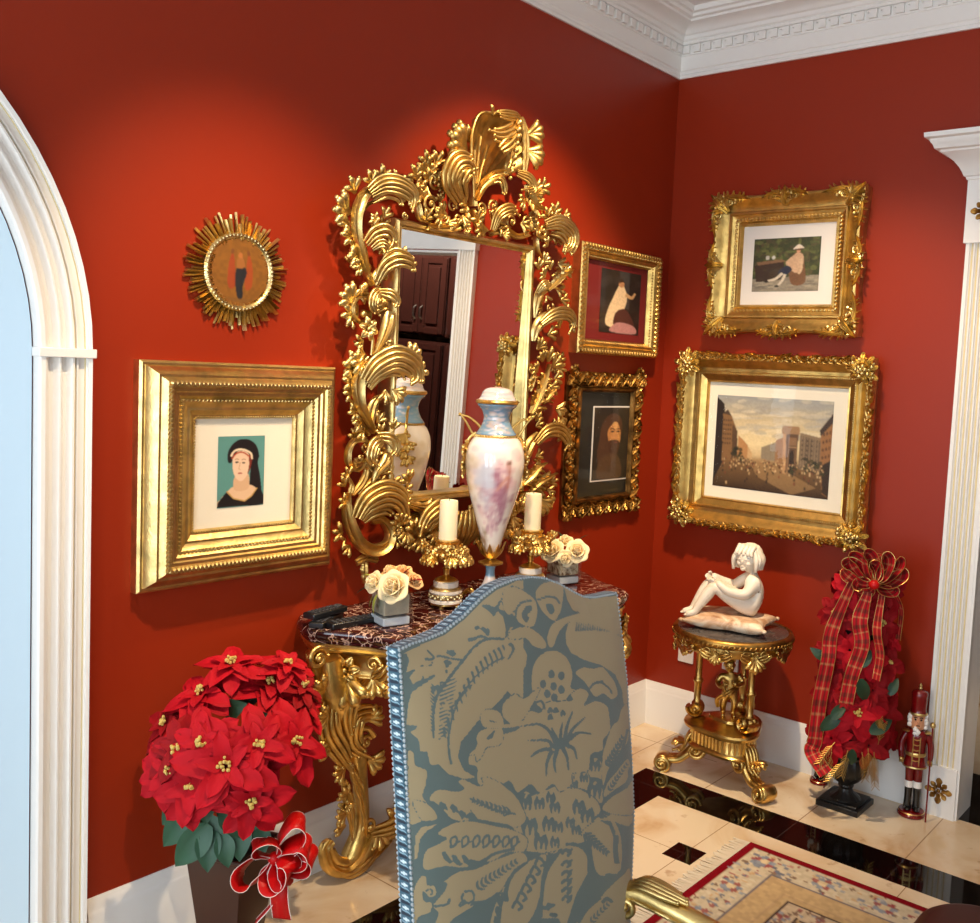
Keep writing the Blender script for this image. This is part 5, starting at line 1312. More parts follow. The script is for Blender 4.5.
def arrangement(c, label, s, blooms, leaves, rz, liner='liner'):
    t = thing('rose_arrangement', label, 'flower arrangement', (c.x, c.y, TZ), rz, 'rose arrangements in glass cubes')
    h = s/2; mb = MB()
    mb.prism([(-h, -h), (h, -h), (h, h), (-h, h)], 0, s*.99)
    iv = [(-h+.004, -h+.004), (h-.004, -h+.004), (h-.004, h-.004), (-h+.004, h-.004)]
    mb.v = []; mb.f = []; mb.m = []
    vs = [(x, y, z) for z in (0, s) for x, y in ((-h, -h), (h, -h), (h, h), (-h, h))]+[(x, y, z) for z in (s*.28, s) for x, y in iv]
    mb.add(vs, [(3, 2, 1, 0), (8, 9, 10, 11)]+[(i, (i+1) % 4, 4+(i+1) % 4, 4+i) for i in range(4)]+[(8+(i+1) % 4, 8+i, 12+i, 12+(i+1) % 4) for i in range(4)]+[(4+i, 4+(i+1) % 4, 12+(i+1) % 4, 12+i) for i in range(4)])
    mb.build('glass_cube', M['glass'], t, smooth=0)
    mb = MB(); mb.box((0, 0, s*.65), (s-.016, s-.016, s*.62)); mb.build('moss_liner' if liner == 'liner' else 'pebbles', M[liner], t, smooth=0, bevel=.003)
    mb = MB(); mb.box((0, 0, s*.15), (s-.012, s-.012, s*.26)); mb.build('clear_base', M['clearbase'], t, smooth=0, bevel=.004)
    for i, (p, r, d, m) in enumerate(blooms): rose('rose', p, r, d, M[m], t, i+3)
    for i, (p, d, L, w, m) in enumerate(leaves):
        mb = MB(); simple_leaf(mb, p, d, (0, 0, 1), L, w); mb.build('leaf', M[m], t, smooth=180)
    return t
M['liner'] = pmat('grey_brown_moss', (176, 164, 144), .8, var=.2, scale=30, bump=.4, bscale=80)
c = on(2, TZ, 390, 623); Rr = V((.62, -.78, 0)); Ff = V((-.78, -.62, 0)); Z = V((0, 0, 1))
arrangement(c, 'small cream rose arrangement in a glass cube, at the left end of the console', .098,
    [(Rr*.025+Ff*.03+Z*.115, .052, Ff+Z*.45, 'rose'), (Rr*-.045+Ff*.01+Z*.118, .036, Ff-Rr*.5+Z*.5, 'rose'), (Rr*.02-Ff*.03+Z*.14, .036, Ff*.5+Z, 'rosed'), (Rr*-.01-Ff*.02+Z*.142, .032, Ff*.4-Rr*.3+Z, 'rosed'), (Rr*.062-Ff*.02+Z*.125, .03, Rr*.6+Ff*.3+Z*.6, 'rosed')],
    [(Rr*-.04+Z*.11, -Rr-Z*.1, .075, .02, 'greend'), (Rr*-.035+Z*.1, -Rr*.7-Z*.7+Ff*.4, .06, .014, 'greeny'), (Rr*-.02+Ff*.045+Z*.095, -Rr*.4-Z*.9+Ff*.3, .06, .015, 'greeny'), (Rr*.03-Ff*.01+Z*.14, Rr*.4+Z*.8, .05, .012, 'redleaf2'), (Rr*.055+Z*.13, Rr*.9+Z*.5, .045, .012, 'redleaf2'), (Rr*-.05+Z*.13, -Rr*.8+Z*.4, .04, .014, 'greeny')], -.25)
c = on(2, TZ, 562, 582)
arrangement(c, 'small cream rose arrangement in a glass cube, at the right end of the console', .098,
    [(Rr*-.03+Ff*.03+Z*.115, .048, Ff+Z*.5-Rr*.2, 'rose'), (Rr*.055+Ff*.02+Z*.12, .046, Ff+Z*.5+Rr*.3, 'rose'), (Rr*.0-Ff*.02+Z*.14, .036, Ff*.4+Z, 'rose'), (Rr*.02+Ff*.04+Z*.098, .034, Ff+Rr*.1, 'rose')],
    [(Rr*-.03-Ff*.02+Z*.12, -Rr+Z*.6, .06, .018, 'greend'), (Rr*.03-Ff*.03+Z*.13, Rr*.5+Z*.9, .07, .018, 'greend'), (Rr*-.05+Z*.1, -Rr*1+Ff*.3, .06, .018, 'greend'), (Rr*.0-Ff*.03+Z*.13, -Rr*.3+Z, .06, .016, 'greend')], -.25, 'pebble')

# ------------------------------------------------------------------ remote controls
def remote(p, rz, L, label, zb=TZ):
    t = thing('remote_control', label, 'remote control', (p.x, p.y, zb), rz)
    mb = MB(); mb.box((0, 0, .009), (L, .046, .018)); mb.build('body', M['black'], t, smooth=40, bevel=.004)
    for i in range(7):
        for j in range(3):
            k = MB(); k.box((-L*.38+i*L*.105, -.013+j*.013, .0185), (L*.06, .008, .003)); k.build('button', M['rubber'], t, smooth=0, bevel=.001)
    k = MB(); k.lathe([(.012, .017), (.012, .0205), (.01, .0215)], (L*.36, 0, 0), 16); k.build('button', M['rubber'], t)
    return t
ra = on(2, TZ+.01, 354, 621); rb = on(2, TZ+.01, 333, 621); rc = on(2, TZ+.03, 324, 613.5)
remote(ra, -.1, .17, 'black remote control lying flat, nearest the glass cube of roses')
remote(rb+V((.0, .03, 0)), .5, .15, 'black remote control lying under another one, at the left end of the marble top')
remote(rb+V((.0, .035, 0)), .15, .14, 'short black remote control stacked on top of another, left end of the console', TZ+.0215)
# ------------------------------------------------------------------ the damask weave of the chair back, drawn as a mask (1 = matt taupe figure, 0 = satin blue ground)
S7 = 7.1; QO = {1: (385, 570), 2: (505, 570), 3: (385, 680), 4: (505, 680), 5: (385, 793), 6: (505, 793)}
DX0, DY0_, DX1, DY1_ = 383, 563, 642, 975
dm = Raster(int((DX1-DX0)*2), int((DY1_-DY0_)*2), 0.0, 1)
def q_(n, pts):
    ox, oy = QO[n]; return [((ox+x/S7-DX0)/(DX1-DX0), (oy+y/S7-DY0_)/(DY1_-DY0_)) for x, y in pts]
def fb(n, pts, v=1.0):
    if v == 1.0:
        P = [(p.x, p.y) for p in catmull([(x, y, 0) for x, y in q_(n, pts)], 8*len(pts), True)]
        dm.stroke(P+P[:2], (5.5/S7/(DX1-DX0),)*2, 0.0)
    dm.blob(q_(n, pts), v, n=8*len(pts))
def fp(n, pts, v=1.0): dm.poly(q_(n, pts), v)
def ln(n, pts, w=(5, 2), v=0.0): dm.stroke(q_(n, pts), tuple(1.35*k/S7/(DX1-DX0) for k in (w if isinstance(w, tuple) else (w, w))), v, samp=max(8, 5*len(pts)))
def dots(n, a, b, k, L, ang, w=5, v=0.0, both=True, taper=True):
    """a sprig of little strokes along a line"""
    for i in range(k):
        t = (i+.5)/k; x, y = a[0]+(b[0]-a[0])*t, a[1]+(b[1]-a[1])*t; th = math.atan2(b[1]-a[1], b[0]-a[0])
        for s in ((1, -1) if both else (1,)):
            l = L*(1-.5*t if taper else 1); ln(n, [(x, y), (x+l*.5*math.cos(th+s*ang), y+l*.5*math.sin(th+s*ang)), (x+l*math.cos(th+s*ang*.8), y+l*math.sin(th+s*ang*.8))], (w, 1.5), v)
# upper left: great feather leaf and the field around it
fp(1, [(125, 590), (300, 510), (420, 460), (560, 350), (700, 215), (800, 135), (923, 80), (985, 70), (985, 923), (985, 1010), (870, 860), (820, 923), (760, 985), (680, 1050), (600, 1150), (540, 1220), (520, 1330), (560, 1420), (650, 1475), (560, 1485), (450, 1450), (380, 1380), (320, 1390), (300, 1290), (250, 1290), (240, 1210), (180, 1150), (240, 1110), (150, 1100), (165, 950), (200, 830), (150, 760), (130, 660)])
fb(3, [(160, 520), (200, 510), (215, 600), (250, 620), (300, 650), (290, 740), (270, 830), (330, 920), (260, 1000), (160, 1000), (165, 700)])
fp(1, [(118, 600), (150, 590), (170, 640), (150, 720), (200, 820), (165, 880), (140, 923), (118, 923)], 0); ln(1, [(150, 760), (215, 700)], (14, 3)); ln(1, [(160, 860), (260, 800), (355, 750)], (18, 4)); ln(1, [(250, 820), (275, 755)], (8, 3))
fp(1, [(680, 250), (740, 250), (800, 275), (860, 300), (923, 330), (985, 350), (985, 420), (890, 400), (870, 450), (850, 500), (860, 420), (840, 330), (800, 290), (770, 330), (740, 290)], 0)
ln(1, [(790, 275), (830, 200)], (8, 2)); ln(1, [(880, 300), (860, 220)], (8, 2))
ln(1, [(350, 923), (430, 800), (540, 660), (640, 540), (730, 490), (850, 490)], (7, 6)); ln(1, [(560, 640), (480, 630), (380, 610), (340, 630), (330, 670), (250, 685)], (5, 3)); ln(1, [(730, 490), (680, 470), (610, 500)], (4, 8)); ln(1, [(350, 620), (300, 570)], 4); ln(1, [(340, 630), (280, 635)], (4, 8))
for a in (((640, 415), (670, 405)), ((690, 410), (735, 460)), ((710, 440), (740, 425)), ((440, 580), (500, 600)), ((480, 570), (470, 610)), ((420, 650), (470, 665)), ((440, 640), (440, 690)), ((430, 720), (445, 720)), ((350, 830), (340, 870)), ((370, 820), (380, 860)), ((590, 500), (620, 490))): ln(1, a, 9)
for i in range(17):   # barbs of the feather
    t = i/16; x = 900-540*t+60*t*t; y = 520+40*t+560*t*t; ln(1, [(x, y), (x+34-30*t, y+60-8*t), (x+28-10*t, y+110-30*t)], (7, 3), .25)
ln(1, [(920, 600), (800, 640), (660, 740), (560, 860), (470, 985)], (5, 5), .35)
for i in range(14): t = i/13; ln(3, [(380+10*t, 420-400*t), (430+20*t, 380-370*t), (450+70*t, 340-360*t)], (5, 2), .2); ln(3, [(350, 380-330*t), (320, 350-330*t)], (5, 2), .2)
ln(3, [(400, 30), (350, 200), (345, 420)], 5, .1); ln(3, [(620, 30), (520, 150), (470, 300), (450, 460), (470, 600)], (3, 7), .2)
# crown palmette
fb(2, [(-10, 150), (60, 120), (150, 160), (210, 210), (230, 290), (210, 390), (150, 400), (90, 360), (70, 290), (30, 320), (-10, 270)]); fb(2, [(120, 320), (150, 260), (190, 260), (180, 320), (150, 370)], 0); ln(2, [(75, 330), (85, 270), (130, 225), (190, 215)], 5); ln(2, [(160, 330), (200, 290)], 9, 1)
fb(2, [(215, 170), (260, 100), (340, 80), (410, 110), (410, 220), (390, 310), (350, 360), (300, 330), (250, 270)]); fb(2, [(290, 250), (330, 240), (350, 290), (320, 310)], 0); ln(2, [(230, 215), (300, 190), (360, 200), (390, 240)], 5)
fb(2, [(20, 480), (60, 420), (160, 405), (250, 460), (295, 530), (270, 560), (200, 540), (150, 485), (80, 490)]); fb(2, [(310, 540), (300, 470), (340, 380), (440, 330), (545, 305), (540, 330), (440, 380), (380, 450), (345, 540)])
fp(2, [(0, 500), (110, 510), (158, 600), (150, 680), (80, 790), (0, 850)]); ln(2, [(30, 520), (60, 560), (20, 640)], (10, 4), .2)
# right-hand wing
fp(2, [(415, 110), (500, 170), (600, 205), (790, 180), (815, 230), (850, 500), (870, 923), (885, 1180), (850, 1050), (830, 850), (780, 740), (690, 680), (560, 640), (470, 590), (432, 520), (430, 440), (450, 380), (520, 330), (545, 305), (480, 290), (440, 210)])
for i in range(20): t = i/19; ln(2, [(500+320*t, 440+60*t*t-40*t), (510+310*t, 370+110*t*t)], (6, 3), .45)
# berries and calyx below the bloom
for n, x, y in ((4, 150, 850), (4, 245, 870), (4, 325, 830), (4, 640, 610), (4, 640, 780), (4, 490, 700), (4, 545, 690), (6, 145, 70), (6, 245, 60), (6, 355, 95), (6, 525, 100), (6, 590, 160), (6, 175, 240), (6, 315, 230), (6, 255, 350), (6, 355, 350), (6, 385, 240), (6, 470, 210), (6, 505, 260), (6, 480, 50), (4, 420, 830), (4, 540, 900), (4, 480, 840)):
    ox, oy = QO[n]; fb(n, [(x-45, y+70), (x-50, y-10), (x, y-60), (x+50, y-10), (x+50, y+90), (x, y+80)])
fb(6, [(-40, 60), (100, 40), (250, 0), (420, -60), (640, 40), (680, 200), (600, 330), (440, 380), (300, 420), (100, 400), (-20, 300)])
for n, x, y, s in ((4, 150, 850, 1), (4, 245, 870, .9), (4, 325, 830, .8), (4, 640, 600, .9), (4, 635, 775, 1.2), (4, 490, 735, .7), (4, 560, 690, .7), (6, 145, 65, 1.1), (6, 355, 95, .9), (6, 525, 95, 1.1), (6, 585, 150, 1.2), (6, 175, 230, 1.4), (6, 310, 215, 1.1), (6, 255, 340, 1.2), (6, 355, 345, .8), (6, 380, 235, .8), (6, 465, 205, .8), (6, 505, 255, .8)):
    ln(n, [(x-28*s, y+55*s), (x-30*s, y), (x-4*s, y-38*s)], (3, 16*s)); ln(n, [(x, y+50*s), (x+4*s, y), (x+6*s, y-34*s)], (3, 16*s)); ln(n, [(x+28*s, y+55*s), (x+30*s, y+5), (x+12*s, y-32*s)], (3, 14*s)); dm.ell(*q_(n, [(x, y-30*s)])[0], 1.6/(DX1-DX0), 1.3/(DY1_-DY0_), 1.0)
# flower head and bloom
fb(2, [(190, 740), (235, 620), (340, 570), (440, 625), (480, 740), (470, 840), (560, 840), (590, 900), (540, 980), (330, 1060), (210, 923)]); 
for x, y in ((330, 740), (400, 750), (270, 810), (345, 825), (400, 850), (300, 880), (350, 905)): dm.ell(*q_(2, [(x, y)])[0], 3.2/(DX1-DX0), 4.2/(DY1_-DY0_), .15)
fb(2, [(500, 730), (560, 690), (620, 700), (690, 690), (740, 740), (780, 800), (800, 880), (760, 920), (700, 880), (640, 900), (590, 830), (560, 790)])
ln(2, [(620, 810), (680, 800), (740, 840), (760, 880)], 4)
fb(4, [(110, 250), (170, 215), (250, 230), (300, 160), (420, 150), (480, 90), (540, 60), (595, 100), (560, 180), (640, 150), (720, 180), (740, 250), (745, 360), (700, 420), (690, 500), (610, 530), (590, 640), (480, 660), (470, 740), (390, 790), (340, 740), (250, 800), (180, 740), (90, 800), (40, 720), (-20, 740), (-90, 780), (-190, 730), (-200, 620), (-260, 590), (-230, 490), (-130, 470), (-110, 390), (0, 380), (100, 340)])
for p in (((340, 480), (300, 430), (160, 430)), ((370, 470), (320, 370), (240, 315), (110, 330)), ((330, 490), (250, 500), (180, 545)), ((335, 500), (300, 580), (290, 690)), ((370, 490), (350, 580), (360, 660)), ((410, 480), (440, 550), (450, 640)), ((440, 465), (490, 490), (510, 560)), ((400, 470), (395, 380), (410, 300)), ((420, 450), (440, 330), (480, 220)), ((440, 440), (480, 350), (570, 265)), ((460, 420), (520, 375), (620, 380)), ((385, 475), (360, 400), (330, 340))): ln(4, p, (11, 3))
fp(4, [(310, 480), (380, 490), (460, 460), (440, 430), (380, 470)], 0)
for x, y in ((320, 260), (360, 210), (410, 230), (320, 210), (240, 205), (460, 125)): ln(4, [(x-12, y+25), (x, y-8), (x+16, y+20)], 7)
ln(4, [(215, 160), (260, 150), (285, 210)], 5); ln(4, [(600, 60), (640, 20), (700, 10)], 5)
# bell flower left of the bloom
fb(3, [(650, 400), (680, 360), (740, 340), (820, 330), (840, 400), (810, 460), (720, 480), (690, 540), (650, 580), (640, 530), (600, 530), (650, 470)]); fb(3, [(680, 250), (720, 210), (800, 220), (840, 280), (830, 330), (740, 340), (690, 320)]); fb(3, [(840, 170), (923, 100), (985, 130), (1100, 60), (1000, 250), (923, 320), (840, 260)]); ln(3, [(790, 325), (900, 325), (1000, 300)], (12, 8), 1)
fb(3, [(720, 420), (760, 370), (780, 360), (760, 410)], 0); ln(3, [(740, 290), (790, 300)], 3)
# big serrated leaves, left
fb(5, [(315, 50), (340, 0), (400, -25), (500, -10), (560, -30), (520, -80), (560, -95), (660, -50), (700, -60), (690, -110), (760, -100), (860, -40), (940, 40), (1000, 180), (930, 240), (760, 215), (660, 190), (500, 195), (420, 130), (360, 70)])
for x, y in ((400, 70), (480, 90), (540, 130), (600, 150)): fp(5, [(x, y-10), (x+30, y+10), (x+50, y+60), (x+20, y+40), (x+10, y+60), (x-20, y+10)], 0)
fp(5, [(600, 110), (660, 185), (760, 205), (880, 225), (923, 260), (860, 240), (700, 222), (620, 160)], 0); ln(5, [(930, 150), (780, 120), (680, 70), (600, 40)], 4); dots(5, (900, 145), (620, 50), 9, 55, .9, 8)
fb(5, [(270, 480), (300, 400), (400, 350), (440, 320), (375, 285), (470, 220), (600, 200), (760, 230), (923, 270), (1010, 330), (980, 420), (880, 420), (760, 480), (650, 500), (560, 530), (430, 520), (290, 545)])
for x in (480, 560, 640, 710, 780, 850, 910): ln(5, [(x-10, 390), (x-12, 330), (x+24, 300+abs(x-700)*.05), (x+30, 350), (x, 385)], 5); ln(5, [(x+30, 345), (x+55, 345)], 4)
for x, y in ((400, 420), (470, 440), (540, 440)): fp(5, [(x, y), (x+30, y), (x+70, y+60), (x+90, y+60), (x+60, y+80), (x+20, y+50)], 0)
ln(5, [(600, 480), (680, 490), (780, 430), (923, 395)], (8, 6))
fb(5, [(340, 800), (420, 700), (440, 640), (420, 630), (520, 560), (640, 540), (800, 470), (960, 420), (1010, 480), (940, 560), (860, 680), (780, 720), (700, 770), (600, 820), (480, 900), (400, 1000), (320, 1000), (380, 860)])
dots(5, (640, 680), (940, 480), 10, 60, 1.0, 8); ln(5, [(560, 700), (620, 700), (630, 760), (580, 780), (545, 750), (560, 710)], 5); ln(5, [(460, 750), (440, 790), (350, 805)], 6); dots(5, (580, 760), (530, 800), 3, 40, .6, 5)
fp(5, [(590, 800), (680, 790), (720, 760), (640, 770)], 0); fp(5, [(470, 910), (540, 860), (600, 850), (560, 880), (600, 890), (500, 923)], 0)
fp(5, [(600, 985), (760, 850), (800, 700), (780, 720), (640, 870), (560, 985)], 0); fb(5, [(760, 985), (780, 800), (850, 660), (923, 570), (1000, 700), (1000, 985)])
for x, y in ((800, 720), (790, 800), (830, 700), (780, 870)): fp(5, [(x, y), (x+30, y+20), (x+60, y+90), (x+30, y+70), (x+20, y+100), (x-10, y+40)], 0)
# small scrolls in the left margin
fb(5, [(200, 60), (280, 70), (340, 110), (370, 180), (300, 200), (250, 180)]); fp(5, [(205, 470), (215, 300), (260, 240), (380, 220), (300, 270), (250, 330), (230, 470)]); fb(5, [(205, 700), (250, 600), (290, 590), (300, 650), (350, 660), (365, 720), (320, 740), (270, 700), (280, 770), (330, 780), (320, 850), (240, 880), (215, 985), (205, 985)])
ln(5, [(290, 700), (310, 680), (340, 700), (320, 725)], 4)
# centre bottom leaf and its neighbours
fb(6, [(420, 385), (500, 360), (580, 420), (605, 520), (560, 620), (500, 740), (440, 923), (380, 985), (260, 923), (260, 760), (270, 640), (330, 480)])
ln(6, [(430, 360), (540, 380), (600, 450), (610, 560)], (5, 18)); ln(6, [(400, 400), (290, 560), (250, 740), (240, 880)], (6, 20)); ln(6, [(620, 590), (600, 680), (500, 800), (480, 923)], (12, 8))
for y in (420, 500, 570, 630, 690, 750): ln(6, [(400, y+15), (430, y-15), (465, y), (440, y+30)], 7); ln(6, [(440, y), (480, y-25)], 5)
for x, y in ((560, 640), (580, 600), (540, 700), (500, 770)): fp(6, [(x, y), (x+40, y-50), (x+20, y+10), (x-20, y+60)], 0)
for x, y in ((270, 800), (320, 850), (300, 780)): fp(6, [(x, y), (x+60, y+10), (x+40, y+35), (x-10, y+20)], 0)
fp(6, [(180, 923), (230, 850), (260, 890), (380, 890), (420, 985), (180, 985)], 0)
fb(6, [(0, 700), (60, 560), (160, 490), (290, 440), (260, 600), (240, 760), (180, 900), (80, 985), (-30, 985)]); ln(6, [(160, 490), (60, 570), (10, 680), (10, 770)], (5, 12)); 
for i in range(6): x, y = 250-32*i, 480+62*i; ln(6, [(x-40, y+30), (x-10, y-20), (x+30, y+20), (x, y+40)], 7)
fb(6, [(600, 330), (540, 290), (640, 200), (760, 190), (820, 300), (830, 480), (800, 570), (700, 590), (640, 540)]); dots(6, (560, 285), (730, 430), 8, 60, 1.0, 9)
fp(6, [(670, 195), (750, 200), (785, 280), (770, 310), (740, 230)], 0); 
for x in (790, 800, 780): ln(6, [(x, 300), (x-5, 400), (x+5, 500)], 6)
fp(6, [(820, 250), (870, 260), (845, 330), (890, 360), (880, 530), (825, 540), (840, 330)], 0); fp(6, [(630, 560), (700, 600), (720, 570), (830, 580), (760, 640), (700, 720), (650, 640), (620, 700)], 0)
fp(6, [(640, 200), (700, 130), (800, 50), (900, 40), (905, 200), (880, 240), (810, 220), (740, 180)]); ln(6, [(620, 190), (720, 120), (790, 60)], 5); dots(6, (660, 170), (860, 70), 10, 46, .9, 6)
fb(6, [(500, 985), (560, 860), (680, 740), (720, 690), (840, 580), (890, 560), (900, 985)]); ln(6, [(520, 923), (580, 830), (680, 740)], 7); dots(6, (600, 923), (760, 760), 7, 40, .9, 6); ln(6, [(690, 780), (720, 750), (760, 770)], 9); dots(6, (880, 923), (870, 700), 9, 30, .9, 5, .3)
# leaves climbing the right edge
fb(4, [(690, 640), (700, 500), (760, 330), (800, 290), (830, 200), (870, 180), (880, 380), (850, 480), (760, 620), (700, 760)]); fb(4, [(700, 830), (720, 740), (800, 640), (870, 560), (890, 640), (860, 740), (760, 800)]); fb(4, [(690, 920), (760, 830), (860, 770), (910, 720), (915, 923), (850, 960)])
ln(4, [(870, 350), (830, 500), (750, 620), (700, 780)], 6); ln(4, [(885, 620), (870, 720), (780, 790), (700, 850)], 6); dots(4, (720, 620), (840, 400), 9, 50, .9, 8); dots(4, (730, 790), (870, 590), 9, 34, .9, 6)
# the figure simply goes on below
dm.a[int((923-DY0_)*2):] = dm.a[int((923-DY0_)*2):int((923-DY0_)*2)-(dm.h-int((923-DY0_)*2)):-1][:dm.h-int((923-DY0_)*2)]
dm.blur(1)

# ------------------------------------------------------------------ the armchair
SH = 1.2
pL, pR = on(2, SH, 400, 650), on(2, SH, 617, 593)
EX = (pR-pL); CWID = EX.length; EX.normalize(); EX.z = 0; EX.normalize()
TIL = math.radians(6); EY = V((-EX.y, EX.x, 0))           # EY: away from the sitter's front
ES = (V((0, 0, 1))*math.cos(TIL)+EY*math.sin(TIL)); EN = EX.cross(ES).normalized()   # EN towards the front
PC = (pL+pR)/2; CROT = math.atan2(EX.y, EX.x)
root = V((PC.x, PC.y, .008))-EY*.20
ch = thing('armchair', 'high backed gilt armchair upholstered in silvery blue damask, standing before the console', 'armchair', root, CROT)
RI = Matrix.Rotation(-CROT, 3, 'Z')
def toL(p): return RI @ (p-root)
def pxuv(x, y):
    d = CF + CR*((x-CX)/FPX) - CU*((y-CY)/FPX); t = (PC-CAMP).dot(EN)/d.dot(EN); p = CAMP+d*t-PC
    return p.dot(EX), p.dot(ES)
top = [pxuv(*p) for p in ((400, 650), (413, 643.5), (427, 639), (444, 632), (464, 616.5), (483.6, 597), (497.7, 586.5), (515, 579.5), (533, 576.5), (547, 578), (561, 583.6), (575.4, 592.5), (584, 596.8), (595, 597.5), (606, 595.5), (617, 593))]
lef = [pxuv(400, 650), pxuv(407, 780), pxuv(414, 923)]; rig = [pxuv(617, 593), pxuv(627, 680), pxuv(632.5, 770), pxuv(634, 815), pxuv(632.5, 860), pxuv(630, 923)]
BOT = -.83
def side(L, s):
    L2 = sorted(L, key=lambda q: -q[1])
    for (xa, sa), (xb, sb) in zip(L2, L2[1:]):
        if s >= sb: return xa+(xb-xa)*((sa-s)/(sa-sb))
    return L2[-1][0]
def topy(u): return interp([((x-top[0][0])/(top[-1][0]-top[0][0]), s) for x, s in top], u)
GU, GV = 250, 320
def backpt(u, v, off=0.0):
    s = topy(u)+(BOT-topy(u))*v; x = side(lef, s)+(side(rig, s)-side(lef, s))*u
    dome = .022*(1-abs(2*u-1)**5)*(1-abs(2*v-1)**8) if off == 0 else 0
    return PC+EX*x+ES*s+EN*(dome+off)
def project(p):
    d = p-CAMP; z = d.dot(CF); return CX+FPX*d.dot(CR)/z, CY-FPX*d.dot(CU)/z
vs = []; cols = []; h, w = dm.h, dm.w
for i in range(GU+1):
    for j in range(GV+1):
        p = backpt(i/GU, j/GV); x, y = project(p); vs.append(toL(p))
        a = dm.a[min(h-1, max(0, int((y-DY0_)/(DY1_-DY0_)*h)))][min(w-1, max(0, int((x-DX0)/(DX1-DX0)*w)))][0]; cols.append((a, a, a, 1))
q1 = GV+1
fs = [(i*q1+j, i*q1+j+1, (i+1)*q1+j+1, (i+1)*q1+j) for i in range(GU) for j in range(GV)]
def damask():
    m, nt, b = newmat('damask_silk'); N = nt.nodes; L = nt.links
    at = N.new('ShaderNodeVertexColor'); at.layer_name = 'weave'
    sh = ramp(nt, [(.5, (0, 0, 0)), (.74, (1, 1, 1))]); L.new(at.outputs['Color'], sh.inputs['Fac'])
    mx = N.new('ShaderNodeMix'); mx.data_type = 'RGBA'; mx.inputs['A'].default_value = (*lin((100, 117, 114)), 1); mx.inputs['B'].default_value = (*lin((172, 154, 118)), 1)
    L.new(sh.outputs['Color'], mx.inputs['Factor']); L.new(mx.outputs['Result'], b.inputs['Base Color'])
    mr = N.new('ShaderNodeMapRange'); mr.inputs['To Min'].default_value = .38; mr.inputs['To Max'].default_value = .55; L.new(sh.outputs['Color'], mr.inputs['Value']); L.new(mr.outputs['Result'], b.inputs['Roughness'])
    tc = N.new('ShaderNodeTexCoord'); wv = N.new('ShaderNodeTexWave'); wv.inputs['Scale'].default_value = 420; wv.bands_direction = 'Z'; L.new(tc.outputs['Object'], wv.inputs['Vector'])
    bp = N.new('ShaderNodeBump'); bp.inputs['Strength'].default_value = .08; bp.inputs['Distance'].default_value = .001; L.new(wv.outputs['Fac'], bp.inputs['Height'])
    ad = N.new('ShaderNodeBump'); ad.inputs['Strength'].default_value = .25; ad.inputs['Distance'].default_value = .001; L.new(sh.outputs['Color'], ad.inputs['Height']); L.new(bp.outputs['Normal'], ad.inputs['Normal']); L.new(ad.outputs['Normal'], b.inputs['Normal'])
    setin(b, sheen=.25, spec=.6); return m
M['damask'] = damask(); M['bluesilk'] = pmat('plain_blue_silk', (96, 126, 136), .45, sheen=.2)
me = bpy.data.meshes.new('backrest'); me.from_pydata([tuple(v) for v in vs], [], fs)
# close the pad: sides and outside back
def outline_uv(off, n=60):
    L = [backpt(0, 1-i/n, off) for i in range(n)]+[backpt(i/n, 0, off) for i in range(n)]+[backpt(1, i/n, off) for i in range(n+1)]
    return [toL(p) for p in L]
ca = me.color_attributes.new('weave', 'FLOAT_COLOR', 'POINT'); ca.data.foreach_set('color', np.array(cols).ravel())
me.materials.append(M['damask']); me.shade_smooth()
bk = bpy.data.objects.new('backrest', me); COL.objects.link(bk); bk.parent = ch
D1 = -.027
mb = MB(); A0 = outline_uv(1e-6); A1 = outline_uv(D1); n = len(A0)
mb.add(A0+A1, [(i, i+1, n+i+1, n+i) for i in range(n-1)]+[tuple(range(n, 2*n))]); mb.build('backrest_cover', M['bluesilk'], bk, smooth=50)
# braid and cord round the edge
M['braid'] = colattr('woven_blue_braid', .5, sheen=.2)
NB = 300; r = Raster(NB*6, 10, lin((56, 96, 114)))
for i in range(NB//2):
    x0 = i/(NB/2); e = 1/(NB/2)
    r.poly([(x0+.04*e, .08), (x0+.3*e, .08), (x0+.42*e, .92), (x0+.12*e, .92)], lin((14, 34, 54))); r.poly([(x0+.36*e, .1), (x0+.44*e, .1), (x0+.56*e, .9), (x0+.48*e, .9)], lin((150, 184, 200)))
    r.ell(x0+.74*e, .5, .1*e, .3, lin((214, 226, 230))); r.ell(x0+.74*e, .5, .2*e, .16, lin((206, 222, 228)))
A0 = outline_uv(-.003, 120); A1 = outline_uv(-.024, 120); nA = len(A0); cen = toL(PC-ES*.4)
def brd(u, v):
    f = u*(nA-1); i = min(int(f), nA-2); a = A0[i].lerp(A0[i+1], f-i); b = A1[i].lerp(A1[i+1], f-i); p = a.lerp(b, v)
    T = (A0[min(i+2, nA-1)]-A0[max(0, i-1)]).normalized(); o = T.cross((b-a).normalized()); o = o if o.dot(p-cen) > 0 else -o
    return p+o*.0022
plate('braid', r, brd, M['braid'], bk)
M['cord'] = pmat('silver_white_cord', (168, 178, 182), .5)
mb = MB(); mb2 = MB()
for off, mm in ((-.001, mb), (-.026, mb2)):
    L = outline_uv(off, 330)
    acc = 0; last = L[0]; s = 0
    for k in range(1, len(L)):
        acc += (L[k]-L[k-1]).length
        if acc > .0062:
            acc = 0; d = L[k]-last; last = L[k]; s += 1
            M3 = (d.normalized().to_track_quat('X', 'Z')).to_matrix() @ Matrix.Rotation(.5, 3, 'Z')
            mm.ball(L[k], (.0038, .0027, .0027), 6, 4, M=M3)
cd1 = mb.build('front_cord', M['cord'], bk); cd2 = mb2.build('rear_cord', M['cord'], bk)
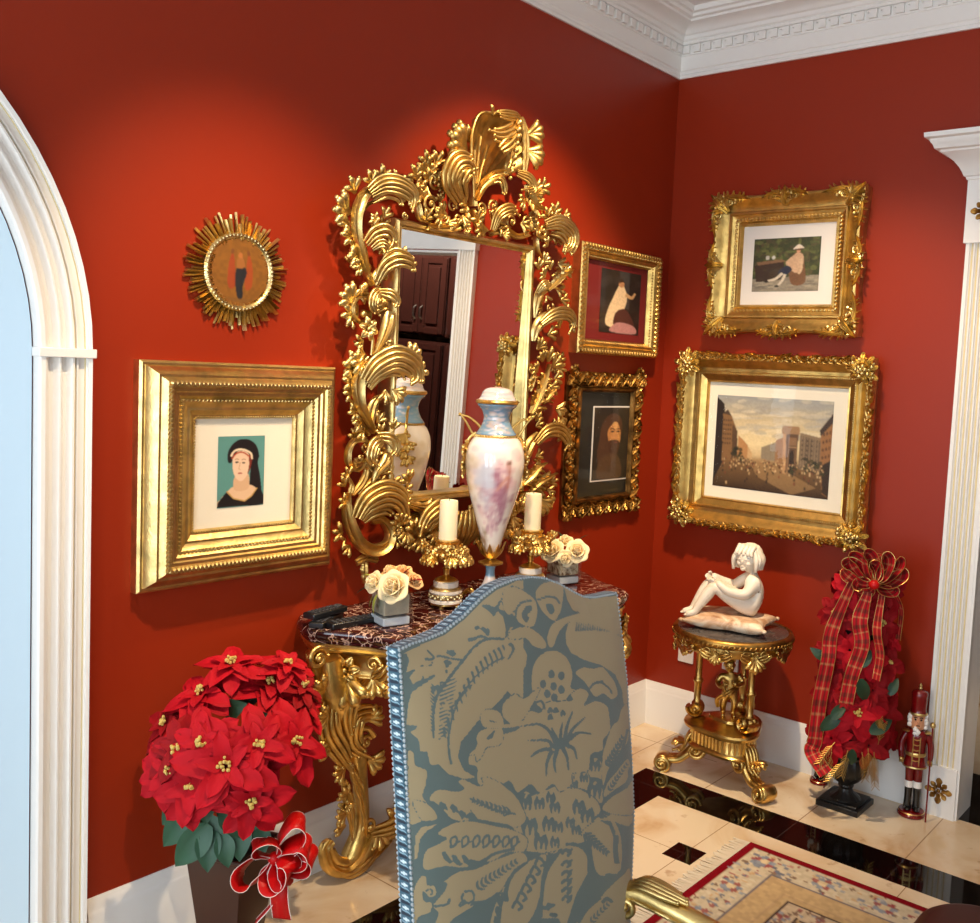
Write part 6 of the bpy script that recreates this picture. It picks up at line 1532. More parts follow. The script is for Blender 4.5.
# seat, rails, legs, arms
wB = (side(rig, -.45)-side(lef, -.45)); hw = wB/2; yb = .20+math.tan(TIL)*(.46-SH)   # back line at seat height, local y
xm = (side(rig, -.5)+side(lef, -.5))/2
mb = MB(); mb.prism([(xm-hw-.0, yb), (xm+hw, yb), (xm+hw+.03, yb-.5), (xm-hw-.03, yb-.5)], .40, .475); seat = mb.build('seat', M['bluesilk'], ch, smooth=40, bevel=.025)
mb = MB(); mb.prism([(xm-hw-.005, yb+.02), (xm+hw+.005, yb+.02), (xm+hw+.035, yb-.505), (xm-hw-.035, yb-.505)], .33, .402)
mb.build('seat_rail', M['goldb'], ch, smooth=40, bevel=.008)
for sx in (1, -1):
    for f in (0, 1):
        x, y = xm+sx*(hw-.01+.03*f), (yb-.01 if not f else yb-.48); s = -1 if f else 1
        mb = MB(); mb.tube(catmull([V((x, y, .36)), V((x+sx*.012, y+s*.012, .25)), V((x, y+s*.004, .1)), V((x+sx*.01, y+s*.03, .02))], 20), [(0, .03), (.3, .028), (.75, .016), (1, .022)], 12); mb.ball(V((x+sx*.012, y+s*.036, .02)), (.024, .026, .02), 10, 6)
        if f: mb.spray([V((x, y-.028, .36)), V((x, y-.036, .3)), V((x, y-.02, .2))], (0, -1, 0), .03, .012, 4)
        mb.build('leg', M['goldb'], ch, smooth=60)
    mb = MB()
    aw = on(1, PC.y-.075, 637, 893) if sx > 0 else None
    if sx > 0: aR = toL(aw); az = aR.z; ax = aR.x
    X = ax if sx > 0 else 2*xm-ax; y0 = aR.y
    P = [V((X-sx*.012, y0+.03, az-.012)), V((X, y0, az)), V((X+sx*.012, y0-.09, az-.012)), V((X+sx*.026, y0-.2, az-.03)), V((X+sx*.03, y0-.3, az-.026)), V((X+sx*.028, y0-.36, az-.04))]
    mb.tube(catmull(P, 30), [(0, .016), (.12, .022), (.3, .019), (.7, .02), (.9, .024), (1, .016)], 14, up=(0, 0, 1))
    mb.tube(catmull([p+V((-sx*.02, 0, -.004)) for p in P[1:-1]], 20), .004, 6); mb.tube(catmull([p+V((sx*.02, 0, -.002)) for p in P[1:-1]], 20), .004, 6)
    plume(mb, [V((X, y0+.022, az-.002)), V((X+sx*.002, y0-.01, az+.018)), V((X+sx*.01, y0-.06, az+.012)), V((X+sx*.018, y0-.105, az+.004))], V((0, 0, 1)), .022, 6, lift=.006, curl=.002)
    mb.volute(V((X-sx*.018, y0+.012, az-.02)), V((-sx, -.3, 0)), V((0, 0, 1)), .026, 1.5, .34, 1); mb.volute(V((X+sx*.02, y0+.012, az-.016)), V((sx, -.3, 0)), V((0, 0, 1)), .022, 1.5, .34, -1)
    mb.volute(V((X+sx*.028, y0-.36, az-.06)), V((sx, 0, 0)), V((0, 0, 1)), .03, 1.4, .36, sx)
    mb.tube(catmull([V((X+sx*.028, y0-.32, az-.04)), V((X+sx*.02, y0-.27, az-.12)), V((X, y0-.28, .4)), V((X-sx*.01, y0-.3, .36))], 20), [(0, .018), (.5, .015), (1, .022)], 10)
    mb.build('arm', M['goldb'], ch, smooth=60)
# ------------------------------------------------------------------ gilt pedestal table in the corner
px_, py_ = -.311, -.596
t = thing('pedestal_table', 'small round gilt pedestal table with a cherub between its columns, in the room corner', 'pedestal table', (px_, py_, 0))
PT = .62; ANG = [math.radians(a) for a in (112, 250, 2)]; RF = [.25, .235, .2]
mb = MB(); mb.lathe([(0, PT-.012), (.218, PT-.012), (.22, PT-.004), (.214, PT), (0, PT)], n=64); mb.build('marble_top', M['pedmarble'], t)
mb = MB(); mb.lathe([(.2, PT-.035), (.226, PT-.032), (.236, PT-.022), (.238, PT-.012), (.232, PT-.002), (.222, PT+.002), (.216, PT-.002)], n=64, cap=False)
for i in range(72):
    a = 2*PI*i/72; mb.ball((.236*math.cos(a), .236*math.sin(a), PT-.02), (.0055, .0095, .006), 6, 4, M=Matrix.Rotation(a, 3, 'Z') @ Matrix.Rotation(.7, 3, 'X'))
rim = mb.build('rim', M['goldd'], t, smooth=60)
mb = MB(); mb.lathe([(.205, PT-.07), (.212, PT-.06), (.21, PT-.034), (.19, PT-.034)], n=48, cap=False)
for i in range(9):
    a = 2*PI*i/9+ANG[0]; d = V((math.cos(a), math.sin(a), 0)); s_ = V((-d.y, d.x, 0)); c = d*.212+V((0, 0, PT-.05))
    big = i % 3 == 0
    for s in (-1, 1):
        mb.volute(c+s_*s*.035, d, s_*s, .016, 1.4, .3, s); plume(mb, [c+s_*s*.012-V((0, 0, .02)), c+s_*s*.04-V((0, 0, .012)), c+s_*s*.066+V((0, 0, .004))], d, .012, 3, lift=.006)
    sprig(mb, c-V((0, 0, .004)), V((0, 0, -1)), d, .05 if big else .034, 5); blossom(mb, c, d, .018 if big else .012, 5)
mb.build('apron', M['bronze'], t, smooth=60)
for a, rf in zip(ANG, RF):
    d = V((math.cos(a), math.sin(a), 0)); s_ = V((-d.y, d.x, 0)); c = d*.125; Z = V((0, 0, 1))
    mb = MB(); mb.lathe([(.02, .29), (.022, .296), (.017, .302), (.0135, .31), (.0145, .38), (.02, .386), (.02, .394), (.015, .4), (.0135, .405), (.0125, .5), (.016, .506), (.013, .512), (.018, .53), (.022, .536), (.022, .548)], c, 20, lobes=10, amp=.04)
    mb.volute(c+d*.004+Z*.275, s_, d, .034, 1.6, .28, 1, 2.2); mb.volute(c+d*.004+Z*.275-s_*.02, -s_, d, .034, 1.6, .28, -1, 2.2); mb.ball(c+Z*.275, (.026, .026, .02), 10, 6)
    mb.build('column', M['bronze'], t, smooth=50)
    mb = MB(); out = s_
    pts = [d*.07+Z*.2, d*.11+Z*.17, d*.13+Z*.11, d*(rf*.72)+Z*.06, d*(rf*.9)+Z*.05, d*(rf+.01)+Z*.03]
    for off in (-.018, 0, .018): mb.tube(catmull([p+s_*off for p in pts], 24), [(0, .02), (.4, .017), (.8, .014), (1, .016)], 9)
    for sg in (-1, 1):
        mb.volute(d*(rf+.0)+Z*.034+s_*sg*.028, s_*sg, -Z, .034, 1.7, .26, sg, 1.2); mb.volute(d*.115+Z*.11+s_*sg*.028, s_*sg, -d, .034, 1.6, .28, -sg, 1.2)
    Rm = Matrix(((d.x, s_.x, 0), (d.y, s_.y, 0), (0, 0, 1)))
    mb.lathe([(0, -.03), (.03, -.03), (.034, -.024), (.034, .024), (.03, .03), (0, .03)], d*(rf)+Z*.035, 20, M=Rm @ Matrix.Rotation(PI/2, 3, 'X'))
    plume(mb, [d*.1+Z*.2, d*.14+Z*.16, d*.16+Z*.1, d*(rf*.8)+Z*.075], (d+Z).normalized(), .024, 4, lift=.01); sprig(mb, d*.155+Z*.13, (d*.7-Z*.3), (d*.5+Z).normalized(), .05, 4)
    mb.build('leg', M['bronze'], t, smooth=60)
mb = MB()
def tri(r, z, n=48):   # rounded three-lobed platform
    out = []
    for j in range(n):
        a = 2*PI*j/n; q = r*(1+.13*math.cos(3*(a-ANG[0]))); out.append((q*math.cos(a), q*math.sin(a), z))
    return out
lev = [(.12, .125), (.132, .13), (.136, .14), (.128, .148), (.124, .154), (.124, .2), (.13, .206), (.15, .212), (.154, .224), (.15, .232), (.12, .236), (.08, .246), (.066, .25), (.062, .26), (.03, .264)]
vs = [p for r, z in lev for p in tri(r, z)]; n = 48
mb.add(vs, [(i*n+j, i*n+(j+1) % n, (i+1)*n+(j+1) % n, (i+1)*n+j) for i in range(len(lev)-1) for j in range(n)]+[tuple(range(n))[::-1], tuple(range((len(lev)-1)*n, len(lev)*n))])
for j in range(42):
    a = 2*PI*j/42; q = .125*(1+.13*math.cos(3*(a-ANG[0]))); mb.tube([V((q*math.cos(a), q*math.sin(a), .154)), V((q*math.cos(a), q*math.sin(a), .199))], .005, 6)
mb.build('platform', M['bronze'], t, smooth=40)

# the cherub between the columns: one body, in the round (faces the camera, leaning on one leg)
def cherub(parent):
    z0 = .262
    def e(mb): pass
    F = V((-.78, -.62, 0)); S = V((.62, -.78, 0))
    def L(s, f, z): return tuple((S*s+F*f)*1.2+V((0, 0, z0+z*1.2)))
    ch_ = [[('hip', L(0, 0, .085), 0.0287), ('waist', L(.003, .004, .108), 0.0263), ('chest', L(.002, .004, .132), 0.0300), ('neck', L(0, .004, .15), 0.0137), ('head0', L(-.004, .008, .163), 0.0213), ('head', L(-.006, .01, .178), 0.0250), (L(-.004, .006, .192), 0.0150)],
          ['hip', (L(.018, .004, .07), 0.0225), (L(.02, .014, .042), 0.0163), (L(.016, .004, .016), 0.0112), (L(.016, .008, .006), 0.0100), (L(.018, .03, .004), 0.0075)],
          ['hip', (L(-.016, .004, .07), 0.0225), (L(-.02, .006, .04), 0.0163), (L(-.016, -.004, .016), 0.0112), (L(-.016, 0, .006), 0.0100), (L(-.02, .02, .004), 0.0075)],
          ['chest', (L(.03, .004, .138), 0.0150), (L(.042, .012, .115), 0.0119), (L(.02, .034, .112), 0.0100), (L(.006, .04, .122), 0.0088)],
          ['chest', (L(-.028, .004, .138), 0.0150), (L(-.044, .01, .114), 0.0119), (L(-.034, .036, .105), 0.0100), (L(-.022, .044, .118), 0.0088)]]
    def extra(mb):
        c = V(L(-.006, .012, .176))
        mb.ball(c+F*.019-V((0, 0, .003)), (.0035, .0035, .005), 7, 5)
        for s in (-1, 1):
            mb.ball(c+F*.0165+S*(s*.0085)+V((0, 0, .004)), .0032, 7, 4); mb.ball(c+S*(s*.021)-V((0, 0, .002)), (.004, .005, .006), 7, 4); mb.ball(c+F*.013+S*(s*.01)-V((0, 0, .008)), (.008, .008, .007), 8, 5)
        mb.ball(c+F*.017-V((0, 0, .011)), (.006, .003, .002), 7, 4)
        for hx, hf, hz in ((.006, .041, .124), (-.022, .045, .12)):
            for k in range(5): mb.tube([V(L(hx-.004+.002*k, hf+.002, hz)), V(L(hx-.005+.0025*k, hf+.008, hz+.004)), V(L(hx-.004+.002*k, hf+.011, hz+.001))], [(0, .0022), (1, .0014)], 5)
    o = skin_body('cherub', ch_, M['bronze'], parent, 2, extra)
    mb = MB(); rd = random.Random(3); c = V(L(-.006, .006, .186))
    for i in range(36):
        a = rd.uniform(0, 2*PI); b = rd.uniform(-.2, 1.4); d = V((math.cos(a)*math.cos(b), math.sin(a)*math.cos(b), math.sin(b)))
        if d.dot(F) > .55 and d.z < .45: continue
        mb.ball(c+d*.021, rd.uniform(.005, .0075), 7, 5)
    mb.build('curls', M['bronze'], o)
    mb = MB(); mb.leaf([L(.024, .02, .1), L(-.01, .034, .085), L(-.04, .02, .06), L(-.036, .01, .03)], F, .012, .006, 0, base=.5, tip=.6)
    for k in range(8): mb.ball(L(-.026+.004*math.sin(k*2), .05, .124-.006*k), .006, 7, 5)
    mb.build('drapery', M['bronze'], o)
cherub(t)

# ------------------------------------------------------------------ alabaster figure of a seated girl on a cushion
st = thing('statuette', 'white alabaster girl hugging her knees on a veined stone cushion, on the pedestal table', 'statuette', (px_-.62*.016, py_+.78*.016, PT), math.atan2(-.7826, .6207))
mb = MB()
def cush(u, v):
    a, b = u*2-1, v*2-1; return a, b
nu = 20; vs = []; fs = []
for side_ in (1, -1):
    b0 = len(vs)
    for i in range(nu+1):
        for j in range(nu+1):
            a, b = -1+2*i/nu, -1+2*j/nu; pin = 1+.10*(abs(a)*abs(b))**2-.09*(1-abs(a)**2)*(abs(b)**4)-.09*(1-abs(b)**2)*(abs(a)**4)
            x, y = a*.158*pin, b*.115*pin; h = .031*((1-a**4)*(1-b**4))**.45*(1+.12*math.sin(5*a+3*b))
            if side_ > 0: h -= .012*math.exp(-((a-.45)**2+b*b)/.15)
            vs.append((x, y, .032+(h if side_ > 0 else -min(h, .031))))
    for i in range(nu):
        for j in range(nu):
            q = b0+i*(nu+1)+j; fs.append((q, q+nu+1, q+nu+2, q+1))
Rz = Matrix.Rotation(-.42, 3, 'Z'); mb.add([Rz @ V(v) for v in vs], fs)
for a, b in ((-1, -1), (1, -1), (1, 1), (-1, 1)): mb.ball(Rz @ V((a*.164, b*.119, .033)), (.01, .009, .008), 8, 6)
mb.build('cushion', M['cushion'], st, smooth=180, merge=.0008)
H = .058
chn = [[('hip', (.085, 0, H+.03), .038), ('waist', (.09, .002, H+.068), .033), ('chest', (.082, .0, H+.108), .036), ('neck', (.066, -.002, H+.142), .015), ('h0', (.052, -.006, H+.162), .026), ('h1', (.044, -.008, H+.188), .036), ((.046, -.004, H+.212), .026)],
      ['hip', ((.07, -.026, H+.018), .03), ((.005, -.03, H+.055), .025), ('kl', (-.062, -.022, H+.092), .021), ((-.09, -.024, H+.052), .017), ((-.116, -.026, H+.014), .012), ((-.12, -.028, H+.004), .011), ((-.152, -.03, H-.004), .008)],
      ['hip', ((.07, .026, H+.018), .03), ((.0, .02, H+.06), .025), ('kr', (-.068, .014, H+.098), .021), ((-.094, .012, H+.055), .017), ((-.118, .01, H+.014), .012), ((-.124, .008, H+.004), .011), ((-.158, .006, H-.004), .008)],
      ['chest', ((.07, -.044, H+.122), .02), ((.035, -.056, H+.072), .0165), ((-.02, -.052, H+.082), .0135), ((-.058, -.03, H+.108), .0105)],
      ['chest', ((.066, .042, H+.122), .02), ((.02, .052, H+.08), .0165), ((-.03, .044, H+.098), .0135), ((-.064, .024, H+.118), .0105)]]
SG = 1.2
chn = [[it if isinstance(it, str) else ((it[0], tuple(q*SG if i < 2 else H+(q-H)*SG for i, q in enumerate(it[1])), it[2]*SG*1.2) if len(it) == 3 else (tuple(q*SG if i < 2 else H+(q-H)*SG for i, q in enumerate(it[0])), it[1]*SG*1.2)) for it in c] for c in chn]
sc_ = lambda p: V((p[0]*SG, p[1]*SG, H+(p[2]-H)*SG))
def face(mb):
    c = sc_((.043, -.01, H+.186)); f = V((-.62, -.76, -.12)).normalized()*1.28; s = V((.78, -.63, 0)).normalized()*1.25; u = V((0, 0, 1.25))
    mb.ball(c+f*.0305-u*.004, (.005, .005, .008), 8, 6); mb.ball(c+f*.0275-u*.018, (.008, .005, .0035), 8, 5); mb.ball(c+f*.0215-u*.027, (.012, .011, .009), 9, 6)
    for q in (-1, 1):
        mb.ball(c+f*.0265+s*(q*.012)+u*.004, (.0055, .0045, .0035), 8, 5); mb.ball(c+f*.0165+s*(q*.014)-u*.011, (.014, .014, .012), 10, 7)
    # hands: five fingers each, folded over the knees
    for c0, dx in ((sc_((-.06, -.03, H+.109)), 1), (sc_((-.066, .024, H+.119)), -1)):
        for k in range(4): p = c0+V((-.004+.003*k, dx*.0, .003-.005*k)); mb.tube(catmull([p, p+V((-.012, dx*.008, .002)), p+V((-.02, dx*.019, -.003)), p+V((-.018, dx*.028-.001*k, -.008))], 8), [(0, .0042), (1, .003)], 6)
        p = c0+V((.002, 0, .008)); mb.tube([p, p+V((-.006, dx*.006, .006)), p+V((-.014, dx*.012, .005))], [(0, .0045), (1, .0032)], 6)
    for fx, fy in ((-.182, -.036), (-.19, .007)):
        for k in range(5): mb.ball((fx-.001+.001*k, fy-.009+.0045*k, H-.0055), (.007-.0005*k, .003, .0035), 6, 4)
body = skin_body('figure', chn, M['statue'], st, 2, face)
mb = MB(); rd = random.Random(13); c = sc_((.05, -.003, H+.192)); f = V((-.62, -.76, -.12)).normalized()
mb.ball(c+V((.006, .006, .004)), (.053, .053, .05), 14, 9)
for i in range(26):
    a = 2*PI*i/26; d = V((math.cos(a), math.sin(a), 0))
    if d.dot(f) > .62: continue
    side_ = 1-max(0, d.dot(f)); L_ = .05+.012*rd.random()
    p = c+d*.047+V((0, 0, .014)); mb.tube(catmull([p+V((0, 0, .026))-d*.018, p, p+d*(.006+.006*rd.random())-V((0, 0, L_*.5)), p+d*(.0+.01*rd.random())-V((0, 0, L_*1.15))], 10), [(0, .01), (.35, .0085), (.6, .0115), (1, .006)], 7)
for q in (-.9, -.5, 0, .5, .9):
    s = V((.78, -.63, 0)); p = c+f*.043+s*(q*.034)+V((0, 0, .026)); mb.tube(catmull([p-f*.026+V((0, 0, .02)), p, p+f*.003-V((0, 0, .012))+s*(q*.008)], 8), [(0, .0105), (1, .006)], 7)
mb.build('hair', M['statue'], body, smooth=180)
# ------------------------------------------------------------------ poinsettias
def bract(mb, c, d, up, L, w, droop=.25, fold=.22, mi=0, rnd=None, n=7):
    d = V(d).normalized(); s = d.cross(V(up)).normalized(); u = s.cross(d); q0 = rnd.uniform(-.25, .25) if rnd else 0
    def f(i, j):
        q = (j-.5)*2
        wd = w*(max(0, math.sin(PI*min(1, (.04+.96*i)**.85)))**.75)*(1+.14*math.sin(9*i+3*q0)) if i < 1 else 0
        return V(c)+d*(L*i)+s*(q*wd+q0*.2*L*i*i)+u*(fold*wd*abs(q)-droop*L*i*i+.03*L*math.sin(7*i+5*q))
    mb.grid(f, n, 4, mi)
def poinsettia(t, c, nrm, R, mat, seed, centre=True):
    rd = random.Random(seed); nrm = V(nrm).normalized(); x = nrm.orthogonal().normalized(); y = nrm.cross(x); mb = MB(); c = V(c)
    for ring, (n, l, lift, dr) in enumerate(((6, 1.0, .02, .2), (5, .8, .28, .3), (5, .5, .6, .35))):
        o = rd.uniform(0, 2)
        for k in range(n):
            a = 2*PI*k/n+o+rd.uniform(-.2, .2); e = x*math.cos(a)+y*math.sin(a); L = R*l*rd.uniform(.85, 1.12)
            bract(mb, c+e*R*.05+nrm*(.006*ring), e+nrm*(lift+rd.uniform(-.12, .12)), nrm, L, L*.31, dr+rd.uniform(-.1, .15), .25, 0, rd)
    o = mb.build('flower', M[mat], t, smooth=180)
    if centre:
        mb = MB()
        for k in range(13): mb.ball(c+x*rd.uniform(-.1, .1)*R+y*rd.uniform(-.1, .1)*R+nrm*(.018+rd.random()*.014), rd.uniform(.0035, .0055), 6, 4)
        mb.build('flower_centre', M['stamen'], o)
    return o
def at_px(C0, r, x, y, k=1.0):
    """the front of a ball of radius r round C0, under photo pixel (x, y)"""
    d = (CF + CR*((x-CX)/FPX) - CU*((y-CY)/FPX)).normalized(); m = C0-CAMP; b = m.dot(d); q = b*b-m.dot(m)+r*r
    if q > 0: return CAMP+d*(b-math.sqrt(q)*k)
    return CAMP+d*b
C0 = on(1, -.25, 236, 762); potc = V((-2.29, -.225, 0))
t = thing('poinsettia_plant', 'potted red poinsettia with a red bow, on the floor below the lady portrait', 'potted plant', potc)
mb = MB(); a45 = math.radians(20); PH = .33
def sq(h, z): return [tuple(Matrix.Rotation(a45, 3, 'Z') @ V((sx*h, sy*h, z))) for sx, sy in ((-1, -1), (1, -1), (1, 1), (-1, 1))]
lv = [(.05, 0), (.084, PH-.012), (.087, PH-.01), (.087, PH), (.079, PH), (.076, PH-.03)]
mb.add([p for h, z in lv for p in sq(h, z)], [(i*4+j, i*4+(j+1) % 4, i*4+4+(j+1) % 4, i*4+4+j) for i in range(len(lv)-1) for j in range(4)]+[(3, 2, 1, 0)])
pot = mb.build('pot', M['pot'], t, smooth=0, bevel=.004)
mb = MB(); mb.add(sq(.078, PH-.025), [(0, 1, 2, 3)]); mb.build('moss', M['soil'], pot, smooth=0)
mb = MB(); rd = random.Random(17)
for i in range(12):
    a = rd.uniform(0, 2*PI); mb.tube(catmull([V((rd.uniform(-.03, .03), rd.uniform(-.03, .03), PH-.03)), V((.05*math.cos(a), .05*math.sin(a), PH+.1)), V((.12*math.cos(a), .1*math.sin(a)-.02, PH+.25))], 8), .004, 6)
mb.build('stems', M['greend'], t)
L0 = C0-potc; Dv = (CAMP-C0).normalized()
for i, (x, y, R, m) in enumerate(((226, 766, .135, 'redleaf'), (202, 697, .105, 'redleaf'), (231, 668, .1, 'redleaf'), (268, 688, .11, 'redleaf'), (293, 742, .105, 'redleaf'), (192, 787, .11, 'redleaf'), (203, 744, .09, 'redleaf'), (172, 772, .1, 'redleaf'), (285, 668, .085, 'redleaf'), (302, 708, .085, 'redleaf'), (170, 725, .08, 'redleaf2'), (258, 745, .1, 'redleaf'), (300, 690, .08, 'redleaf2'), (250, 800, .1, 'redleaf'), (180, 750, .09, 'redleaf2'))):
    p = at_px(C0, .19, x, y)-potc; p.y = min(p.y, -.0+.225-.075-potc.y*0-.08) if p.y+potc.y > -.09 else p.y
    nrm = ((p-L0).normalized()+Dv*.75+V((0, 0, .15))).normalized()
    poinsettia(t, p, nrm, R, m, i+40, True)
for i, (x, y, s) in enumerate(((180, 826, .12), (192, 846, .12), (176, 808, .1), (208, 848, .1), (195, 815, .1), (215, 838, .11), (232, 822, .09), (205, 800, .1), (240, 840, .09), (225, 850, .08), (250, 825, .08), (230, 710, .09), (250, 720, .09), (262, 840, .07), (200, 770, .09), (245, 700, .08))):
    p = at_px(C0, .15, x, y)-potc; rd = random.Random(i); mb = MB(); d = V((.62*rd.uniform(-1, .6) if x > 193 else -.8, -.6 if x > 193 else .1, -.8 if y > 780 else .3)); simple_leaf(mb, p-d.normalized()*s*.5, d, Dv, s, s*.36); mb.build('leaf', M['green'] if y > 780 else M['greend'], t, smooth=180)
# the bow
def bow_loop(mb, k, tip, w, bulge, wd, pip=.0009):
    k, tip = V(k), V(tip); d = tip-k; n = V(bulge)
    mb.ribbon([k, k+d*.35+n, k+d*.85+n*.9, tip, k+d*.85-n*.8, k+d*.35-n*.7, k], wd, [(0, w*.45), (.3, w), (.5, w*1.05), (.7, w), (1, w*.45)], 30, .0008, pip)
kb = on(1, -.42, 276, 856)-potc; mb = MB(); S_, F_ = V((.62, -.78, 0)), V((-.78, -.62, 0)); Zz = V((0, 0, 1))
for dx, dz, df, w in ((.085, .03, .02, .05), (.06, .09, 0, .05), (-.075, -.045, .05, .052), (.05, -.02, .06, .045), (-.03, .05, .04, .045), (.02, -.06, .05, .04), (.095, -.01, .0, .045)):
    tip = kb+S_*dx+Zz*dz+F_*df; d = (tip-kb).normalized(); b = d.cross(F_).normalized()
    bow_loop(mb, kb, tip, w*1.3, b*.026, (F_*.8+b*.3).normalized())
mb.ribbon([kb, kb+S_*.015-Zz*.05+F_*.02, kb+S_*.02-Zz*.1+F_*.03, kb+S_*.025-Zz*.15+F_*.02], S_+F_*.2, [(0, .02), (.4, .045), (1, .05)], 20, .0008, .0014)
mb.ribbon([kb, kb-S_*.02-Zz*.05+F_*.01, kb+S_*.005-Zz*.1+F_*.01, kb-S_*.045-Zz*.17+F_*.01], F_+S_*.15, [(0, .02), (.4, .03), (1, .03)], 20, .0008, .0014)
mb.ball(kb+F_*.012, (.017, .017, .017), 9, 6)
mb.build('bow', [M['ribbon'], M['rwhite']], t, smooth=180)

# ------------------------------------------------------------------ poinsettia topiary in an iron urn
uc = V((-.185, -1.05, 0))
t = thing('poinsettia_topiary', 'tall red poinsettia topiary with a plaid bow in a black urn, beside the white pilaster', 'potted plant', uc)
mb = MB(); mb.box((0, 0, .011), (.165, .165, .022)); mb.box((0, 0, .026), (.145, .145, .01))
mb.lathe([(.06, .03), (.05, .04), (.03, .055), (.024, .07), (.03, .078), (.026, .085), (.045, .1), (.07, .13), (.078, .16), (.074, .185), (.07, .195), (.084, .205), (.086, .212), (.07, .215)], n=48, lobes=16, amp=.035)
mb.build('urn', M['urnblack'], t, smooth=40, bevel=.002)
mb = MB(); mb.lathe([(.05, .2), (.09, .26), (.1, .5), (.085, .75), (.04, .9)], n=16); mb.build('moss_cone', M['soil'], t)
Dv = (CAMP-(uc+V((0, 0, .5)))).normalized()
def tp(x, y, r=.135):
    d = CF + CR*((x-CX)/FPX) - CU*((y-CY)/FPX); hx = V((d.x, d.y, 0)); m = V((uc.x-CAMP.x, uc.y-CAMP.y, 0)); a = hx.dot(hx); b = hx.dot(m); q = b*b-a*(m.dot(m)-r*r)
    tt = (b-math.sqrt(q))/a if q > 0 else b/a
    return CAMP+d*tt-uc
rd = random.Random(23)
fl = [(858, 712, .12), (838, 612, .09), (880, 622, .09), (850, 650, .095), (886, 662, .09), (872, 690, .09), (832, 738, .1), (886, 735, .07), (834, 690, .09), (850, 590, .085), (884, 590, .08), (830, 655, .075), (890, 690, .05), (868, 745, .095), (862, 615, .08), (866, 660, .085), (845, 700, .08), (885, 710, .085), (891, 640, .055), (818, 735, .07)]
for i, (x, y, R) in enumerate(fl):
    p = tp(x, y, .13); ax = V((0, 0, p.z)); nrm = ((p-ax).normalized()+Dv*.8+V((0, 0, .1))).normalized()
    poinsettia(t, p, nrm, R, 'redleaf2' if i % 3 else 'redleaf', 100+i, i in (0, 1, 2, 4, 9))
for i in range(14):   # the sides away from the room
    a = rd.uniform(-.9, .9)+0; z = .3+.045*i; e = V((math.cos(a)*.3, math.sin(a+1.57*(-1)**i), 0)).normalized(); p = e*.105+V((0, 0, z)); poinsettia(t, p, e+V((0, 0, .1)), .056, 'redleaf2', 200+i, False)
for i, (x, y, s, dx, dz) in enumerate(((863, 690, .085, .2, -.8), (831, 722, .085, -.6, -.5), (880, 727, .085, .8, .5), (820, 655, .06, -.6, .4), (866, 660, .06, .3, .7), (893, 688, .06, .3, .7), (852, 757, .06, 0, -1), (838, 712, .07, .5, .6))):
    p = tp(x, y, .165); mb = MB(); d = S_*dx+Zz*dz; simple_leaf(mb, p-d.normalized()*s*.5+Dv*.01, d, Dv, s*1.15, s*.33); mb.build('leaf', M['greend'], t, smooth=180)
M['sprig'] = gold('gold_glitter_fern', (206, 168, 92), .4)
for i, (x, y, dx, dz) in enumerate(((835, 742, -.5, -.7), (848, 750, -.2, -1), (862, 752, .2, -1), (868, 748, .15, -1), (878, 745, .1, .8), (874, 752, .1, -.9), (880, 741, -.1, .9), (845, 760, -.6, -.8), (872, 760, .2, -1), (832, 752, -.2, -1))):
    p = tp(x, y, .16); mb = MB(); d = (S_*dx+Zz*dz).normalized(); L = .085
    pts = catmull([p, p+d*L*.5+Dv*.012, p+d*L+Dv*.01-Zz*.01], 10); mb.tube(pts, .0014, 5); sd = d.cross(Dv).normalized()
    for k in range(2, 10):
        for s in (-1, 1): mb.tube([pts[k], pts[k]+(sd*s*.7+d)*.02+Dv*.004], [(0, .0016), (1, .001)], 5)
    mb.build('gold_sprig', M['sprig'], t)
# plaid ribbon
M['plaid'] = colattr('plaid_ribbon', .6, spec=.25); M['gedge'] = gold('gold_ribbon_edge', (216, 176, 104), .35)
def plaid(n):
    r = Raster(n, 15, lin((186, 12, 28))); 
    for k in range(0, n, 12):
        r.a[:, k:k+3] = r.a[:, k:k+3]*.5+np.array(lin((16, 38, 24)))*.5; r.a[:, k+6:k+7] = r.a[:, k+6:k+7]*.6+np.array(lin((206, 170, 110)))*.4
    for a, b in ((3, 5), (10, 12)): r.a[a:b] = r.a[a:b]*.45+np.array(lin((16, 34, 24)))*.55
    r.a[7:8] = r.a[7:8]*.65+np.array(lin((214, 180, 120)))*.35
    return r
def plaid_ribbon(pts, wd, w, n, parent=None):
    P = catmull(pts, n); wds = catmull(wd, n) if isinstance(wd, list) else [V(wd)]*n
    def fr(i):
        T = (P[min(i+1, n-1)]-P[max(i-1, 0)]).normalized(); W = (wds[i]-T*wds[i].dot(T)).normalized(); return P[i], W
    fs_ = [fr(i) for i in range(n)]
    def fn(u, v):
        i = min(n-1, int(u*(n-1)+.5)); p, W = fs_[i]; ww = interp(w, u) if isinstance(w, (list, tuple)) else w
        return p+W*((v-.5)*ww)+Dv*(.002*math.sin(u*n*.35))
    o = plate('plaid_ribbon', plaid(n), fn, M['plaid'], parent)
    mb = MB()
    for v in (0, 1): mb.tube([fn(i/(n-1), v) for i in range(n)], .0012, 5)
    mb.build('gold_edge', M['gedge'], o); return o
kn = tp(874, 585, .17)
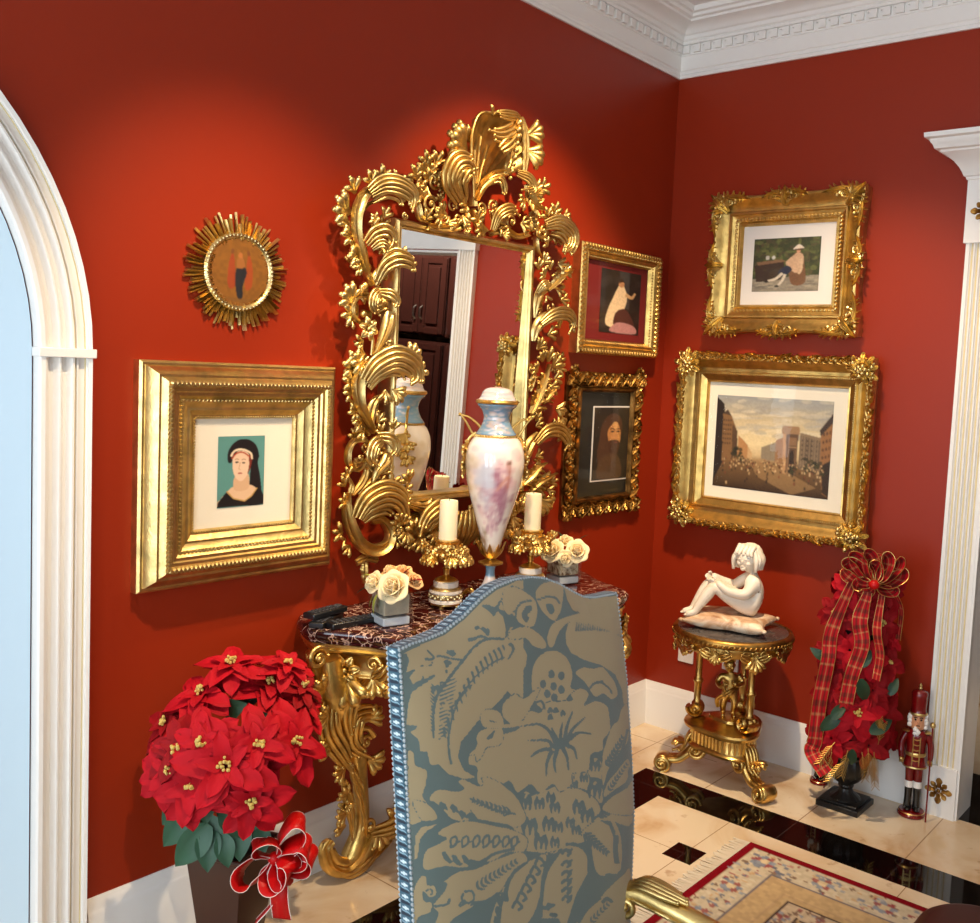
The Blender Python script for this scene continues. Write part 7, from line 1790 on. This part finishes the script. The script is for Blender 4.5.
for pts, wd, w, n in (([(852, 583, .17), (832, 630, .185), (828, 660, .19), (820, 700, .19), (815, 740, .19), (812, 752, .2), (826, 774, .2)], S_, [(0, .03), (.15, .05), (1, .056)], 120),
                      ([(868, 592, .18), (860, 620, .185), (862, 645, .185), (852, 675, .185), (846, 704, .185)], S_, [(0, .03), (.2, .055), (1, .05)], 80),
                      ([(882, 595, .17), (877, 630, .185), (880, 655, .185), (876, 680, .185)], S_*.6+Dv*.6, [(0, .025), (.3, .035), (1, .03)], 60),
                      ([(893, 590, .17), (901, 610, .17), (898, 640, .175)], S_*.4+Dv*.8, [(0, .025), (1, .03)], 40)):
    plaid_ribbon([tp(*p) for p in pts], wd, w, n, t)
for x, y, w, b in ((846, 568, .05, .024), (852, 560, .045, .02), (866, 556, .045, .02), (884, 558, .05, .022), (898, 572, .05, .026), (896, 562, .045, .02), (858, 590, .045, .02), (892, 588, .045, .018), (872, 566, .045, .018)):
    tip = tp(x, y, .15)+Dv*.02; d = tip-kn; nn = d.normalized().cross(Dv).normalized()
    plaid_ribbon([kn, kn+d*.35+nn*b, kn+d*.9+nn*b*.9, kn+d*1.08, kn+d*.9-nn*b*.9, kn+d*.35-nn*b, kn], (Dv*.75+nn*.5+d.normalized()*.2).normalized(), [(0, w*.6), (.3, w*1.45), (.7, w*1.45), (1, w*.6)], 60, t)
mb = MB(); mb.ball(kn+Dv*.014, (.02, .02, .018), 10, 7); mb.build('bow_knot', M['ribbon'], t, smooth=180)

# ------------------------------------------------------------------ nutcrackers
def nutcracker(loc, rz, s, label):
    t = thing('nutcracker', label, 'nutcracker', loc, rz, 'red nutcrackers by the topiary'); t.scale = (s, s, s)
    mb = MB(); mb.lathe([(.046, 0), (.05, .004), (.05, .012), (.046, .016), (.046, .018), (.043, .022), (.02, .024)], n=32); base = mb.build('base', M['ncred'], t, smooth=40)
    mb = MB(); mb.lathe([(.0465, .0155), (.0485, .0175), (.0465, .0195)], n=32, cap=False); mb.build('gold_ring', M['goldb'], base)
    for q in (-1, 1):
        mb = MB(); mb.tube([V((q*.016, 0, .022)), V((q*.016, 0, .06)), V((q*.015, 0, .11))], [(0, .0155), (.5, .013), (1, .0145)], 12); mb.ball((q*.016, -.014, .029), (.013, .022, .009), 10, 6); bt = mb.build('boot', M['ncblack'], t)
        mb = MB(); mb.lathe([(.0152, .108), (.0155, .112), (.0155, .13), (.0148, .134)], (q*.015, 0, 0), 16); mb.build('white_cuff', M['ncwhite'], bt)
        mb = MB(); mb.tube([V((q*.015, 0, .133)), V((q*.015, 0, .2))], [(0, .0155), (1, .018)], 12); mb.build('trouser_leg', M['ncred'], t)
    mb = MB(); mb.lathe([(.03, .185), (.043, .19), (.04, .21), (.034, .24), (.036, .28), (.038, .31), (.03, .326), (.014, .332)], n=28, sy=.8); body = mb.build('coat', M['ncred'], t, smooth=60)
    mb = MB()
    for q in (-1, 1): mb.tube([V((q*.012, -.031, .2)), V((q*.012, -.03, .31))], .0024, 6)
    for k in range(5): mb.tube([V((-.012, -.031, .22+.02*k)), V((0, -.0335, .218+.02*k)), V((.012, -.031, .22+.02*k))], .002, 6)
    mb.lathe([(.0355, .232), (.0375, .236), (.0375, .242), (.0355, .246)], n=28, sy=.82, cap=False); mb.lathe([(.042, .188), (.0445, .19), (.042, .195)], n=28, sy=.8, cap=False); mb.build('gold_braid', M['goldb'], body)
    for q in (-1, 1):
        mb = MB(); mb.tube(catmull([V((q*.036, 0, .312)), V((q*.05, -.004, .28)), V((q*.052, -.012, .245)), V((q*.05, -.03, .225))], 14), [(0, .013), (.5, .012), (1, .0095)], 10); arm = mb.build('arm', M['ncred'], t)
        mb = MB(); mb.lathe([(.012, -.003), (.018, 0), (.012, .004)], (q*.036, 0, .322), 14); mb.build('epaulette', M['goldb'], arm); mb = MB(); mb.ball((q*.05, -.036, .222), (.009, .01, .009), 9, 6)
        for k in range(4): mb.tube([V((q*.05-.006+.004*k, -.042, .224)), V((q*.05-.006+.004*k, -.048, .218)), V((q*.05-.006+.004*k, -.042, .212))], [(0, .0026), (1, .002)], 5)
        mb.tube([V((q*.043, -.036, .226)), V((q*.042, -.044, .226)), V((q*.046, -.049, .224))], [(0, .0028), (1, .002)], 5); mb.build('hand', M['goldb'], arm)
    mb = MB(); mb.lathe([(.016, .33), (.024, .336), (.027, .35), (.027, .375), (.025, .39)], n=24, sy=.95); mb.ball((0, -.03, .366), (.005, .008, .007), 8, 5); mb.box((0, -.026, .35), (.018, .006, .008))
    for q in (-1, 1): mb.ball((q*.028, .0, .366), (.004, .006, .008), 7, 5)
    head = mb.build('head', M['skin'], t, smooth=60)
    mb = MB()
    for q in (-1, 1): mb.ball((q*.01, -.0255, .374), (.004, .003, .004), 7, 5); mb.tube([V((q*.004, -.027, .381)), V((q*.01, -.0275, .383)), V((q*.016, -.024, .381))], .0018, 5)
    mb.box((0, -.0285, .352), (.012, .003, .003)); mb.build('face_paint', M['ncblack'], head, smooth=0)
    mb = MB(); rd = random.Random(5)
    for i in range(26):
        a = rd.uniform(-.4, PI+.4); mb.ball((.029*math.cos(a), .027*math.sin(a), rd.uniform(.34, .385)), rd.uniform(.007, .011), 7, 5)
    for i in range(9): mb.ball((rd.uniform(-.012, .012), -.027-rd.random()*.006, rd.uniform(.322, .342)), rd.uniform(.006, .008), 7, 5)
    mb.build('white_hair', M['ncwhite'], head)
    mb = MB(); mb.lathe([(.03, .388), (.031, .392), (.029, .4), (.027, .41), (.029, .455), (.03, .468), (.026, .476), (.01, .482)], n=24); hat = mb.build('hat', M['ncred'], t, smooth=50)
    mb = MB(); mb.lathe([(.0305, .389), (.0325, .393), (.0305, .398)], n=24, cap=False); mb.lathe([(.003, .48), (.007, .486), (.0045, .492), (.006, .497), (.001, .507)], n=10); mb.build('hat_trim', M['goldb'], hat)
    mb = MB(); mb.tube([V((.05, -.046, .0)), V((.05, -.046, .36))], .0032, 8); sf = mb.build('staff', M['ncred'], t); mb = MB(); mb.ball((.05, -.046, .368), .011, 10, 7); mb.build('staff_knob', M['goldb'], sf)
    mb = MB(); mb.grid(lambda u, v: V(((u-.5)*(.07+.02*v), .03+.012*math.sin(PI*u)+.006*v, .32-.14*v)), 8, 6); cp = mb.build('cape', M['ncred'], t, smooth=180); sm = cp.modifiers.new('s', 'SOLIDIFY'); sm.thickness = .003
    return t
nutcracker((-.088, -1.27, 0), -PI/2+.35, 1.0, 'red and gold nutcracker with a tall hat, standing against the white pilaster')
nutcracker((-.066, -.893, 0), -PI/2, .72, 'smaller nutcracker mostly hidden behind the topiary ribbon, its red base showing')
# ------------------------------------------------------------------ rug with a fringe
X0, X1, Y0, Y1 = -2.98, -.727, -.935, -3.55
NW, NH = 300, 348
r = Raster(NW, NH, lin((176, 148, 112)))      # u: from x1 towards x0 , v: from y0 down
rw, rh = X1-X0, Y0-Y1; rd = random.Random(61)
def ring_(d0, c, al=1.0):
    m = (np.minimum(np.minimum(r.X*rw, (1-r.X)*rw), np.minimum(r.Y*rh, (1-r.Y)*rh)) < d0); return m
ds = np.minimum(np.minimum(r.X*rw, (1-r.X)*rw), np.minimum(r.Y*rh, (1-r.Y)*rh))
def setm(a, b, c): r.a[(ds >= a) & (ds < b)] = lin(c)
setm(0, .028, (122, 8, 22)); setm(.028, .15, (196, 182, 156)); setm(.15, .158, (110, 104, 112)); setm(.158, .23, (188, 160, 118)); setm(.23, .236, (120, 92, 70))
for i in range(5200):
    u, v = rd.random(), rd.random(); d = min(u*rw, (1-u)*rw, v*rh, (1-v)*rh)
    if .036 < d < .145: q = rd.uniform(.004, .009); r.ell(u, v, q/rw, q*rd.uniform(.7, 1.6)/rh, lin(rd.choice([(120, 130, 146), (150, 156, 164), (146, 64, 66), (196, 164, 124), (120, 92, 76), (206, 196, 172), (100, 108, 126), (176, 120, 110)])), .8)
for i in range(2600):
    a, b = rd.uniform(0, 1.5), rd.uniform(0, 1.5); d = min(a, b)
    if .034 < d < .147: q = rd.uniform(.004, .008); r.ell(a/rw, b/rh, q/rw, q*rd.uniform(.7, 1.6)/rh, lin(rd.choice([(112, 122, 140), (140, 150, 160), (146, 56, 60), (190, 156, 116), (112, 84, 68), (206, 196, 172), (92, 100, 122)])), .85)
L_ = .19
for side_ in range(4):
    n = int((rw if side_ % 2 == 0 else rh)/L_)
    for i in range(n):
        a = (i+.5)/n; d = .09
        u, v = ((a, d/rh), (1-d/rw, a), (a, 1-d/rh), (d/rw, a))[side_]
        for k in range(7): th = 2*PI*k/7; r.ell(u+.026*math.cos(th)/rw, v+.026*math.sin(th)/rh, .012/rw, .012/rh, lin((150, 70, 72) if k % 2 else (126, 136, 152)), .85)
        r.ell(u, v, .016/rw, .016/rh, lin((206, 186, 150)))
inn = ds > .24
r.a[inn] = lin((182, 154, 112))
for i in range(1500):
    u, v = rd.random(), rd.random(); d = min(u*rw, (1-u)*rw, v*rh, (1-v)*rh)
    if d > .25: r.ell(u, v, rd.uniform(.01, .03)/rw, rd.uniform(.006, .02)/rh, lin(rd.choice([(190, 164, 124), (172, 144, 104), (196, 172, 132)])), .4)
# medallions with dark outlines and floral filling
def medal(cx, cy, s, k):
    for rad, c in ((1.0, (52, 36, 40)), (.93, (196, 176, 146)), (.62, (60, 44, 48)), (.56, (150, 150, 156))):
        P = []
        for i in range(72):
            a = 2*PI*i/72; q = s*rad*(1+.16*math.cos(k*a)+.05*math.cos(2*k*a)); P.append((cx+q*math.cos(a)/rw, cy+q*math.sin(a)/rh))
        r.poly(P, lin(c))
    for i in range(60): a, q = rd.uniform(0, 2*PI), s*rd.uniform(.05, .88); r.ell(cx+q*math.cos(a)/rw, cy+q*math.sin(a)/rh, .012/rw, .012/rh, lin(rd.choice([(140, 60, 64), (120, 130, 150), (190, 150, 110), (86, 60, 60)])), .85)
for sx, sy in ((0, 0), (1, 0), (0, 1), (1, 1)):
    f = lambda u, v: (abs(sx-u/rw), abs(sy-v/rh))
    P = [f(.26, .26), f(.5, .26), f(.46, .3), f(.42, .29), f(.38, .34), f(.34, .33), f(.35, .38), f(.3, .42), f(.31, .47), f(.26, .52)]
    r.poly(P, lin((60, 44, 46))); P2 = [f(.268, .268), f(.47, .268), f(.45, .29), f(.41, .28), f(.375, .328), f(.332, .322), f(.342, .372), f(.292, .414), f(.302, .46), f(.268, .49)]; r.poly(P2, lin((190, 170, 142)))
    for i in range(40):
        a = rd.random(); b = rd.random()*(1-a); u, v = f(.275+a*.16, .275+b*.16); r.ell(u, v, .008/rw, .008/rh, lin(rd.choice([(140, 70, 70), (126, 136, 150), (110, 84, 70)])), .8)
for i in range(4):
    for j in range(5): medal((.42+i*(rw-.84)/3)/rw, (.52+j*(rh-1.04)/4)/rh, .15 if (i+j) % 2 else .12, 6)
r.noise(.12, 8, 2)
t = thing('rug', 'cream oriental rug with a red edge and white fringe, on the marble floor', 'rug', ((X0+X1)/2, (Y0+Y1)/2, 0))
cx_, cy_ = (X0+X1)/2, (Y0+Y1)/2
M['rug'] = colattr('wool_pile', .95, spec=.1)
rp = plate('pile', r, lambda u, v: (X1-u*rw-cx_, Y0-v*rh-cy_, .008), M['rug'], t)
mb = MB(); e = .0; mb.box((0, 0, .0036), (rw, rh, .0072)); mb.build('backing', M['fringe'] if 'fringe' in M else M['rwhite'], t, smooth=0)
M['fringe'] = pmat('cotton_fringe', (214, 200, 176), .9)
for yy, s in ((Y0, 1), (Y1, -1)):
    mb = MB(); n = 330
    for i in range(n):
        x = X0+(i+.5)*rw/n-cx_; y = yy-cy_; j = rd.uniform(-.008, .008); L = rd.uniform(.05, .066)
        mb.tube([V((x, y-s*.002, .006)), V((x+j*.5, y+s*L*.5, .0045)), V((x+j, y+s*L, .0025))], [(0, .0022), (1, .0026)], 4)
    f = mb.build('fringe', M['fringe'], t, smooth=0); tag(f, kind='stuff')

# ------------------------------------------------------------------ mahogany dining table whose corner shows at the lower right
TX1, TY1, TX0, TY0 = -2.045, -1.925, -3.2, -3.1
t = thing('dining_table', 'dark mahogany dining table, only its rounded corner showing over the rug', 'dining table', ((TX0+TX1)/2, (TY0+TY1)/2, .0095))
hx, hy, rc = (TX1-TX0)/2, (TY1-TY0)/2, .1
def rr(ins):
    P = []
    for (sx, sy, a0) in ((1, 1, 0), (-1, 1, 90), (-1, -1, 180), (1, -1, 270)):
        for k in range(13): a = math.radians(a0+90*k/12); P.append((sx*(hx-rc)+(rc-ins)*math.cos(a), sy*(hy-rc)+(rc-ins)*math.sin(a)))
    return P
mb = MB(); lev = [(.712, .02), (.716, .006), (.724, 0), (.734, 0), (.744, .004), (.75, .012), (.752, .02)]; n = len(rr(0))
mb.add([(x, y, z) for z, i in lev for x, y in rr(i)], [(i*n+j, i*n+(j+1) % n, (i+1)*n+(j+1) % n, (i+1)*n+j) for i in range(len(lev)-1) for j in range(n)]+[tuple(range(n))[::-1], tuple(range((len(lev)-1)*n, len(lev)*n))])
mb.build('table_top', M['mahog'], t, smooth=40)
mb = MB(); mb.box((0, 0, .665), (2*hx-.2, 2*hy-.2, .09)); mb.build('apron', M['mahog'], t, smooth=0, bevel=.004)
for sx in (-1, 1):
    for sy in (-1, 1):
        mb = MB(); mb.lathe([(.02, 0), (.028, .01), (.018, .03), (.024, .1), (.034, .3), (.04, .5), (.03, .54), (.044, .56), (.044, .7)], (sx*(hx-.14), sy*(hy-.14), 0), 20); mb.build('leg', M['mahog'], t)

# ------------------------------------------------------------------ wall plates behind the pedestal
for name, label, cat, y, z, plug in (('wall_plate', 'blank white wall plate, to the left of the pedestal column', 'wall plate', -.208, .376, 0), ('power_outlet', 'white power outlet plate, behind the pedestal columns', 'power outlet', -.432, .4, 1)):
    t = thing(name, label, cat, (0, y, z), -PI/2)
    mb = MB(); mb.box((0, -.004, 0), (.078, .008, .122 if plug else .104)); mb.build('plate', M['outlet'], t, smooth=0, bevel=.003)
    for s in (-1, 1):
        if plug:
            mb = MB(); mb.lathe([(.0, -.001), (.017, -.001), (.016, .0015), (0, .0015)], (0, -.008, s*.03), 20, M=Matrix.Rotation(PI/2, 3, 'X')); sk = mb.build('socket', M['outlet'], t, smooth=40)
            mb = MB()
            for q in (-1, 1): mb.box((q*.006, -.0098, s*.03+.003), (.002, .001, .008))
            mb.build('slot', M['dark'], sk, smooth=0)
        else:
            mb = MB(); mb.ball((0, -.008, s*.038), (.003, .0015, .003), 8, 5); mb.build('screw', M['outlet'], t)

# ------------------------------------------------------------------ cherry cabinets in the kitchen, seen through the doorway in the mirror
KX = 1.35
def cab(y0, y1, z0, z1, name, label, ndoor, group):
    t = thing(name, label, 'cabinet', (KX, (y0+y1)/2, z0), PI/2*0, group); w = abs(y1-y0); h = z1-z0
    mb = MB(); mb.box((.3, 0, h/2), (.6, w-.002, h)); mb.build('body', M['cab'], t, smooth=0, bevel=.003)
    dw = (w-.03)/ndoor
    for i in range(ndoor):
        yc = -w/2+.015+dw*(i+.5); mb = MB()
        mb.box((-.01, yc, h/2), (.02, dw-.008, h-.03)); mb.prism([(yc-dw/2+.075, .09), (yc+dw/2-.075, .09), (yc+dw/2-.075, h-.09), (yc-dw/2+.075, h-.09)], -.032, -.02, axis=0)
        for q in (-1, 1): mb.box((-.024, yc+q*(dw/2-.035), h/2), (.012, .05, h-.04))
        for q in (.04, h-.04): mb.box((-.0235, yc, q), (.011, dw-.118, .05))
        d = mb.build('door', M['cab'], t, smooth=0, bevel=.004)
        s = 1 if i % 2 == 0 else -1
        mb = MB(); mb.tube([V((-.03, yc+s*(dw/2-.035), .12)), V((-.055, yc+s*(dw/2-.035), .14)), V((-.055, yc+s*(dw/2-.035), .2)), V((-.03, yc+s*(dw/2-.035), .22))], .006, 8); mb.build('handle', M['steel'], d)
    return t
for i, (a, b) in enumerate(((-2.2, -2.85), (-2.85, -3.42), (-3.42, -4.0), (-4.0, -4.6))):
    nm = ('nearest the doorway', 'second from the doorway', 'third from the doorway', 'farthest from the doorway')[i]
    cab(b, a, 0, 1.6, 'base_cabinet', 'tall dark cherry lower cabinet seen in the mirror, '+nm, 2, 'kitchen cabinets in the mirror'); cab(b, a, 1.64, 2.24, 'wall_cabinet', 'dark cherry upper cabinet seen in the mirror, '+nm, 2, 'kitchen cabinets in the mirror'); cab(b, a, 2.27, 2.62, 'top_cabinet', 'short dark cherry top cabinet seen in the mirror, '+nm, 2, 'kitchen cabinets in the mirror')
# ------------------------------------------------------------------ camera and light
cam = bpy.data.cameras.new('camera'); co = bpy.data.objects.new('camera', cam); COL.objects.link(co)
cam.sensor_fit = 'HORIZONTAL'; cam.sensor_width = 36; cam.lens = FPX*36/980
cam.shift_x = -(CX-490)/980; cam.shift_y = (CY-461.5)/980
cam.clip_start = .05
co.matrix_world = Matrix(((CR.x, CU.x, -CF.x, CAMP.x), (CR.y, CU.y, -CF.y, CAMP.y), (CR.z, CU.z, -CF.z, CAMP.z), (0, 0, 0, 1)))
SC.camera = co

def spot(name, loc, tgt, power, col, size=70, blend=.5, rad=.03):
    l = bpy.data.lights.new(name, 'SPOT'); l.energy = power; l.color = col; l.spot_size = math.radians(size); l.spot_blend = blend; l.shadow_soft_size = rad
    o = bpy.data.objects.new(name, l); COL.objects.link(o); o.location = loc
    o.rotation_euler = (V(tgt)-V(loc)).to_track_quat('-Z', 'Y').to_euler(); return o
def area(name, loc, rot, sx, sy, power, col):
    l = bpy.data.lights.new(name, 'AREA'); l.shape = 'RECTANGLE'; l.size = sx; l.size_y = sy; l.energy = power; l.color = col
    o = bpy.data.objects.new(name, l); COL.objects.link(o); o.location = loc; o.rotation_euler = rot; return o
WARM = (1.0, .76, .49); DAY = (.78, .9, 1.0)
spot('recessed_lamp', (-2.5, -1.15, 3.10), (-1.95, 0, .95), 180, WARM, 58, .75)
spot('recessed_lamp', (-1.3, -1.0, 3.10), (-1.0, 0, 1.05), 175, WARM, 72, .6)
spot('recessed_lamp', (-1.25, -1.0, 3.10), (0, -.85, .75), 115, WARM, 66, .7)
for a, b in WN:
    area('window_daylight', (RX0-.16, (a+b)/2, (WZ0+WZ1)/2), (math.radians(90), 0, math.radians(-90)), b-a, WZ1-WZ0, 52, DAY)
area('hall_daylight', (-5.3, 1.4, 1.6), (math.radians(90), 0, math.radians(-90)), 1.6, 2.4, 23, DAY)
spot('kitchen_lamp', (.55, -2.9, 3.05), (1.4, -3.0, 1.7), 300, (1, .86, .7), 95, .7); spot('kitchen_lamp', (.95, -3.35, 3.08), (1.35, -3.5, 2.5), 60, WARM, 50, .5)
w = bpy.data.worlds.new('world'); SC.world = w; w.use_nodes = True
w.node_tree.nodes['Background'].inputs[0].default_value = (.62, .74, .9, 1); w.node_tree.nodes['Background'].inputs[1].default_value = 1.2
SC.view_settings.view_transform = 'Standard'; SC.view_settings.look = 'None'; SC.view_settings.exposure = .15; SC.view_settings.gamma = 1
SC.cycles.max_bounces = 8; SC.cycles.transmission_bounces = 8; SC.cycles.sample_clamp_indirect = 4
SC.cycles.use_denoising = True
